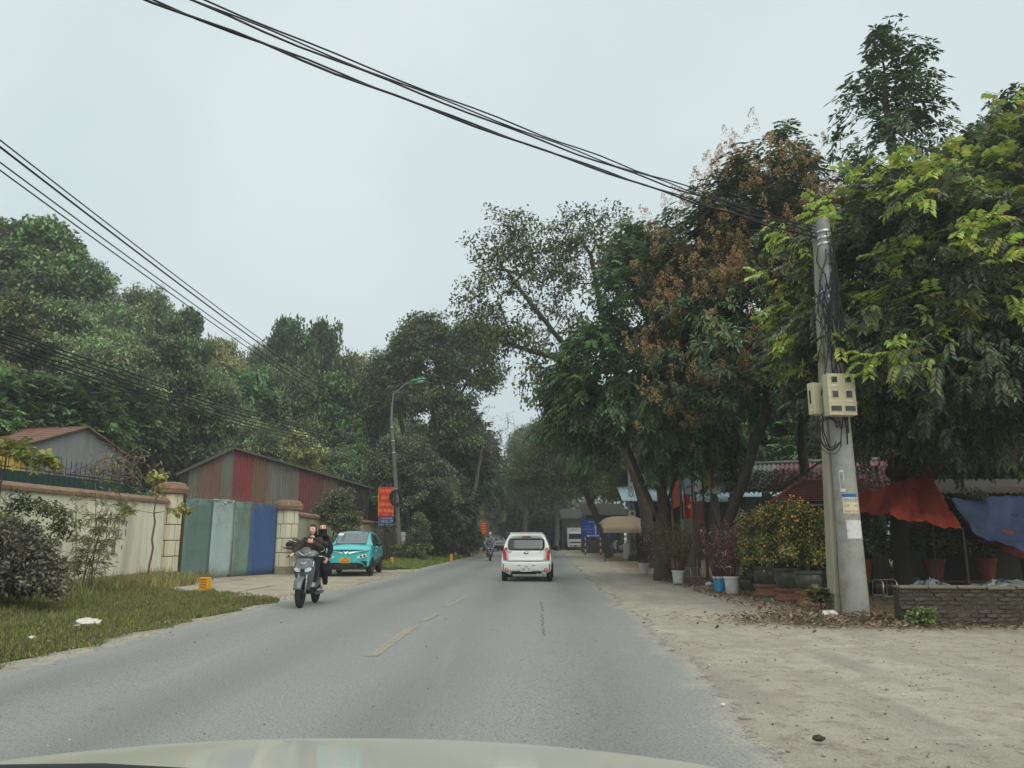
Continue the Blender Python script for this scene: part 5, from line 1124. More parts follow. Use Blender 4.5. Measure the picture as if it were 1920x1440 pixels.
for px, py, Y, lab in ((1738, 886, Yt + .6, 'pole holding up the peak of the red tarpaulin'), (1806, 990, Yt - 1.15, 'short pole at the low corner of the red tarpaulin'), (1990, 925, Yt + 1.8, 'pole at the far corner of the blue tarpaulin')):
    p = A(px, py, Y); mb = MB(); mb.tube([(0, 0, 0), (0, 0, p.z + .02)], .025, 8); tag(mb.build('tarp_pole', mat('dark_wood', srgb(66, 56, 48), .9), None, loc=(p.x, p.y + .02, 0)), lab, 'pole', 'tarpaulin poles')
# plastic sheets heaped behind the wall
M_PLAST = mat('clear_plastic', srgb(92, 96, 98), .35, .3, 4, .4, 12, spec=.5)
for px, w, lab in ((1745, .5, 'crumpled grey plastic sheet heaped behind the low wall'), (1880, .9, 'crumpled plastic sheet heaped at the right behind the low wall')):
    p = A(px, 1098, wa.y + .8); rg = np.random.default_rng(px); mb = MB(); mb.ball((0, 0, .25), (w, .3, .36), 26); mb.v = [tuple(np.array(v) + rg.normal(0, .03, 3)) for v in mb.v]; tag(mb.build('plastic_sheet', M_PLAST, None, loc=(p.x, p.y, .05), smooth=30), lab, 'plastic sheet')
# ---- low shop with pink corrugated roof
M_GREYS = mat('shop_grey', srgb(122, 122, 116), .9, .1, 1, .2, 25, dirt=srgb(90, 88, 80), dirt_amt=.4, streak=True)
e0, e1 = A(1345, 928, 25.0), A(1675, 926, 23.0); ez = 2.78; e0.z = e1.z = 0; L, az = along(e0, e1)
shop = thing('low_shop', 'low grey shop with pink and pale corrugated roof behind the kumquats', 'shop', e0, az)
MB().box((L / 2, .65, 1.35), (L - .5, .12, 2.7)).build('front_wall', M_GREYS, shop); MB().box((.35, 2.2, 1.4), (.12, 3.0, 2.8)).build('side_wall', M_GREYS, shop)
MB().box((.5, .5, 1.3), (.3, .3, 2.6)).build('column', mat('pale_column', srgb(142, 142, 134), .9), shop, bevel=.01)
d_ = MB().box((1.5, .57, 1.0), (.9, .06, 2.0)).build('door', CS['dark'], shop)
M_PINKR = corr_mat('roof_pink', srgb(164, 118, 122), srgb(120, 92, 92), .45); M_PALER = corr_mat('roof_pale', srgb(166, 174, 168), srgb(110, 108, 100), .45)
rz1 = A(1450, 872, 27.6).z
for k in range(6):
    x0, x1 = -.3 + k * (L + .6) / 6 - .04, -.3 + (k + 1) * (L + .6) / 6 + .04; mb = MB(); n = int((x1 - x0) / .15 * 6)
    mb.grid(lambda u, v: ((x := x0 + (x1 - x0) * u), -.25 + 3.4 * v, ez + (rz1 - ez) * v + .028 * math.sin(2 * math.pi * x / .15) + .006 * (k % 2)), n, 2); mb.build('roof_sheet', M_PALER if k < 2 else M_PINKR, shop, smooth=True, solid=.006)
MB().tube([(-.3, 3.15, rz1 + .05), (L + .3, 3.15, rz1 + .05)], .06, 8).build('ridge', M_PALER, shop)
# small tiled awning roof
a0, a1 = A(1447, 945, 20.6), A(1640, 940, 20.0); a0.z = a1.z = 0; L2, az2 = along(a0, a1)
zt0, zt1 = A(1460, 944, 20.6).z, A(1530, 902, 22.0).z
aw = thing('tiled_awning', 'small hipped red-brown tiled awning in front of the grey shop', 'awning', a0, az2)
M_RTILE = mat('red_tile', srgb(132, 84, 68), .85, .25, 5, .3, 30, dirt=srgb(84, 64, 54), dirt_amt=.45, dscale=4)
mb = MB(); rows = 11
for r_ in range(rows):
    f0, f1 = r_ / rows, (r_ + 1.25) / rows; xa = f0 * 1.0; n = 26
    for k in range(n):
        x0 = xa + (L2 - xa) * k / n; x1 = xa + (L2 - xa) * (k + 1) / n - .012; y0_, y1_ = f0 * 1.5, min(1.03, f1) * 1.5; z0_, z1_ = zt0 + (zt1 - zt0) * f0 + .03, zt0 + (zt1 - zt0) * min(1.03, f1)
        mb.prism([(x0, y0_, z0_ + .012), (x1, y0_, z0_ + .012), (x1, y1_, z1_), (x0, y1_, z1_)], (0, 0, .014))
o = mb.build('tiles', M_RTILE, aw); o['kind'] = 'stuff'
MB().prism([(0, 0, zt0 - .02), (L2, 0, zt0 - .02), (L2, 1.5, zt1 - .03), (1.0, 1.5, zt1 - .03)], (0, 0, .02)).build('deck', mat('dark_wood', srgb(66, 56, 48), .9), aw)
MB().tube([(0, 0, zt0 + .05), (1.0, 1.5, zt1 + .05)], .05, 7).build('hip_ridge', M_RTILE, aw, smooth=True); MB().beam((0, .02, zt0 - .04), (L2, .02, zt0 - .04), .03, .08).build('fascia', mat('pale_wood', srgb(150, 140, 124), .9), aw)
for x in (.25, L2 - .2): MB().beam((x, .15, 0), (x, .15, zt0), .09).build('post', mat('dark_wood', srgb(66, 56, 48), .9), aw)
MB().box((L2 / 2, 1.48, zt0 / 2), (L2, .06, zt0)).build('back_wall', CS['dark'], aw)
# sheds behind the tarps
sd = thing('dark_shed', 'dark open shed behind the tarpaulins at the right', 'shed', (11.6, 20.0, 0), R(-4))
MB().box((3.5, 1.6, 1.3), (9, .1, 2.6)).build('back_wall', CS['dark'], sd); MB().box((-.9, .8, 1.2), (.1, 1.6, 2.4)).build('side_wall', M_GREYS, sd)
mb = MB(); mb.grid(lambda u, v: (-1.2 + 9.4 * u, -.4 + 2.2 * v, 2.5 + .5 * v + .02 * math.sin(u * 9.4 / .16 * 6.28)), 300, 1); mb.build('roof', CS['grey'], sd, smooth=True, solid=.006)
MB().box((1.6, -.2, .9), (.7, .5, 1.8)).build('pale_cabinet', M_POLE2, sd, bevel=.02)
# ---- sign boards by the shop front
M_OCHRE = mat('ochre_board', srgb(180, 138, 70), .7, .1, 2, dirt=srgb(150, 116, 70), dirt_amt=.35); M_REDS = mat('sign_red', srgb(168, 62, 52), .6, .06); M_YELS = mat('sign_yellow', srgb(206, 160, 62), .6, .06); M_WHITES = mat('sign_white', srgb(206, 206, 200), .6, .05); M_BLUES = mat('sign_pale_blue', srgb(126, 166, 180), .6, .06); M_DBLUES = mat('sign_dark_blue', srgb(52, 62, 96), .6)
def board(name, label, c4, m, th=.04, legs=True, cat='sign'):
    o = Vector(c4[0]); p = [Vector(v) - o for v in c4]; t = thing(name, label, cat, (o.x, o.y, 0)); off = Vector((0, 0, o.z))
    n = (p[1] - p[0]).cross(p[3] - p[0]).normalized(); n = n if n.y < 0 else -n
    MB().prism([v + off for v in p], -n * th).build('board', m, t)
    t['n'] = 0
    def band(u0, u1, v0, v1, mm, nm='print'):
        q = lambda u, v: p[0].lerp(p[1], u).lerp(p[3].lerp(p[2], u), v) + off + n * .004
        MB().add([q(u0, v0), q(u1, v0), q(u1, v1), q(u0, v1)], [(0, 1, 2, 3)]).build(nm, mm, t)
    if legs:
        for v in (p[0], p[1]):
            MB().beam((v.x - n.x * .06, v.y - n.y * .06, 0), (v.x - n.x * .06, v.y - n.y * .06, o.z + v.z), .06).build('leg', mat('rust_post', srgb(110, 92, 78), .8), t)
    del t['n']; return t, band
t, bd_ = board('sign_board', 'ochre sign board with pale lettering above the shop front', [A(1319, 875, 27.2), A(1337, 861, 25.4), A(1342, 909, 25.4), A(1322, 911, 27.2)], M_OCHRE)
for k in range(4): bd_(.12 + .21 * k, .27 + .21 * k, .42 + .03 * (k % 2), .68, M_CREAMP)
bd_(.3, .7, .14, .24, M_CREAMP)
t, bd_ = board('shop_sign', 'torn white and black sign frame left of the ochre board', [A(1299, 884, 29.2), A(1319, 872, 27.4), A(1322, 915, 27.4), A(1304, 922, 29.2)], M_WHITES); bd_(.28, .62, .1, .8, CS['dark']); bd_(.72, .92, .1, .7, M_GREYS)
t, bd_ = board('shop_sign', 'red shop sign with white and yellow bands beside the roadside trunk', [A(1261, 908, 33), A(1277, 897, 30.8), A(1280, 945, 30.8), A(1264, 954, 33)], M_REDS)
bd_(.08, .86, .12, .26, M_WHITES); bd_(.1, .9, .38, .52, M_YELS); bd_(.1, .9, .66, .8, M_YELS); bd_(0, 1, .88, 1, M_DBLUES)
t, bd_ = board('shop_sign', 'pale blue shop sign between the red sign and the white frame', [A(1279, 902, 31.0), A(1299, 893, 29.3), A(1302, 938, 29.3), A(1284, 942, 31)], M_BLUES); bd_(.2, .8, .72, .8, M_DBLUES); bd_(.3, .9, .3, .42, M_REDS)
t, bd_ = board('shop_sign', 'dull red panel leaning at the shop front', [A(1304, 940, 28.6), A(1318, 940, 27.6), A(1322, 982, 27.6), A(1308, 982, 28.6)], mat('dull_red', srgb(128, 68, 66), .8))
MB().box((0, 0, 1.05), (.45, .4, 2.1)).build('column', M_GREYS, None, loc=tuple(A(1290, 990, 30.0).xy) + (0,)); tag(COL.objects['column'] if 'column' in COL.objects and COL.objects['column'].parent is None else [o for o in COL.objects if o.name.startswith('column') and o.parent is None][0], 'bare grey concrete column under the pale blue sign', 'column')
# vietnamese flag
fl = A(1281, 921, 30.2); ft = thing('flag', 'red flag with a yellow star hanging beside the red shop sign', 'flag', (fl.x, fl.y, 0)); MB().tube([(0, 0, 0), (0, 0, fl.z + .3)], .015, 6).build('staff', M_STEEL, ft)
mb = MB(); mb.grid(lambda u, v: (.02 + .34 * u, -.04 + .05 * math.sin(u * 8), fl.z - .1 - 1.1 * v), 8, 6); mb.build('cloth', mat('flag_red', srgb(196, 36, 40), .7), ft, smooth=True, solid=.004)
st = []
for k in range(10): r_ = .13 if k % 2 == 0 else .05; a = math.pi / 2 + k * math.pi / 5; st.append((.19 + r_ * math.cos(a) * .8, -.115, fl.z - .6 + r_ * math.sin(a)))
MB().prism(st, (0, .012, 0)).build('star', mat('star_yellow', srgb(230, 190, 50), .6), ft)
# far row shop: awning, blue roofs, brick-red shelter
sh = thing('far_shop', 'dim open shop with pale blue metal roof beyond the roadside tree', 'shop', (8.2, 49.5, 0), R(-4))
rz_ = A(1190, 930, 50).z
MB().box((4, 4, 1.9), (9, .1, 3.8)).build('back_wall', CS['dark'], sh); MB().box((-.6, 2.2, 1.6), (.12, 3.4, 3.2)).build('side_wall', M_GREYS, sh); MB().box((5.5, .6, 1.6), (5, .1, 3.2)).build('front_wall', CS['dark'], sh)
M_BLUER = corr_mat('roof_blue', srgb(158, 184, 194), srgb(120, 130, 132), .35)
for k in range(4):
    mb = MB(); x0 = -1.2 + k * 2.5; mb.grid(lambda u, v: ((x := x0 + 2.54 * u), -.5 + 5 * v, rz_ - .35 + 1.2 * v + .03 * math.sin(x / .25 * 6.28)), 62, 1); mb.build('roof_sheet', M_BLUER, sh, smooth=True, solid=.008)
aw2 = thing('canvas_awning', 'beige rounded canvas awning in front of the far shop', 'awning', (A(1172, 1000, 48).x, 48.0, 0)); M_CANV = mat('beige_canvas', srgb(150, 130, 108), .85, .1, 2)
z0_, z1_ = A(1172, 992, 47).z, A(1172, 968, 48.5).z; xw = (A(1226, 990, 47).x - A(1133, 990, 47).x) / 2
mb = MB(); mb.grid(lambda u, v: (-xw + 2 * xw * u, -1.2 + 2.6 * v, z0_ + (z1_ - z0_) * math.sin(min(1, v * 1.25) * math.pi / 2) * (1 - (2 * u - 1) ** 4 * .6)), 16, 8); mb.build('canvas', M_CANV, aw2, smooth=True, solid=.02)
mb = MB(); mb.grid(lambda u, v: (-xw + 2 * xw * u, -1.21, z0_ - .22 * (1 - v)), 16, 1); mb.build('valance', M_CANV, aw2, solid=.01)
for x in (-xw + .1, xw - .1): MB().beam((x, -1.15, 0), (x, -1.15, z0_), .05).build('post', M_IRON, aw2)
wb = G(1177, 1049); t = thing('white_box', 'white upright drinks box standing by the far pole', 'box', (wb.x, wb.y, 0), R(-4)); MB().box((0, 0, .48), (.5, .45, .92)).build('cabinet', M_WHITES, t, bevel=.02); MB().box((0, 0, .96), (.54, .49, .05)).build('lid', M_WHITES, t, bevel=.01)
cr = G(1187, 1052); t = thing('crate', 'dark plastic crate on the ground in front of the white box', 'crate', (cr.x, cr.y, 0), R(6))
for s in (-1, 1): MB().box((s * .22, 0, .17), (.03, .36, .34)).build('side', M_IRON, t); MB().box((0, s * .165, .17), (.41, .03, .34)).build('side', M_IRON, t)
MB().box((0, 0, .02), (.41, .30, .03)).build('bottom', M_IRON, t)
# far pole with boxes
fp = G(1187, 1050); H3 = A(1178, 868, fp.y).z; t = thing('lattice_pole', 'slotted concrete pole with meter boxes in front of the far shop', 'utility pole', (fp.x, fp.y, 0))
for s in (-1, 1): MB().loft([[(s * a - b, -.09, z), (s * a + b, -.09, z), (s * a + b, .09, z), (s * a - b, .09, z)] for a, b, z in ((.17, .06, -.2), (.09, .05, H3))]).build('rail', M_POLE, t)
for k in range(14): z = .5 + k * (H3 - .6) / 13; MB().box((0, 0, z), (.30 - .014 * k, .16, .22)).build('web', M_POLE, t)
for k, (z, lab) in enumerate(((A(1187, 970, fp.y).z, 'upper cream meter box on the far slotted pole'), (A(1187, 985, fp.y).z, 'lower cream meter box on the far slotted pole'))): meter_box(lab, (fp.x, fp.y - .19, z), .42, .42, .18, [(1, 1.0, .5)], 0, 'meter boxes on the far slotted pole')
# blue direction sign on striped posts
sg = G(1098, 1041); sg2 = G(1119, 1039.5); sgY = sg.y; t = thing('road_sign', 'blue direction sign with white arrows on two red-and-white posts', 'road sign', ((sg.x + sg2.x) / 2, sgY, 0)); ox = t.location.x
M_SIGNB = mat('sign_blue', srgb(36, 78, 158), .5, .06); M_ARROW = mat('sign_arrow', srgb(196, 200, 206), .5, .04); M_STRW = mat('post_white', srgb(206, 200, 194), .6); M_STRR = mat('post_red', srgb(120, 40, 44), .6)
xa, xb = A(1090, 990, sgY).x - ox, A(1143, 990, sgY).x - ox; za, zb_ = A(1115, 1008, sgY).z, A(1115, 974, sgY).z; W_, H_ = xb - xa, zb_ - za; xm = (xa + xb) / 2
MB().box((xm, 0, (za + zb_) / 2), (W_, .04, H_)).build('panel', M_SIGNB, t)
yf = -.024
MB().prism([(xm - .05, yf, za + .12), (xm + .05, yf, za + .12), (xm + .05, yf, za + H_ * .55), (xm + .13, yf, za + H_ * .55), (xm, yf, za + H_ * .68), (xm - .13, yf, za + H_ * .55), (xm - .05, yf, za + H_ * .55)], (0, -.006, 0)).build('arrow_up', M_ARROW, t)
MB().prism([(xm + .30, yf, za + .10), (xm + .30, yf, za + .20), (xm - .55, yf, za + .20), (xm - .55, yf, za + .27), (xm - .78, yf, za + .15), (xm - .55, yf, za + .03), (xm - .55, yf, za + .10)], (0, -.004, 0)).build('arrow_left', M_ARROW, t)
for txt, x, z, s_, w_ in (('UBND LÊ ĐỨC', xm, .86, .17, 1.15), ('4 km', xm, .72, .13, .3), ('ĐI TỪ', xm - .58, .60, .13, .36), ('Q.LỘ ĐẠI NGHĨA', xm - .58, .45, .13, .85), ('3 km', xm - .52, .30, .15, .36), ('ĐI', xm + .72, .45, .13, .3), ('2 km', xm + .72, .30, .15, .36)): lettering(txt, s_, M_ARROW, t, face_mtx((x, yf - .004, za + H_ * z), 0), width=w_)
for px_ in (sg.x, sg2.x):
    n = 7; zt_ = za + .3
    for k in range(n): o = MB().lathe([(.055, k * zt_ / n), (.055, (k + 1) * zt_ / n)], (px_ - ox, .08, 0), 12).build('post_band', M_STRR if k % 2 == 0 else M_STRW, t, smooth=40)
# ================================================================== UTILITIES: lamp pole, banners, cables
YP = 45.0; lp = A(750, 1044, YP); lp.z = 0; HL = A(736, 792, YP).z
t = thing('lamp_pole', 'concrete pole with a curved arm and green street lamp on the left', 'lamp pole', lp)
mb = MB(); LX = A(734, 792, YP).x - lp.x
mb.tube([(LX * (k / 8) ** 1.2, 0, HL * k / 8 - .1) for k in range(9)], [.145 - .0075 * k for k in range(9)], 14); mb.build('shaft', mat('lamp_concrete', srgb(118, 116, 108), .9, .15, 2, .3, 40, dirt=srgb(84, 82, 76), dirt_amt=.5, streak=True), t, smooth=40)
tip = A(772, 716, YP - .5) - lp; z0 = HL - .9
mb = MB(); mb.tube([(LX * .9, 0, z0), (LX, -.02, HL + .1), (LX, -.02, HL + .9), (LX + (tip.x - LX) * .08, -.1, HL + 1.7), (LX + (tip.x - LX) * .35, -.2, tip.z - .42), (LX + (tip.x - LX) * .7, -.35, tip.z - .1), tip], [.075, .07, .06, .05, .045, .04, .036], 10); mb.build('arm', mat('galvanised', srgb(128, 134, 134), .5, .1, metal=.4), t, smooth=True)
dl = A(797, 711, YP - .6) - lp - tip; q = dl.to_track_quat('Y', 'Z').to_matrix(); mb = MB()
mb.loft([[tuple(tip + q @ Vector((r_ * math.cos(a), y, .55 * r_ * math.sin(a) + .02))) for a in np.linspace(0, 2 * math.pi, 13)[:-1]] for r_, y in ((.08, -.08), (.15, .0), (.19, .3), (.19, .6), (.14, dl.length + .02), (.05, dl.length + .08))]); mb.build('lamp_housing', mat('lamp_green', srgb(42, 150, 92), .45, .08), t, smooth=40)
mb = MB(); mb.ball(tuple(tip + q @ Vector((0, dl.length * .62, -.07))), (.14, .28, .11), 14, mat=q); mb.build('lens', mat('lamp_lens', srgb(200, 206, 204), .2, .03, spec=.6), t, smooth=True)
for z in (HL - .3, HL - 1.1, HL - 1.8): MB().lathe([(.13, z - .03), (.14, z), (.13, z + .03)], (LX * (z / HL) ** 1.2, 0, 0), n=14, caps=False).build('steel_band', M_STEEL, t, smooth=True)
# banner and phone board
M_BRED = mat('banner_red', srgb(206, 32, 44), .6, .04, 2); M_BYEL = mat('banner_yellow', srgb(236, 190, 50), .6, .03); M_BBLUE = mat('board_blue', srgb(44, 74, 130), .6, .04); M_BWHITE = mat('board_white', srgb(226, 228, 232), .6, .03)
Yb = YP - .35; bl, br_ = A(709.5, 940, Yb).x, A(738, 940, Yb).x; z1, z2, z3 = A(723, 913, Yb).z, A(723, 968, Yb).z, A(723, 987, Yb).z
t = thing('slogan_banner', 'red banner with yellow slogan lettering on the lamp pole', 'banner', ((bl + br_) / 2, Yb, 0)); W_ = br_ - bl
MB().box((0, 0, (z1 + z2) / 2), (W_, .03, z1 - z2)).build('panel', M_BRED, t)
for s in (-1, 1): MB().box((s * (W_ / 2 - .012), -.017, (z1 + z2) / 2), (.02, .006, z1 - z2)).build('border', M_BYEL, t)
for k, (s_, w_) in enumerate((('TÔN TRỌNG', .74), ('BẢO VỆ', .5), ('CẢNH QUAN', .78), ('MÔI TRƯỜNG', .8))): lettering(s_, .24, M_BYEL, t, face_mtx((0, -.018, z1 - .24 - k * (z1 - z2) * .225), 0), width=w_)
lettering('LÀ TRÁCH NHIỆM', .07, M_BYEL, t, face_mtx((0, -.018, z2 + .1), 0), width=.34)
MB().beam((.1, .05, z1 - .1), (W_ / 2 + .15, .2, z1 - .1), .03).build('bracket', M_STEEL, t)
t = thing('phone_board', 'blue board with white phone number under the red banner', 'sign', ((bl + br_) / 2 + .02, Yb + .0, 0))
MB().box((0, 0, (z2 + z3) / 2 - .008), (W_ + .02, .03, z2 - z3 - .016)).build('panel', M_BBLUE, t)
lettering('HÙNG THÁI TÙNG', .09, M_BWHITE, t, face_mtx((.08, -.018, z2 - .12), 0), width=.6); lettering('06.123.123', .2, M_BWHITE, t, face_mtx((.08, -.018, z2 - .29), 0), width=.66); lettering('ĐT', .08, M_BWHITE, t, face_mtx((-.36, -.018, z2 - .33), 0)); lettering('ĐC: • VĂN ĐIỂN HÀ NỘI', .07, M_BWHITE, t, face_mtx((0, -.018, z3 + .1), 0), width=.8)
MB().prism([(-.36 + .07 * math.cos(a), -.016, z2 - .14 + .07 * math.sin(a)) for a in (0, math.pi / 2, math.pi, 3 * math.pi / 2)], (0, -.006, 0)).build('diamond', M_BRED, t); MB().beam((W_ / 2 - .1, .05, z3 + .1), (W_ / 2 + .18, .2, z3 + .1), .03).build('bracket', M_STEEL, t)
cc = A(742, 934, Yb - .15); t = thing('cable_coil', 'coil of black cable hanging on the lamp pole over the banner', 'cable coil', (cc.x, cc.y, cc.z - .4)); rg = np.random.default_rng(5)
for k in range(16):
    mb = MB(); a_, b_ = .30 + rg.normal(0, .04), .40 + rg.normal(0, .05); ox_, oz_ = rg.normal(.03, .05), rg.normal(.4, .04); th = rg.normal(.2, .2)
    mb.tube([(ox_ + a_ * math.cos(a) * math.cos(th) - b_ * math.sin(a) * math.sin(th) * .3, rg.normal(0, .004) + .06 * (k % 5) / 5, oz_ + b_ * math.sin(a)) for a in np.linspace(0, 2 * math.pi, 22)], .013, 5, caps=False); mb.build('loop', M_CABLE, t, smooth=True)
pr = A(755, 1013, YP + 3); t = thing('red_poster', 'white poster with red vertical lettering on the cream wall', 'poster', (A(755, 1013, 46).x, 46.0, 0)); zc = A(755, 1013, 46).z; MB().box((0, 0, zc), (.3, .02, .95)).build('sheet', M_BWHITE, t)
lettering('KHOAN GIẾNG', .17, M_BRED, t, face_mtx((0, -.012, zc), 0) @ Matrix.Rotation(math.pi / 2, 4, 'Z'), width=.8)
MB().beam((-.05, .04, 0), (-.05, .04, zc), .03).build('stake', M_IRON, t)
# far red board by the bend
fb = A(909, 992, 71); t = thing('far_board', 'distant red notice board with yellow lines left of the road bend', 'sign', (fb.x - .12, 71, 0)); z1, z2 = A(909, 979, 71).z, A(909, 1003, 71).z; W_ = 12 * 71 / F
MB().box((0, 0, (z1 + z2) / 2), (W_, .05, z1 - z2)).build('panel', mat('board_orange_red', srgb(196, 66, 44), .6), t)
for k in range(5): MB().box((0, -.03, z1 - .12 - k * (z1 - z2) * .19), (W_ * (.75 if k % 2 else .55), .01, .07)).build('print', M_BYEL, t)
MB().box((0, 0, z2 - .35), (W_ * .8, .04, .6)).build('lower_panel', mat('board_green', srgb(120, 130, 60), .6), t)
for s in (-1, 1): MB().beam((s * W_ * .4, .05, 0), (s * W_ * .4, .05, z1), .06).build('post', M_POLE, t)
# near-left pole just out of view that carries the cables
NP = Vector((-7.6, 4.4, 0)); t = thing('utility_pole', 'concrete pole at the left roadside just outside the view', 'utility pole', NP); mb = MB(); mb.tube([(0, 0, -.1), (0, 0, 8.3)], [.2, .12], 14); mb.build('shaft', M_POLE, t, smooth=40)
def cable(label, a, b, sag, r, n=30, wav=0.0, seed=0, group='overhead cables'):
    a, b = Vector(a), Vector(b); mb = MB(); o = a.copy(); pts = []
    for k in range(n + 1):
        f = k / n; p = a.lerp(b, f) - o; p.z -= sag * 4 * f * (1 - f); p.x += wav * math.sin(f * 61 + seed * 1.7) + wav * .6 * math.sin(f * 23 + seed); p.z += wav * math.sin(f * 53 + seed * 2); pts.append(p)
    mb.tube(pts, r, 6); ob = mb.build('overhead_cable', M_CABLE, None, smooth=True); ob.location = o; return tag(ob, label, 'cable', group)
tpz = Vector((pb.x, pb.y, 0))
def far_end(px, py, z):     # point where the cable leaves the top of the frame, at cable height z
    d = ray(px, py); tt = (z - CH) / d.z; return Vector((d.x * tt, d.y * tt, z))
for k, (px, za, dz, r_, lab) in enumerate(((262, 7.0, .0, .015, 'thickest overhead cable, lowest of the bundle crossing the sky'), (272, 7.05, .02, .012, 'overhead cable twisted with the lowest one across the sky'), (335, 7.12, .14, .013, 'overhead cable in the middle of the bundle crossing the sky'), (345, 7.15, .2, .010, 'thin overhead cable twisted along the middle one'), (362, 7.2, .26, .011, 'topmost overhead cable of the bundle crossing the sky'))):
    e = far_end(px, 0, za); st_ = Vector((pb.x - .2, pb.y - .1, HP - .45 + dz * .9)); d = (e - st_); e2 = st_ + d * 1.45; e2.z = za + .35
    cable(lab, st_, e2, .34, r_, 44, .018, k)
lt = lp + Vector((0, -.1, 0))
for k, (py, dz, r_, lab) in enumerate(((243, .0, .011, 'topmost thin cable on the left running to the lamp pole'), (256, -.3, .016, 'dark second cable from the top running to the lamp pole'), (285, -.55, .011, 'third thin cable from the top running to the lamp pole'), (300, -.8, .011, 'lowest of the four steep cables running to the lamp pole'))):
    e = A(0, py, 9.8 + k * .1); st_ = Vector((lp.x + LX - .12 + .08 * k, lp.y - .15, HL - .15 + dz)); d = e - st_; cable(lab, st_, st_ + d * 1.13, .35, r_, 36, 0, k)
for k in range(6):
    e = A(0, 583 + k * 5, 12.0); st_ = Vector((lp.x + LX * .8 - .14, lp.y - .16, HL - 1.15 - .07 * k)); d = e - st_
    cable(['top', 'second', 'third', 'fourth', 'fifth', 'bottom'][k] + ' strand of the low sagging cable bundle on the left', st_, st_ + d * 1.2, .5 + .05 * k, .014, 36, .01, k)
for k, (a, b, lab) in enumerate((((lp.x, lp.y + .1, HL - 1), (-4.2, 75, 6.5), 'cable from the lamp pole on towards the road bend'), ((pb.x + .1, pb.y, HP - .6), (fp.x, fp.y, H3 - .3), 'cable from the twin pole to the far slotted pole'), ((pb.x + .12, pb.y, HP - 1.6), (16, 16.5, 6.2), 'service cable leaving the twin pole to the right'))): cable(lab, a, b, .5, .010, 30, 0, k)
# ================================================================== VEHICLES
M_TYRE = mat('tyre', srgb(40, 40, 40), .9, .15, 8, .2, 60); M_RIM = mat('alloy', srgb(150, 152, 154), .35, .05, metal=.7); M_BLACKP = mat('black_plastic', srgb(34, 35, 36), .6, .1, 8)
M_GLASS = mat('car_glass', srgb(38, 46, 48), .12, .15, 2, spec=.7, coat=.3); M_REDL = mat('tail_red', srgb(176, 26, 34), .2, .06, spec=.6, coat=.6); M_CHROME = mat('chrome', srgb(206, 210, 212), .15, .03, metal=.95)
M_LENS = mat('lamp_clear', srgb(200, 208, 212), .1, .05, spec=.7, coat=.5); M_PLATEW = mat('plate_white', srgb(214, 216, 212), .5, .04); M_PLATEY = mat('plate_yellow', srgb(214, 150, 40), .5, .04); M_INK = mat('plate_ink', srgb(30, 30, 32), .6); M_PINKL = mat('reflector_pink', srgb(206, 150, 150), .3, .06)
def paint(nm, c, rough=.3): return mat(nm, c, rough, .03, 1.5, spec=.5, coat=.7)
def wheel(t, c, r, w, rim_m=None, spokes=5, side=1):
    root = bpy.data.objects.new('wheel', None); link(root, t); root.location = c
    MB().lathe([(r * .62, -w / 2), (r * .92, -w / 2), (r * .985, -w * .36), (r, -w * .2), (r, w * .2), (r * .985, w * .36), (r * .92, w / 2), (r * .62, w / 2)], n=28, axis='X', caps=False).build('tyre', M_TYRE, root, smooth=35)
    mb = MB(); mb.lathe([(r * .64, -w * .42), (r * .64, w * .42)], n=28, axis='X', caps=False); mb.lathe([(r * .52, 0), (r * .64, side * w * .42), (r * .60, side * w * .46), (r * .52, side * w * .2)], n=28, axis='X', caps=False)
    for k in range(spokes):
        a = 2 * math.pi * k / spokes; mb.beam((side * w * .34, 0, 0), (side * w * .40, math.cos(a) * r * .62, math.sin(a) * r * .62), r * .13, w * .12)
    mb.lathe([(r * .16, side * w * .3), (r * .15, side * w * .46)], n=12, axis='X'); mb.build('rim', rim_m or M_RIM, root, smooth=35)
    MB().lathe([(r * .62, -.01), (r * .62, .01)], n=24, axis='X').build('brake_disc', M_BLACKP, root)
    return root
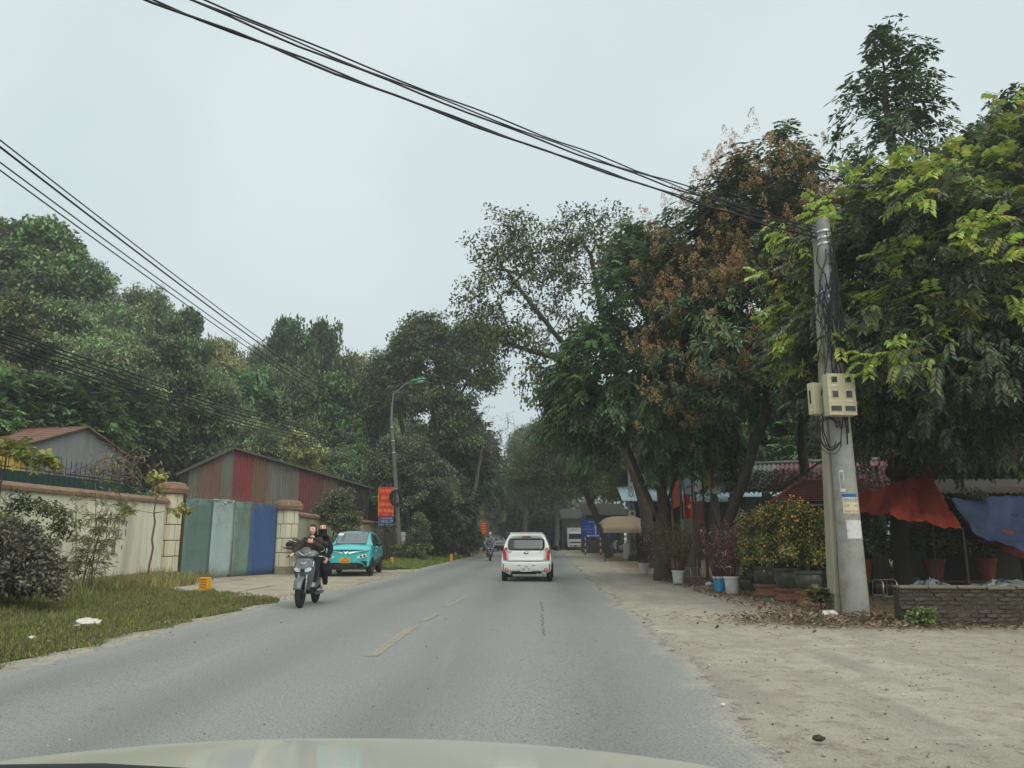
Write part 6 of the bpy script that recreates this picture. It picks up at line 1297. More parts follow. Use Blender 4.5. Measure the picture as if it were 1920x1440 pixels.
class Car:
    def __init__(s, L, low, up, zt, ws, belt, back, front, bulge=.13):
        s.L, s.low, s.up, s.ztc, s.wsc, s.belt, s.bk, s.fr, s.bulge = L, low, up, zt, ws, belt, back, front, bulge
    def zt(s, y): return float(np.interp(y, *zip(*s.ztc)))
    def ws(s, y): return float(np.interp(y, *zip(*s.wsc)))
    def w(s, z, y):
        if z <= s.belt: v = np.interp(z, *zip(*[(b, a) for a, b in s.low]))
        else:
            h = max(.02, s.zt(y) - s.belt); v = np.interp((z - s.belt) / h, *zip(*s.up))
        return float(v) * s.ws(y)
    def back(s, x, z): return -s.L / 2 + float(np.interp(z, *zip(*s.bk))) + s.bulge * (abs(x) / .8) ** 2.6
    def front(s, x, z): return s.L / 2 - float(np.interp(z, *zip(*s.fr))) - s.bulge * 1.3 * (abs(x) / .8) ** 2.4
    def hull(s, t, m, zl, n=46):
        zs = [zl] + [b for a, b in s.low if b > zl + .01]; tf = [.12, .3, .5, .7, .85, .94, .98]; rings = []
        for i in range(n + 1):
            y = -s.L / 2 + s.L * i / n; half = [(0, zl)]; half += [(s.w(z, y) * (.82 if k == 0 else 1), z) for k, z in enumerate(zs)]
            h = s.zt(y) - s.belt; half += [(s.w(s.belt + h * f, y), s.belt + h * f) for f in tf]; wt = half[-1][0]
            half += [(wt * .92, s.belt + h * .995), (wt * .5, s.belt + h + .018), (0, s.belt + h + .026)]
            ring = [(x, z) for x, z in half] + [(-x, z) for x, z in half[-2:0:-1]]
            rings.append([(x, min(max(y, s.back(x, z)), s.front(x, z)), z) for x, z in ring])
        mb = MB(); mb.loft(rings); return mb.build('body', m, t, smooth=38)
    def end(s, sgn, x, z, off=0.0): return Vector((x, (s.back(x, z) - off) if sgn < 0 else (s.front(x, z) + off), z))
    def poly(s, t, name, m, sgn, pts, off=.012, th=.02):          # a panel following the front (+1) or back (-1) skin
        P = []
        for k in range(len(pts)):
            a, b = pts[k], pts[(k + 1) % len(pts)]
            for f in (0, .34, .67): P.append((a[0] + (b[0] - a[0]) * f, a[1] + (b[1] - a[1]) * f))
        c = (sum(p[0] for p in P) / len(P), sum(p[1] for p in P) / len(P)); n = len(P)
        V = [s.end(sgn, *p, off) for p in P] + [s.end(sgn, p[0] * .5 + c[0] * .5, p[1] * .5 + c[1] * .5, off + .002) for p in P] + [s.end(sgn, *c, off + .002)] + [s.end(sgn, *p, off - th) for p in P]
        fs = [(k, (k + 1) % n, n + (k + 1) % n, n + k) for k in range(n)] + [(n + k, n + (k + 1) % n, 2 * n) for k in range(n)] + [(k, (k + 1) % n, 2 * n + 1 + (k + 1) % n, 2 * n + 1 + k) for k in range(n)]
        return MB().add(V, fs).build(name, m, t, smooth=40)
    def rect(s, t, name, m, sgn, x0, x1, z0, z1, off=.012, nx=10, nz=5, rnd=0.0):
        def fn(u, v):
            z = z0 + (z1 - z0) * v; k = 1 - rnd * (abs(2 * v - 1) ** 4); x = (x0 + x1) / 2 + (x1 - x0) / 2 * (2 * u - 1) * k; return s.end(sgn, x, z, off)
        return MB().grid(fn, nx, nz).build(name, m, t, smooth=True, solid=.012)
    def side(s, t, name, m, sg, yl, yh, zl, zh, off=.008, n=12):
        def fn(u, v):
            ya, yb = yl[0] + (yl[1] - yl[0]) * u, yh[0] + (yh[1] - yh[0]) * u; y = ya + (yb - ya) * v; z = (zl[0] + (zl[1] - zl[0]) * u) * (1 - v) + (zh[0] + (zh[1] - zh[0]) * u) * v
            z = min(z, s.zt(y) - .05); return Vector((sg * (s.w(z, y) + off), y, z))
        return MB().grid(fn, n, 5).build(name, m, t, smooth=True, solid=.008)
    def wheels(s, t, axles, r, w, hwid, rim=None, spokes=5):
        for y in axles:
            for sg in (-1, 1):
                x = sg * (hwid - w / 2 - .01); MB().lathe([(r * 1.16, -.10 * sg), (r * 1.16, .012 * sg)], (sg * hwid, y, r * 1.03), 28, axis='X').build('wheel_arch', M_BLACKP, t); wheel(t, (sg * (hwid - w / 2 + .03), y, r), r, w, rim, spokes, sg)
    def windscreen(s, t, m, y0, y1, name='windscreen', inset=.9):
        def fn(u, v):
            y = y0 + (y1 - y0) * v; z = s.zt(y); x = (2 * u - 1) * s.w(s.belt + (z - s.belt) * .94, y) * inset; return Vector((x, y, z + .03 - .012 * (2 * u - 1) ** 2 + .004))
        return MB().grid(fn, 14, 8).build(name, m, t, smooth=True, solid=.008)
# ---- small white hatchback seen from behind
c0 = G(995, 1093); HEAD = -math.atan2(98, F)
wc = thing('white_hatchback', 'small white hatchback driving away in the right lane', 'car', (c0.x - .02, c0.y + 1.72, .03), HEAD)
WC = Car(3.6, [(.70, .22), (.755, .32), (.795, .55), (.80, .72), (.77, .90), (.745, .97)], [(0, .745), (.3, .72), (.65, .65), (.88, .585), (.96, .56), (1, .50)],
   [(-1.8, 1.36), (-1.62, 1.45), (-1.3, 1.485), (-.4, 1.495), (.25, 1.45), (.95, 1.03), (1.5, .97), (1.8, .95)], [(-1.8, .975), (-1.4, 1), (1.2, 1), (1.8, .9)], .96,
   [(.2, .14), (.34, .03), (.5, .0), (.62, .0), (.74, .05), (.95, .07), (1.02, .10), (1.40, .30), (1.5, .42)], [(.2, .1), (.5, 0), (.75, .06), (1.0, .3), (1.5, 1.2)])
M_WPAINT = paint('white_paint', srgb(232, 234, 228)); WC.hull(wc, M_WPAINT, .24)
WC.rect(wc, 'tailgate', M_WPAINT, -1, -.60, .60, .645, .975, .022, 16, 6, .05); WC.rect(wc, 'bumper', M_WPAINT, -1, -.785, .785, .33, .62, .014, 22, 6, .02)
rw = WC.rect(wc, 'rear_window', M_GLASS, -1, -.585, .585, .985, 1.345, .045, 16, 6, .10)
MB().beam(WC.end(-1, .02, .995, .065), WC.end(-1, .40, 1.03, .062), .02, .02).build('wiper', M_BLACKP, wc)
for sg in (-1, 1):
    tl = WC.poly(wc, 'tail_light', M_REDL, -1, [(sg * x, z) for x, z in ((.60, 1.06), (.68, 1.06), (.755, .96), (.735, .68), (.62, .69), (.645, .90))], .02)
    WC.poly(wc, 'light_clear', M_PINKL, -1, [(sg * x, z) for x, z in ((.625, .97), (.665, .97), (.675, .91), (.65, .90))], .028, .008)
    WC.poly(wc, 'bumper_slit', M_BLACKP, -1, [(sg * x, z) for x, z in ((.715, .55), (.75, .55), (.745, .34), (.715, .37))], .02)
    p = WC.end(-1, sg * .62, .375, .018); MB().lathe([(.064, 0), (.064, -.02), (.05, -.026)], p, 18, axis='Y').build('reflector_ring', M_REDL, wc, smooth=35); MB().lathe([(.044, -.022), (.03, -.032)], p, 16, axis='Y').build('reflector', M_PINKL, wc, smooth=35)
    WC.side(wc, 'side_window', M_GLASS, sg, (-1.2, .72), (-1.0, .2), (1.0, .98), (1.38, 1.40)); MB().beam((sg * .50, -1.3, 1.50), (sg * .52, .1, 1.505), .025, .03).build('roof_rail', M_WPAINT, wc)
    mr = MB().ball((sg * .90, .55, 1.02), (.11, .06, .075), 14).build('mirror', M_BLACKP, wc, smooth=True); MB().beam((sg * .76, .58, .97), (sg * .84, .56, 1.0), .04).build('mirror_arm', M_BLACKP, wc)
WC.poly(wc, 'plate_recess', mat('recess_white', srgb(190, 192, 188), .4), -1, [(-.27, .50), (.27, .50), (.40, .33), (-.40, .33)], .018); WC.poly(wc, 'recess_edge', M_BLACKP, -1, [(-.30, .515), (.30, .515), (.28, .50), (-.28, .50)], .022, .01)
pp = WC.end(-1, 0, .42, .035); pl = MB().box(pp, (.36, .012, .20)).build('number_plate', M_PLATEW, wc, bevel=.004)
lettering('30A', .07, M_INK, pl, face_mtx((pp.x, pp.y - .008, pp.z + .05), 0)); lettering('081.52', .11, M_INK, pl, face_mtx((pp.x, pp.y - .008, pp.z - .04), 0), width=.30)
MB().ball(WC.end(-1, 0, .895, .032), (.075, .012, .04), 16).build('badge', M_BLACKP, wc, smooth=True); MB().ball(WC.end(-1, 0, .897, .042), (.055, .01, .026), 16).build('badge_ring', M_CHROME, wc, smooth=True)
for x, w_ in ((-.50, .17), (.46, .05)):
    q = WC.end(-1, x, .925, .02); MB().box(q + Vector((0, -.012, 0)), (w_, .006, .02)).build('trim_badge', M_BLACKP, wc)
q = WC.end(-1, 0, 1.395, .02); MB().box(q, (.27, .04, .03), mat=Matrix.Rotation(R(20), 3, 'X')).build('brake_light', M_REDL, wc, bevel=.006)
MB().box((0, -1.60, 1.50), (1.04, .22, .03), mat=Matrix.Rotation(R(-6), 3, 'X')).build('spoiler', M_WPAINT, wc, bevel=.012)
WC.poly(wc, 'diffuser', M_BLACKP, -1, [(-.44, .33), (.44, .33), (.52, .235), (-.52, .235)], .016); WC.rect(wc, 'skid_trim', M_CHROME, -1, -.56, .56, .205, .222, .02, 14, 1)
for x in (.36, .46): MB().lathe([(.042, .12), (.042, -.03), (.03, -.03), (.03, .0)], WC.end(-1, x, .225, .02), 14, axis='Y').build('exhaust', M_CHROME, wc, smooth=40)
MB().tube([(.0, -1.1, 1.515), (0, -1.16, 1.60)], [.008, .004], 6).build('antenna', M_BLACKP, wc)
WC.windscreen(wc, M_GLASS, .93, .32); WC.wheels(wc, (-1.17, 1.2), .285, .17, .775)
# ---- teal electric car parked by the gate
fw = G(690, 1080); tc_ = thing('teal_suv', 'parked turquoise crossover with yellow number plate beside the drive', 'car', (fw.x - .80, fw.y + 1.36, .045), math.pi + R(2.5))
TC = Car(4.3, [(.78, .24), (.84, .34), (.875, .55), (.885, .75), (.86, .93), (.83, 1.03)], [(0, .83), (.3, .79), (.65, .70), (.88, .62), (.96, .59), (1, .52)],
   [(-2.15, 1.10), (-1.95, 1.36), (-1.6, 1.52), (-.9, 1.585), (-.2, 1.59), (.2, 1.555), (1.05, 1.10), (1.6, 1.04), (1.95, .98), (2.15, .90)], [(-2.15, .93), (-1.7, 1), (1.5, 1), (2.15, .93)], 1.02,
   [(.2, .1), (.5, 0), (.9, .04), (1.1, .12), (1.5, .45)], [(.2, .12), (.36, .02), (.55, 0), (.72, .02), (.85, .07), (.95, .2), (1.05, .5), (1.6, 2.0)], .2)
M_TEAL = paint('teal_paint', srgb(56, 196, 196)); TC.hull(tc_, M_TEAL, .26); TC.windscreen(tc_, mat('windscreen_glass', srgb(96, 108, 110), .08, .12, 1.2, spec=.7, coat=.6), 1.02, .24, inset=.97)
TC.poly(tc_, 'lower_grille', M_BLACKP, 1, [(-.72, .24), (.72, .24), (.60, .42), (.45, .46), (-.45, .46), (-.60, .42)], .014)
for k in range(4): TC.rect(tc_, 'grille_bar', mat('grille_grey', srgb(70, 72, 74), .5), 1, -.42, .42, .29 + .035 * k, .303 + .035 * k, .024, 12, 1)
TC.rect(tc_, 'lip', mat('lip_grey', srgb(96, 98, 98), .6), 1, -.66, .66, .21, .235, .02, 12, 1)
for sg in (-1, 1):
    hl = TC.poly(tc_, 'headlight', M_LENS, 1, [(sg * x, z) for x, z in ((.40, .64), (.47, .70), (.60, .75), (.735, .765), (.74, .69), (.66, .63), (.52, .61))], .016)
    for x, z in ((.54, .67), (.66, .695)): MB().ball(TC.end(1, sg * x, z, .02), (.045, .02, .038), 12).build('lamp', M_BLACKP, hl, smooth=True)
    TC.poly(tc_, 'light_strip', M_CHROME, 1, [(sg * x, z) for x, z in ((.10, .80), (.14, .835), (.45, .865), (.74, .905), (.735, .885), (.45, .84), (.15, .808), (.115, .78))], .02, .01)
    TC.poly(tc_, 'air_vent', M_BLACKP, 1, [(sg * x, z) for x, z in ((.50, .50), (.66, .52), (.76, .50), (.74, .32), (.68, .34), (.64, .45))], .016)
    TC.side(tc_, 'front_side_window', M_GLASS, sg, (-.25, .80), (-.15, .18), (1.07, 1.05), (1.50, 1.50)); TC.side(tc_, 'rear_side_window', M_GLASS, sg, (-1.35, -.30), (-1.0, -.2), (1.10, 1.07), (1.46, 1.50)); TC.side(tc_, 'sill_trim', M_BLACKP, sg, (-1.0, 1.0), (-.95, .95), (.28, .28), (.40, .42)); TC.side(tc_, 'door_trim', mat('door_trim', srgb(64, 70, 72), .5), sg, (-.85, .75), (-.8, .6), (.44, .42), (.60, .52))
    for y in (.05, -.85): MB().box((sg * (TC.w(.9, y) + .012), y, .93), (.02, .17, .028)).build('door_handle', M_TEAL, tc_, bevel=.006)
    for y in (-.28, .86, -1.2): MB().box((sg * (TC.w(.7, y) - .001), y, .72), (.008, .008, .55)).build('door_seam', M_BLACKP, tc_)
    MB().ball((sg * 1.0, .62, 1.10), (.12, .075, .075), 14).build('mirror', M_BLACKP, tc_, smooth=True); MB().beam((sg * .82, .66, 1.06), (sg * .92, .63, 1.08), .05).build('mirror_arm', M_BLACKP, tc_)
    MB().box((sg * (TC.w(.85, .35) + .006), .35, .86), (.004, .34, .07)).build('door_logo', M_BWHITE, tc_)
    MB().box((sg * (TC.w(.95, .0) + .008), -.05, 1.0), (.004, .5, .05)).build('door_print', M_BWHITE, tc_)
pts = [(-.09, .86), (-.055, .86), (0, .795), (.055, .86), (.09, .86), (0, .755)]; TC.poly(tc_, 'badge', M_CHROME, 1, pts, .026, .01)
pp = TC.end(1, .0, .545, .03); pl = MB().box(pp, (.36, .014, .19)).build('number_plate', M_PLATEY, tc_, bevel=.004)
fm = lambda p: Matrix.Translation(p) @ Matrix.Rotation(math.pi, 4, 'Z') @ Matrix.Rotation(math.pi / 2, 4, 'X')
lettering('29H', .07, M_INK, pl, fm((pp.x, pp.y + .009, pp.z + .045))); lettering('024.49', .10, M_INK, pl, fm((pp.x, pp.y + .009, pp.z - .04)), width=.28)
MB().beam((-.6, 1.08, 1.115), (.0, 1.1, 1.13), .02).build('wiper', M_BLACKP, tc_); MB().beam((.02, 1.08, 1.125), (.62, 1.1, 1.11), .02).build('wiper', M_BLACKP, tc_)
MB().box((.48, .42, 1.475), (.2, .16, .004), mat=Matrix.Rotation(R(-28), 3, 'X')).build('windscreen_sticker', M_BWHITE, tc_)
TC.wheels(tc_, (-1.30, 1.31), .335, .21, .865, mat('dark_alloy', srgb(86, 88, 90), .4, .05, metal=.5), 5)
# ---- distant parked cars and truck
def far_car(label, px, py, pm, rz):
    p = G(px, py); t = thing('parked_car', label, 'car', (p.x, p.y + 1.5, .0), rz, 'cars parked at the road bend'); TC.hull(t, pm, .26, 30); TC.windscreen(t, M_GLASS, 1.02, .24, inset=.97); TC.poly(t, 'grille', M_BLACKP, 1, [(-.6, .3), (.6, .3), (.5, .62), (-.5, .62)], .014)
    for sg in (-1, 1): TC.poly(t, 'headlight', M_LENS, 1, [(sg * .5, .66), (sg * .75, .72), (sg * .74, .80), (sg * .55, .76)], .016); TC.side(t, 'side_window', M_GLASS, sg, (-1.3, .8), (-1.0, .18), (1.08, 1.05), (1.47, 1.5))
    TC.wheels(t, (-1.3, 1.31), .335, .21, .865); return t
far_car('silver car facing the camera at the far bend, left of the hatchback', 931, 1034, paint('silver_paint', srgb(170, 174, 174)), math.pi + .15)
far_car('white car half hidden behind the hatchback at the far bend', 956, 1031, paint('far_white', srgb(206, 208, 206)), math.pi - .35)
far_car('pale blue car behind the far motorbike rider', 914, 1032, paint('far_blue', srgb(96, 160, 196)), math.pi + .3)
p = G(1082, 1032); tr = thing('delivery_truck', 'white box truck facing the camera beside the blue sign', 'truck', (p.x, p.y + 2.6, 0), math.pi - R(4)); M_TRW = paint('truck_white', srgb(214, 216, 214), .45)
cab = MB(); cab.loft([[(-w, y, z) for (w, y, z) in ()] or [(-w, f, z), (w, f, z), (w, b, z), (-w, b, z)] for w, f, b, z in ((.86, 2.6, 1.2, .42), (.88, 2.62, 1.2, .95), (.87, 2.58, 1.2, 1.22), (.80, 2.30, 1.2, 1.9), (.76, 2.2, 1.2, 1.98))]); cab.build('cab', M_TRW, tr, bevel=.05)
def tf(z): return float(np.interp(z, [.42, .95, 1.22, 1.9], [2.6, 2.62, 2.58, 2.30]))
MB().add([(x, tf(z) + .012, z) for x, z in ((-.74, 1.25), (.74, 1.25), (.69, 1.82), (-.69, 1.82))], [(0, 1, 2, 3)]).build('windscreen', M_GLASS, tr, solid=.01); MB().box((0, 2.63, .88), (1.2, .03, .14)).build('grille', M_BLACKP, tr); MB().box((0, 2.66, .52), (1.7, .1, .26)).build('bumper', M_TRW, tr, bevel=.02); MB().box((0, 2.72, .5), (.4, .02, .12)).build('bumper_slot', M_BLACKP, tr)
for s in (-1, 1): MB().box((s * .72, 2.64, .9), (.26, .03, .16)).build('headlight', M_LENS, tr, bevel=.01); MB().beam((s * .9, 2.4, 1.5), (s * 1.05, 2.5, 1.5), .03).build('mirror_arm', M_BLACKP, tr); MB().box((s * 1.08, 2.5, 1.4), (.12, .06, .36)).build('mirror', M_BLACKP, tr, bevel=.01); MB().box((s * .5, 2.7, .52), (.22, .03, .1)).build('fog_lamp', M_BLACKP, tr)
MB().box((0, -.6, 1.62), (1.86, 3.5, 1.75)).build('cargo_box', M_TRW, tr, bevel=.03); lettering('VẬN TẢI', .22, M_INK, tr, fm((0, 1.165, 2.3)), width=.7)
MB().box((0, .2, .55), (.8, 4.2, .2)).build('chassis', M_BLACKP, tr)
for y in (1.9, -1.3):
    for s in (-1, 1): wheel(tr, (s * .78, y, .38), .38, .2, M_RIM, 6, s)
# ---- the bonnet of the car the view is taken from
oc = thing('own_car', 'pale bonnet of the car at the bottom edge of the view', 'car', (-.36, 0, 0)); M_HOOD = paint('hood_paint', srgb(196, 194, 180), .4)
def hood(u, v):
    x = (2 * u - 1); y = 1.12 + (1.9 - .12 * x * x - 1.12) * v; z = 1.055 - (y - 1.12) * .13 - .055 * x * x - .10 * max(0, v - .8) ** 2 * 5 + .012 * math.sin(math.pi * abs(x)) * (1 - v); return (x * .86, y, z - (.25 * max(0, abs(x) - .93) / .07 * .25))
MB().grid(hood, 30, 16).build('bonnet', M_HOOD, oc, smooth=True, solid=.012)
mb = MB(); mb.loft([[(-w, y, z) for w, y, z in ((.83, 1.0, .22), (.86, 1.0, .6), (.86, 1.05, .93))][::1] + [(w, y, z) for w, y, z in ((.86, 1.05, .93), (.86, 1.0, .6), (.83, 1.0, .22))], [(-w, y, z) for w, y, z in ((.80, 1.86, .22), (.84, 1.88, .55), (.80, 1.74, .82))] + [(w, y, z) for w, y, z in ((.80, 1.74, .82), (.84, 1.88, .55), (.80, 1.86, .22))]]); mb.build('front_body', M_HOOD, oc, bevel=.05)
MB().box((0, 1.03, 1.0), (1.6, .16, .08)).build('cowl', M_BLACKP, oc, bevel=.02); mb = MB(); mb.tube([(-.72, 1.10, 1.07), (-.5, 1.12, 1.086), (-.2, 1.13, 1.088), (-.02, 1.14, 1.078), (.03, 1.15, 1.06)], [.010, .011, .010, .008, .006], 7); wp_ = mb.build('wiper', M_BLACKP, oc, smooth=True); mb = MB(); mb.tube([(-.74, 1.13, 1.058), (-.3, 1.16, 1.068), (.02, 1.17, 1.06)], [.005, .006, .005], 6); mb.build('wiper_blade', M_BLACKP, wp_, smooth=True)
for s in (-1, 1): wheel(oc, (s * .74, 1.25, .30), .30, .18, None, 5, s)
# ================================================================== SCOOTERS AND PEOPLE
def scooter(label, loc, rz, pm, dark, group=None):
    t = thing('scooter', label, 'scooter', loc, rz, group)
    for y, nm in ((.66, 'f'), (-.66, 'r')):
        root = bpy.data.objects.new('wheel', None); link(root, t); root.location = (0, y, .29); r = .29; w = .105
        MB().lathe([(r * .74, -w * .4), (r * .86, -w / 2), (r * .95, -w * .4), (r, -w * .12), (r, w * .12), (r * .95, w * .4), (r * .86, w / 2), (r * .74, w * .4)], n=30, axis='X', caps=False).build('tyre', M_TYRE, root, smooth=40)
        mb = MB(); mb.lathe([(r * .74, -.035), (r * .70, 0), (r * .74, .035)], n=30, axis='X', caps=False)
        for k in range(5): a = 2 * math.pi * k / 5; mb.beam((0, 0, 0), (0, math.cos(a) * r * .72, math.sin(a) * r * .72), .03, .022)
        mb.lathe([(.05, -.05), (.05, .05)], n=14, axis='X'); mb.build('rim', M_BLACKP, root, smooth=40)
        MB().lathe([(.11, .055), (.11, .06)], n=20, axis='X', caps=True).build('brake_disc', M_RIM, root)
    for s in (-1, 1): mb = MB(); mb.tube([(s * .085, .66, .29), (s * .085, .60, .48), (s * .07, .46, .86)], [.022, .022, .026], 8); mb.build('fork_leg', M_RIM if s else M_RIM, t, smooth=True)
    mb = MB(); mb.grid(lambda u, v: ((2 * u - 1) * (.075 + .012 * math.sin(v * math.pi)), .66 + (.325 - .03 * (2 * u - 1) ** 2) * math.cos(R(14 + 128 * v)) * 1.0, .29 + (.325 - .03 * (2 * u - 1) ** 2) * math.sin(R(14 + 128 * v))), 8, 14); mb.build('front_fender', pm, t, smooth=True, solid=.012)
    def ring(hw, yf, yb, z, n=14, pw=2.6):
        out = []
        for k in range(n):
            a = 2 * math.pi * k / n; ca, sa = math.cos(a), math.sin(a); out.append((hw * abs(ca) ** (2 / pw) * (1 if ca >= 0 else -1), (yf + yb) / 2 + (yf - yb) / 2 * abs(sa) ** (2 / pw) * (1 if sa >= 0 else -1), z + (.0)))
        return out
    MB().loft([ring(.10, .40, .24, .33), ring(.155, .47, .25, .46), ring(.195, .545, .27, .62), ring(.215, .58, .28, .74), ring(.21, .55, .28, .86), ring(.165, .49, .29, .95), ring(.10, .44, .30, .99)]).build('front_shield', pm, t, smooth=40)
    pnl = lambda pts, off, m, nm, pr=t: MB().prism([(x, np.interp(z, [.46, .62, .74, .86, .95, 1.0], [.47, .545, .58, .55, .49, .45]) - 1.4 * abs(x) ** 2.2 + off, z) for x, z in pts], (0, -.02, 0)).build(nm, m, pr)
    pnl([(-.12, .93), (.12, .93), (.155, .80), (.05, .72), (-.05, .72), (-.155, .80)], .022, dark, 'centre_panel')
    for s in (-1, 1): h = pnl([(s * .045, .70), (s * .06, .755), (s * .12, .785), (s * .175, .775), (s * .165, .725), (s * .11, .695)], .03, M_LENS, 'headlight'); pnl([(s * .19, .90), (s * .205, .90), (s * .205, .80), (s * .195, .80)], .03, M_LENS, 'position_light')
    pnl([(-.045, .70), (.045, .70), (.03, .755), (-.03, .755)], .026, M_BLACKP, 'lamp_divider')
    for z0, w, nm in ((.865, .07, 'silver_trim'),): mb = MB(); mb.tube([(x, np.interp(z0 + .05 * (x / w) ** 2, [.62, .74, .86, .95], [.545, .58, .55, .49]) + .026, z0 + .06 * (x / w) ** 2 - .015) for x in np.linspace(-w, w, 9)], .007, 6); mb.build(nm, M_CHROME, t, smooth=True)
    MB().loft([ring(.10, .42, .26, .955), ring(.23, .47, .20, 1.0), ring(.265, .46, .18, 1.05), ring(.215, .42, .20, 1.10), ring(.12, .36, .22, 1.13)]).build('handlebar_cowl', pm, t, smooth=40)
    MB().loft([ring(.13, .475, .40, 1.03), ring(.125, .455, .36, 1.10), ring(.09, .41, .32, 1.165), ring(.04, .37, .31, 1.185)]).build('visor', dark, t, smooth=40)
    mb = MB(); mb.tube([(x, .485 - 1.2 * abs(x) ** 2.2, 1.02 + .075 * (abs(x) / .13) ** 2) for x in np.linspace(-.13, .13, 11)], .008, 6); mb.build('silver_trim', M_CHROME, t, smooth=True)
    for s in (-1, 1):
        mb = MB(); mb.tube([(s * .2, .31, 1.02), (s * .28, .28, 1.015), (s * .40, .23, 1.0)], [.02, .019, .019], 8); mb.build('grip', M_BLACKP, t, smooth=True)
        mb = MB(); mb.tube([(s * .22, .36, 1.01), (s * .32, .33, .995), (s * .43, .27, .975)], [.009, .008, .007], 6); mb.build('brake_lever', M_CHROME, t, smooth=True)
        mb = MB(); mb.tube([(s * .20, .30, 1.06), (s * .27, .28, 1.15), (s * .34, .29, 1.22)], [.008, .008, .008], 6); mb.build('mirror_stalk', M_BLACKP, t, smooth=True)
        MB().ball((s * .37, .30, 1.25), (.085, .03, .055), 14, mat=Matrix.Rotation(s * .35, 3, 'Y')).build('mirror', M_BLACKP, t, smooth=True)
        mb = MB(); mb.beam((s * .10, -.34, .30), (s * .27, -.36, .29), .035, .03); mb.build('footpeg', M_CHROME, t)
    MB().loft([ring(.14, .34, -.02, .30), ring(.165, .34, -.05, .34), ring(.165, .34, -.05, .385)]).build('floorboard', M_BLACKP, t, smooth=40)
    mb = MB(); mb.loft([[(w * c, y, z0 + (z1 - z0) * s_) for c, s_ in ((-.75, 0), (-1, .4), (-.95, .85), (-.6, 1), (.6, 1), (.95, .85), (1, .4), (.75, 0))] for y, w, z0, z1 in ((.02, .12, .32, .70), (-.2, .165, .34, .76), (-.5, .17, .42, .78), (-.8, .13, .55, .79), (-.95, .07, .66, .80))]); mb.build('rear_body', pm, t, smooth=40)
    mb = MB(); mb.loft([[(w * c, y, z0 + .07 * s_) for c, s_ in ((-.9, 0), (-1, .6), (-.7, 1), (.7, 1), (1, .6), (.9, 0))] for y, w, z0 in ((.05, .10, .72), (-.1, .14, .755), (-.35, .16, .77), (-.6, .15, .80), (-.85, .11, .82))]); mb.build('seat', M_BLACKP, t, smooth=40)
    MB().loft([[(x, y, z) for x, z in ((-.06, z0), (.06, z0), (.06, z1), (-.06, z1))] for y, z0, z1 in ((-.05, .22, .36), (-.5, .22, .42), (-.72, .24, .36))]).build('engine', M_BLACKP, t, bevel=.02)
    mb = MB(); mb.tube([(.10, -.25, .24), (.16, -.45, .26), (.17, -.95, .38)], [.03, .06, .065], 12); mb.build('exhaust', M_BLACKP, t, smooth=40); mb = MB(); mb.tube([(-.10, -.3, .24), (-.15, -.5, .27), (-.15, -.78, .30)], [.05, .07, .05], 12); mb.build('drive_case', M_RIM, t, smooth=40)
    MB().box((0, -.96, .74), (.14, .03, .06)).build('tail_light', M_REDL, t, bevel=.01); mb = MB(); mb.tube([(-.12, -.8, .82), (-.12, -.98, .90), (.12, -.98, .90), (.12, -.8, .82)], .012, 6); mb.build('grab_rail', M_BLACKP, t, smooth=True)
    return t
def skin(verts, edges, rad, sub=2):
    me = bpy.data.meshes.new('sk'); me.from_pydata([tuple(v) for v in verts], edges, []); o = bpy.data.objects.new('sk', me); COL.objects.link(o)
    md = o.modifiers.new('s', 'SKIN'); md.use_smooth_shade = True
    if not me.skin_vertices: me.skin_vertices.new()
    sv = me.skin_vertices[0].data
    for i, r in enumerate(rad): sv[i].radius = (r, r) if not hasattr(r, '__len__') else r; sv[i].use_root = (i == 0)
    m2 = o.modifiers.new('u', 'SUBSURF'); m2.levels = sub; m2.render_levels = sub
    dg = bpy.context.evaluated_depsgraph_get(); out = bpy.data.meshes.new_from_object(o.evaluated_get(dg)); bpy.data.objects.remove(o); bpy.data.meshes.remove(me)
    V = np.zeros(len(out.vertices) * 3); out.vertices.foreach_get('co', V); V = V.reshape(-1, 3); Fs = [tuple(p.vertices) for p in out.polygons]; bpy.data.meshes.remove(out); return [tuple(v) for v in V], Fs
M_SKIN = mat('skin', srgb(226, 182, 158), .5, .06, 8); M_HAIR = mat('hair', srgb(24, 21, 20), .45, .2, 20); M_LIP = mat('lips', srgb(168, 84, 80), .5); M_EYEW = mat('eye_white', srgb(220, 216, 210), .3); M_SOLE = mat('pale_shoe', srgb(190, 184, 176), .7)
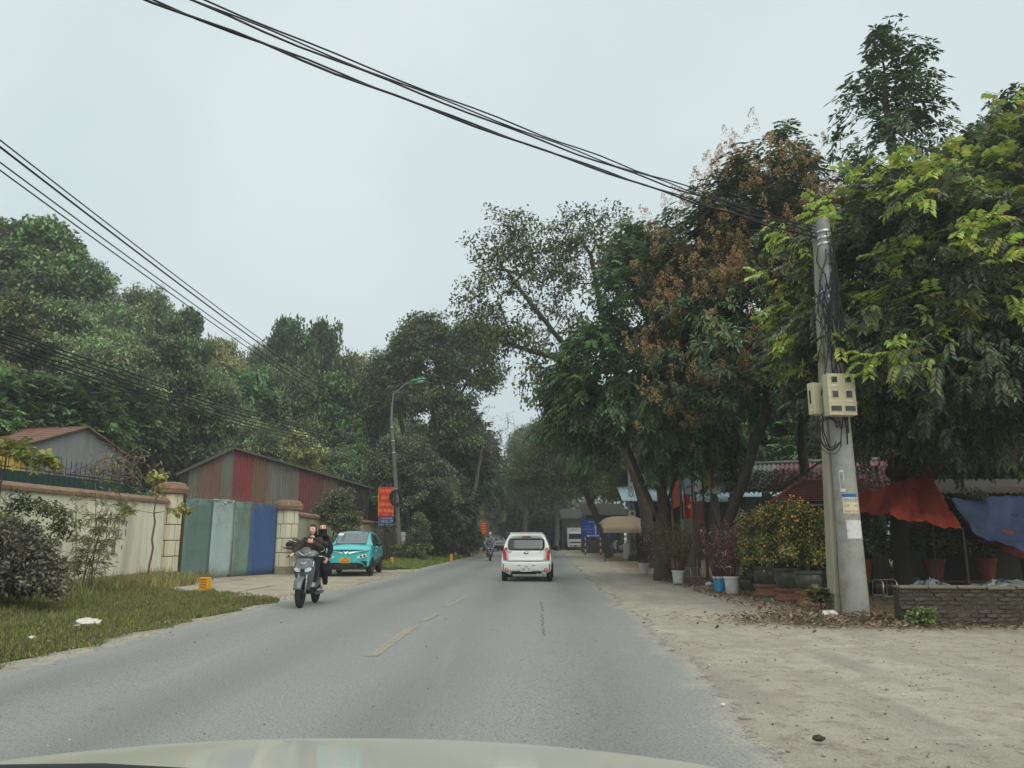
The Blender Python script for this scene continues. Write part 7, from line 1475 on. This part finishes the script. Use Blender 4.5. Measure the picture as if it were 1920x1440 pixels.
def head_verts(c, yaw, tilt=0.0, s=1.0, grow_=0.0, face=True):
    V = []; n, m = 28, 22
    for i in range(m + 1):
        th = math.pi * i / m
        for j in range(n):
            ph = 2 * math.pi * j / n; x, y, z = math.sin(th) * math.cos(ph), math.sin(th) * math.sin(ph), math.cos(th); px, py, pz = .074 * x, .094 * y, .112 * z
            if z < 0: px *= 1 - .30 * z * z; py *= 1 - .10 * z * z if y > 0 else 1 + .12 * z
            if face and y > 0:
                py += .020 * math.exp(-((px / .013) ** 2 + ((pz + .012) / .020) ** 2)) + .008 * math.exp(-((px / .02) ** 2 + ((pz + .045) / .008) ** 2)) + .008 * math.exp(-((px / .02) ** 2 + ((pz + .092) / .014) ** 2)) - .007 * (math.exp(-(((px - .03) / .016) ** 2 + ((pz - .008) / .012) ** 2)) + math.exp(-(((px + .03) / .016) ** 2 + ((pz - .008) / .012) ** 2))) + .004 * math.exp(-((pz - .026) / .008) ** 2)
            p = Vector((px, py, pz)) * (s * (1 + grow_)); V.append(p)
    M = Matrix.Translation(c) @ Matrix.Rotation(yaw, 4, 'Z') @ Matrix.Rotation(tilt, 4, 'X'); V = [M @ p for p in V]
    Fs = [(i * n + j, (i + 1) * n + j, (i + 1) * n + (j + 1) % n, i * n + (j + 1) % n) for i in range(m) for j in range(n)]; return V, Fs, M
def hand(mb, wrist, d, palm_n, curl, s=1.0, side=1):
    d = Vector(d).normalized(); pn = Vector(palm_n); pn = (pn - d * pn.dot(d)).normalized(); w = d.cross(pn) * side; W = Vector(wrist)
    q = Matrix((w, d, pn)).transposed(); mb.ball(W + d * .045 * s, (.04 * s, .052 * s, .017 * s), 12, mat=q)
    for k, ln in enumerate((.068, .078, .072, .056)):
        b = W + d * .085 * s + w * (.03 - .02 * k) * s; p = [b - d * .02 * s]; a = 0.0; cur = b
        for i in range(3): a += curl * (.5 if i == 0 else 1); cur = cur + (d * math.cos(a) + pn * math.sin(a)) * ln * s * (.45, .32, .25)[i]; p.append(cur)
        mb.tube([p[0], b] + p[1:], [.0095 * s, .0095 * s, .009 * s, .0082 * s, .0065 * s], 7)
    b = W + d * .02 * s + w * .03 * s; mb.tube([b, b + (w * .8 + d * .5 + pn * .3).normalized() * .035 * s, b + (w * .8 + d * .5 + pn * .3).normalized() * .035 * s + (d * .8 + pn * .5).normalized() * .03 * s], [.012 * s, .0105 * s, .008 * s], 7)
def person(label, parent_m, J, cloth, legs, hair_long=True, yaw=0.0, scarf=None, helmet=None, coat=False, shoes=None, headtilt=0.0, curlR=.9, curlL=1.0, group='people on two-wheelers'):
    t = thing('person', label, 'person', (0, 0, 0), 0, group); t.matrix_world = parent_m
    names = ['pelvis', 'waist', 'chest', 'neck', 'head', 'rsh', 'rel', 'rwr', 'lsh', 'lel', 'lwr', 'rhip', 'rkn', 'ran', 'rto', 'lhip', 'lkn', 'lan', 'lto']; V = [Vector(J[n]) for n in names]; ix = {n: i for i, n in enumerate(names)}
    E = [('pelvis', 'waist'), ('waist', 'chest'), ('chest', 'neck'), ('neck', 'head'), ('chest', 'rsh'), ('rsh', 'rel'), ('rel', 'rwr'), ('chest', 'lsh'), ('lsh', 'lel'), ('lel', 'lwr'), ('pelvis', 'rhip'), ('rhip', 'rkn'), ('rkn', 'ran'), ('ran', 'rto'), ('pelvis', 'lhip'), ('lhip', 'lkn'), ('lkn', 'lan'), ('lan', 'lto')]
    Rd = dict(pelvis=(.14, .11), waist=(.12, .095), chest=(.135, .10), neck=.05, head=.05, rsh=.055, rel=.04, rwr=.028, lsh=.055, lel=.04, lwr=.028, rhip=.085, rkn=.056, ran=.036, rto=.03, lhip=.085, lkn=.056, lan=.036, lto=.03)
    vb, fb = skin(V, [(ix[a], ix[b]) for a, b in E], [Rd[n] for n in names]); mb = MB(); mb.add(vb, fb)
    hv, hf, HM = head_verts(Vector(J['headc']), yaw, headtilt); mb.add(hv, hf)
    for w_, e_, pn, cu, sd in (('rwr', 'rel', J.get('rpn', (0, .3, -1)), curlR, 1), ('lwr', 'lel', J.get('lpn', (0, .3, -1)), curlL, -1)): hand(mb, J[w_], J.get(w_ + 'd', Vector(J[w_]) - Vector(J[e_])), pn, cu, 1.0, sd)
    for s in (-1, 1): mb.ball(HM @ Vector((s * .074, -.008, -.005)), (.012, .02, .03), 8)
    body = mb.build('body', M_SKIN, t, smooth=True)
    def garment(nm, ns, m, extra, ends):
        sub = [n for n in names if n in ns]; id2 = {n: i for i, n in enumerate(sub)}; vv = [Vector(J[n]) for n in sub]; rr = []
        for n in sub: r = Rd[n]; rr.append(tuple(x + extra.get(n, .018) for x in (r if hasattr(r, '__len__') else (r, r))))
        v, f = skin(vv, [(id2[a], id2[b]) for a, b in E if a in id2 and b in id2], rr); return MB().add(v, f).build(nm, m, t, smooth=True)
    garment('jacket', {'pelvis', 'waist', 'chest', 'neck', 'rsh', 'rel', 'rwr', 'lsh', 'lel', 'lwr'}, cloth, dict(chest=.03, waist=.035, pelvis=.03, rsh=.03, lsh=.03, rel=.028, lel=.028, rwr=.016, lwr=.016, neck=.022), None)
    garment('trousers', {'pelvis', 'rhip', 'rkn', 'ran', 'lhip', 'lkn', 'lan'}, legs, dict(pelvis=.012, rkn=.02, lkn=.02, ran=.022, lan=.022), None)
    for a, b in (('ran', 'rto'), ('lan', 'lto')):
        p, q = Vector(J[a]), Vector(J[b]); d = (q - p); d.z = 0; d.normalize(); z0 = min(p.z, q.z) - .045; rz_ = math.atan2(d.y, d.x)
        mb = MB(); mb.loft([[tuple(Vector((p.x, p.y, z0)) + d * y + Vector((-d.y, d.x, 0)) * (w * c) + Vector((0, 0, h * s_))) for c, s_ in ((-1, 0), (-1, .5), (-.6, 1), (.6, 1), (1, .5), (1, 0))] for y, w, h in ((-.07, .03, .07), (-.03, .04, .10), (.06, .045, .085), (.14, .045, .06), (.19, .03, .045))]); mb.build('shoe', shoes or M_BLACKP, t, smooth=40)
    for s in (-1, 1):
        MB().ball(HM @ Vector((s * .030, .080, .007)), (.0135, .007, .0075), 10, mat=HM.to_3x3()).build('eye', M_EYEW, body, smooth=True); MB().ball(HM @ Vector((s * .030, .0855, .007)), (.009, .004, .008), 8, mat=HM.to_3x3()).build('iris', M_HAIR, body, smooth=True)
        mb = MB(); mb.tube([HM @ Vector((s * x, .088 - .5 * x * x * 8, .026 + z)) for x, z in ((.014, 0), (.03, .005), (.046, -.001))], [.004, .005, .003], 5); mb.build('eyebrow', M_HAIR, body)
    if not scarf: MB().ball(HM @ Vector((0, .094, -.046)), (.024, .009, .0095), 10, mat=HM.to_3x3()).build('lips', M_LIP, body, smooth=True)
    # hair: a cap that leaves the face free, long hair down the back
    hv2, hf2, _ = head_verts(Vector(J['headc']), yaw, headtilt, 1.0, .09, False); inv = HM.inverted(); keep = []
    for f in hf2:
        c = inv @ (sum((hv2[i] for i in f), Vector()) / 4)
        if c.y < .02 or c.z > .062: 
            if not (c.z < -.07 and c.y > -.03): keep.append(f)
    if not helmet:
        h_ = MB().add(hv2, keep).build('hair', M_HAIR, t, smooth=True, solid=.008)
        if hair_long:
            mb = MB(); mb.loft([[tuple(HM @ Vector((w * math.cos(a), yc + dp * math.sin(a), z))) for a in np.linspace(0, 2 * math.pi, 13)[:-1]] for w, dp, yc, z in ((.078, .06, -.04, .03), (.086, .055, -.05, -.05), (.082, .045, -.06, -.13), (.07, .035, -.075, -.20), (.05, .02, -.085, -.27))]); mb.build('hair_length', M_HAIR, h_, smooth=True)
    else:
        hv3, hf3, _ = head_verts(Vector(J['headc']) + Vector((0, -.005, .02)), yaw, headtilt, 1.0, .32, False); keep = [f for f in hf3 if (inv @ (sum((hv3[i] for i in f), Vector()) / 4)).z > (.02 if (inv @ (sum((hv3[i] for i in f), Vector()) / 4)).y > 0 else -.05)]; MB().add(hv3, keep).build('helmet', helmet, t, smooth=True, solid=.01)
    if scarf:
        mb = MB(); c = Vector(J['headc']); mb.loft([[tuple(HM @ Vector((w * math.cos(a), .01 + dp * math.sin(a), z))) for a in np.linspace(0, 2 * math.pi, 17)[:-1]] for w, dp, z in ((.078, .100, -.022), (.086, .112, -.045), (.088, .108, -.08), (.085, .092, -.115), (.10, .10, -.15), (.12, .11, -.19))], caps=False); mb.build('scarf', scarf, t, smooth=True, solid=.006)
    if coat:
        p = Vector(J['pelvis']); mb = MB(); mb.loft([[tuple(Vector((p.x + dx, p.y + dy, 0)) + Vector((w * math.cos(a), dp * math.sin(a), z + .015 * math.sin(a * 5)))) for a in np.linspace(0, 2 * math.pi, 19)[:-1]] for w, dp, dx, dy, z in ((.17, .14, 0, 0, 1.08), (.21, .18, 0, .02, .95), (.29, .26, -.01, .08, .84), (.33, .30, -.01, .10, .70), (.335, .30, -.01, .10, .56))], caps=False); mb.build('coat_skirt', cloth, t, smooth=True, solid=.012)
    return t
M_BRN = mat('dark_brown_fleece', srgb(58, 50, 46), .95, .15, 12, .5, 80); M_BLK = mat('black_coat', srgb(22, 22, 24), .9, .2, 10, .3, 60); M_TRS = mat('black_trousers', srgb(34, 34, 38), .85, .15, 8); M_GRYS = mat('grey_shirt', srgb(128, 130, 136), .9, .1, 8)
DRIVER = dict(pelvis=(0, -.20, .90), waist=(0, -.20, 1.05), chest=(0, -.16, 1.25), neck=(0, -.13, 1.37), head=(0, -.11, 1.45), headc=(-.005, -.085, 1.545), rsh=(.165, -.15, 1.32), rel=(.30, .0, 1.10), rwr=(.315, .185, 1.055), rwrd=(0.02, 1, -.25), rpn=(0, -.1, -1),
  lsh=(-.165, -.15, 1.32), lel=(-.27, .06, 1.13), lwr=(-.06, .075, 1.285), lwrd=(1, .05, .35), lpn=(0, -1, .1), rhip=(.09, -.16, .88), rkn=(.17, .20, .74), ran=(.12, .12, .46), rto=(.12, .24, .43), lhip=(-.09, -.16, .88), lkn=(-.17, .20, .74), lan=(-.12, .12, .46), lto=(-.12, .24, .43))
PASS = dict(pelvis=(-.02, -.58, .95), waist=(-.04, -.56, 1.08), chest=(-.07, -.52, 1.28), neck=(-.10, -.49, 1.41), head=(-.12, -.46, 1.48), headc=(-.145, -.43, 1.585), rsh=(.09, -.52, 1.36), rel=(.20, -.36, 1.14), rwr=(.15, -.22, 1.02), lsh=(-.23, -.52, 1.36), lel=(-.33, -.47, 1.12), lwr=(-.30, -.28, .94), lwrd=(.1, .6, -.6), lpn=(1, 0, -.2),
  rhip=(.08, -.52, .92), rkn=(.26, -.22, .72), ran=(.25, -.37, .38), rto=(.26, -.25, .35), lhip=(-.10, -.52, .92), lkn=(-.27, -.22, .72), lan=(-.26, -.37, .38), lto=(-.27, -.25, .35))
s0_ = G(578, 1139); srz = math.pi + R(1.0); sloc = Vector((s0_.x - .09, s0_.y + .30, .022))
M_GREYP = paint('grey_scooter', srgb(84, 92, 95), .4); M_DGREY = paint('dark_scooter', srgb(62, 66, 68), .45)
scooter('grey scooter carrying two women towards the camera', sloc, srz, M_GREYP, M_DGREY)
sm_ = Matrix.Translation(sloc) @ Matrix.Rotation(srz, 4, 'Z')
person('woman in dark brown top steering the scooter, left hand at her chest', sm_, DRIVER, M_BRN, M_TRS, True, R(-6), shoes=M_SOLE)
person('woman in black coat with face half covered riding behind the driver', sm_, PASS, M_BLK, M_BLK, False, R(8), scarf=M_BLK, coat=True, shoes=M_SOLE)
f0_ = G(918, 1053); frz = math.pi + R(3); floc = Vector((f0_.x, f0_.y + .66, .03)); scooter('dark motorbike coming along the left lane in the distance', floc, frz, paint('dark_bike', srgb(60, 62, 60), .5), M_BLACKP)
FAR = dict(DRIVER); FAR.update(lel=(-.30, .0, 1.10), lwr=(-.315, .185, 1.055), lwrd=(-.02, 1, -.25), lpn=(0, -.1, -1))
person('rider in a grey shirt and pale helmet on the distant motorbike', Matrix.Translation(floc) @ Matrix.Rotation(frz, 4, 'Z'), FAR, M_GRYS, M_TRS, False, 0, helmet=mat('pink_helmet', srgb(206, 178, 176), .3, .05))
k0 = G(1163, 1040); scooter('parked grey-white motorbike under the beige awning', (k0.x, k0.y + .3, .03), R(70), paint('bike_pale', srgb(150, 152, 150), .4), M_BLACKP)
# ================================================================== FAR HOUSES, LITTER, HAZE
M_FARW = mat('far_wall', srgb(104, 102, 94), .9, .12, .6, dirt=srgb(110, 106, 96), dirt_amt=.5, streak=True); M_FARD = mat('far_dark', srgb(70, 70, 66), .9, .15, .8)
def far_house(label, px0, px1, Y, py_top, mw, mr, depth=6, nwin=3):
    a, b = A(px0, 1000, Y), A(px1, 1000, Y); H_ = A(px0, py_top, Y).z; W_ = b.x - a.x; t = thing('far_house', label, 'house', (a.x, Y, 0))
    MB().box((W_ / 2, depth / 2, H_ / 2 - .05), (W_, depth, H_ + .1)).build('wall', mw, t); MB().prism([(-.4, -.6, H_ - .1), (W_ + .4, -.6, H_ - .1), (W_ + .4, depth * .5, H_ + 1.1), (-.4, depth * .5, H_ + 1.1)], (0, 0, .1)).build('roof', mr, t)
    for k in range(nwin):
        x = (k + .5) * W_ / nwin; w = MB().box((x, -.02, H_ * .5), (W_ / nwin * .5, .06, H_ * .42)).build('window', M_FARW if mw is M_FARD else M_FARD, t); MB().box((x, -.055, H_ * .5), (W_ / nwin * .42, .03, H_ * .36)).build('pane', M_DGLASS, w)
    return t
far_house('dim house closing the road end behind the hatchback', 955, 1012, 112, 955, M_FARD, CS['dark']); far_house('grey house beyond the bend right of the hatchback', 1015, 1062, 108, 972, M_FARD, CS['dark'])
far_house('low pale house far left of the bend', 880, 950, 118, 965, M_FARW, CS['dark'], nwin=4); far_house('tan shed front framing the delivery truck', 1058, 1100, 93, 972, mat('tan_wall', srgb(92, 86, 76), .9), CS['dark'], 5, 1); far_house('dark shopfront between the truck and the beige awning', 1100, 1170, 72, 966, M_FARD, CS['dark'], 6, 3)
rg = np.random.default_rng(120); pts = []
for k in range(420): Y = rg.uniform(122, 150); pts.append((rg.uniform(-60, 45), Y, rg.uniform(.5, 11)))
for k in range(120): pts.append((rg.uniform(-24, -9), rg.uniform(80, 125), rg.uniform(.4, 4)))
for k in range(40): pts.append((rg.uniform(5.6, 9), rg.uniform(98, 106), rg.uniform(.4, 4.5)))
for k in range(80): pts.append((rg.uniform(-2, 7.5), rg.uniform(99, 106), rg.uniform(2.6, 7.5)))
for k in range(120): pts.append((rg.uniform(14, 40), rg.uniform(66, 100), rg.uniform(.5, 5)))
undergrowth('undergrowth', 'dim green thicket closing the view beyond the road bend', pts, 1.8, 120, srgb(58, 68, 50), 121, .5, .14)
# loose stones, fallen leaves
def scatter_stones(n, seed, label, xf, smin, smax, cols):
    rg = np.random.default_rng(seed); base = np.array([(1, 0, 0), (-1, 0, 0), (0, 1, 0), (0, -1, 0), (0, 0, .7), (0, 0, -.5)], float); fc = np.array([(0, 2, 4), (2, 1, 4), (1, 3, 4), (3, 0, 4), (2, 0, 5), (1, 2, 5), (3, 1, 5), (0, 3, 5)])
    P = np.array([xf(rg) for _ in range(n)]); S = smin + (smax - smin) * rg.random(n) ** 4; V = P[:, None, :] + base[None] * S[:, None, None] * rg.uniform(.55, 1.3, (n, 6, 3)); Fc = (np.arange(n)[:, None, None] * 6 + fc[None]).reshape(-1, 3)
    C = np.repeat(np.array(cols)[rg.integers(len(cols), size=n)] * rg.uniform(.8, 1.15, (n, 1)), 6, 0); return tag(link(bpy.data.objects.new('gravel_stones', np_mesh('gravel_stones', V.reshape(-1, 3), Fc, M_STONE, C))), label, 'stones', kind='stuff')
M_STONE = leaf_mat('stone', .9, 0.0, 0.0, .2)
SC_ = [srgb(168, 162, 150), srgb(146, 141, 130), srgb(190, 184, 170), srgb(130, 122, 108), srgb(158, 148, 130)]
def xr(rg): Y = 3.2 + 14 * rg.random() ** 1.5; e = float(road_edges(Y)[1]); X = e - .45 + rg.random() ** 1.3 * 9; return (X, Y, .004)
scatter_stones(3600, 131, 'loose gravel stones scattered on the right shoulder', xr, .004, .019, SC_)
def xl(rg): Y = 5 + 28 * rg.random(); e = float(road_edges(Y)[0]); return (e + rg.normal(-.05, .22), Y, .02)
scatter_stones(1600, 132, 'small stones along the left road edge', xl, .006, .022, SC_)
def xm_(rg): Y = 2.4 + 12 * rg.random(); a, b = road_edges(Y); X = a + (b - a) * rg.random(); return (X, Y, road_z(X, Y) + .002)
scatter_stones(260, 133, 'sparse grit and chips on the asphalt', xm_, .004, .014, [srgb(190, 188, 180), srgb(70, 68, 64), srgb(120, 110, 96)])
def litter_leaves(n, seed, label, xf, cols, L=.09):
    rg = np.random.default_rng(seed); P = np.array([xf(rg) for _ in range(n)]); D = rg.normal(0, 1, (n, 3)); D[:, 2] = rg.normal(0.1, .22, n); N = rg.normal(0, .35, (n, 3)) + np.array([0, 0, 1.0]); C = np.array(cols)[rg.integers(len(cols), size=n)] * rg.uniform(.7, 1.2, (n, 1))
    x = leaf_arrays(P, D, N, L * rg.uniform(.6, 1.5, n), L * .22 * rg.uniform(.7, 1.4, n), C, .5, -.05); return tag(link(bpy.data.objects.new('fallen_leaves', np_mesh('fallen_leaves', x[0], x[1], M_LEAF, x[2]))), label, 'leaves', kind='stuff')
LC = [srgb(142, 126, 102), srgb(116, 100, 80), srgb(166, 150, 124), srgb(96, 84, 68), srgb(148, 128, 98)]
def fl1(rg):
    if rg.random() < .55: Y = rg.normal(13.5, .55); X = rg.normal(5.6, 1.0)
    else: Y = rg.uniform(12.4, 27); X = float(road_edges(Y)[1]) + 2.1 + abs(rg.normal(0, 1.3))
    return (X, Y, .035 + .03 * rg.random())
litter_leaves(5200, 141, 'brown fallen leaves around the pole foot and pots', fl1, LC)
def fl2(rg): return (rg.uniform(5.8, 11.5), wa.y - .12 - abs(rg.normal(0, .22)), .02)
litter_leaves(500, 142, 'dry leaves gathered along the low brick wall', fl2, LC)
def fl3(rg): Y = rg.uniform(4, 13); return (float(road_edges(Y)[1]) + rg.random() * 8, Y, .014)
litter_leaves(90, 143, 'stray dry leaves on the gravel shoulder', fl3, LC, .035)
def fl4(rg): Y = rg.uniform(6, 20); return (float(road_edges(Y)[0]) - abs(rg.normal(0, .5)), Y, .05)
litter_leaves(500, 144, 'dry leaves caught along the left grass edge', fl4, LC, .06)
_sh = bpy.data.objects[shop.name]
def fl5(rg): v = rg.random() ** 1.6 * .75; x = rg.uniform(.2, L_SHOP); p = Matrix.Translation(shop.location) @ Matrix.Rotation(shop.rotation_euler.z, 4, 'Z') @ Vector((x, -.2 + 3.4 * v, ez + (rz1 - ez) * v + .045)); return tuple(p)
L_SHOP = (e1 - e0).length
litter_leaves(5200, 145, 'thick layer of dry leaves lying on the pink shop roof', fl5, [srgb(128, 108, 92), srgb(104, 86, 70), srgb(150, 130, 116)], .10)
# white scraps on the gravel
for px, py, lab, r_ in ((1556, 1160, 'crumpled pale plastic bag at the foot of the twin pole', .13), (1330, 1100, 'small white bag on the grass behind the blue bucket', .12), (1356, 1328, 'tiny white scrap on the asphalt edge at lower right', .022), (1536, 1395, 'small brown clod of dirt on the gravel at lower right', .04)):
    p = G(px, py); mb = MB(); g2 = np.random.default_rng(px); mb.ball((0, 0, r_ * .4), (r_, r_ * .7, r_ * .5), 14); mb.v = [tuple(np.array(v) * (1 + g2.normal(0, .13))) for v in mb.v]
    tag(mb.build('litter', M_PALE if 'brown' not in lab else M_MOSS, None, loc=(p.x, p.y, .02), smooth=35), lab, 'litter')
# haze
hz_ = MB(); hz_.box((0, 350, 14.5), (1030, 1030, 32)); hb = hz_.build('haze', [], None); hb['kind'] = 'stuff'; tag(hb, 'thin pale haze hanging over the whole place', 'haze'); hb.data.materials.clear()
HM_ = bpy.data.materials.new('haze'); HM_.use_nodes = True; nt = HM_.node_tree
for n in list(nt.nodes): nt.nodes.remove(n)
o_ = nt.nodes.new('ShaderNodeOutputMaterial'); pv = nt.nodes.new('ShaderNodeVolumePrincipled'); pv.inputs['Color'].default_value = (.9, .95, .96, 1); pv.inputs['Density'].default_value = 0.0016; pv.inputs['Anisotropy'].default_value = 0.2
nt.links.new(pv.outputs[0], o_.inputs['Volume']); hb.data.materials.append(HM_)
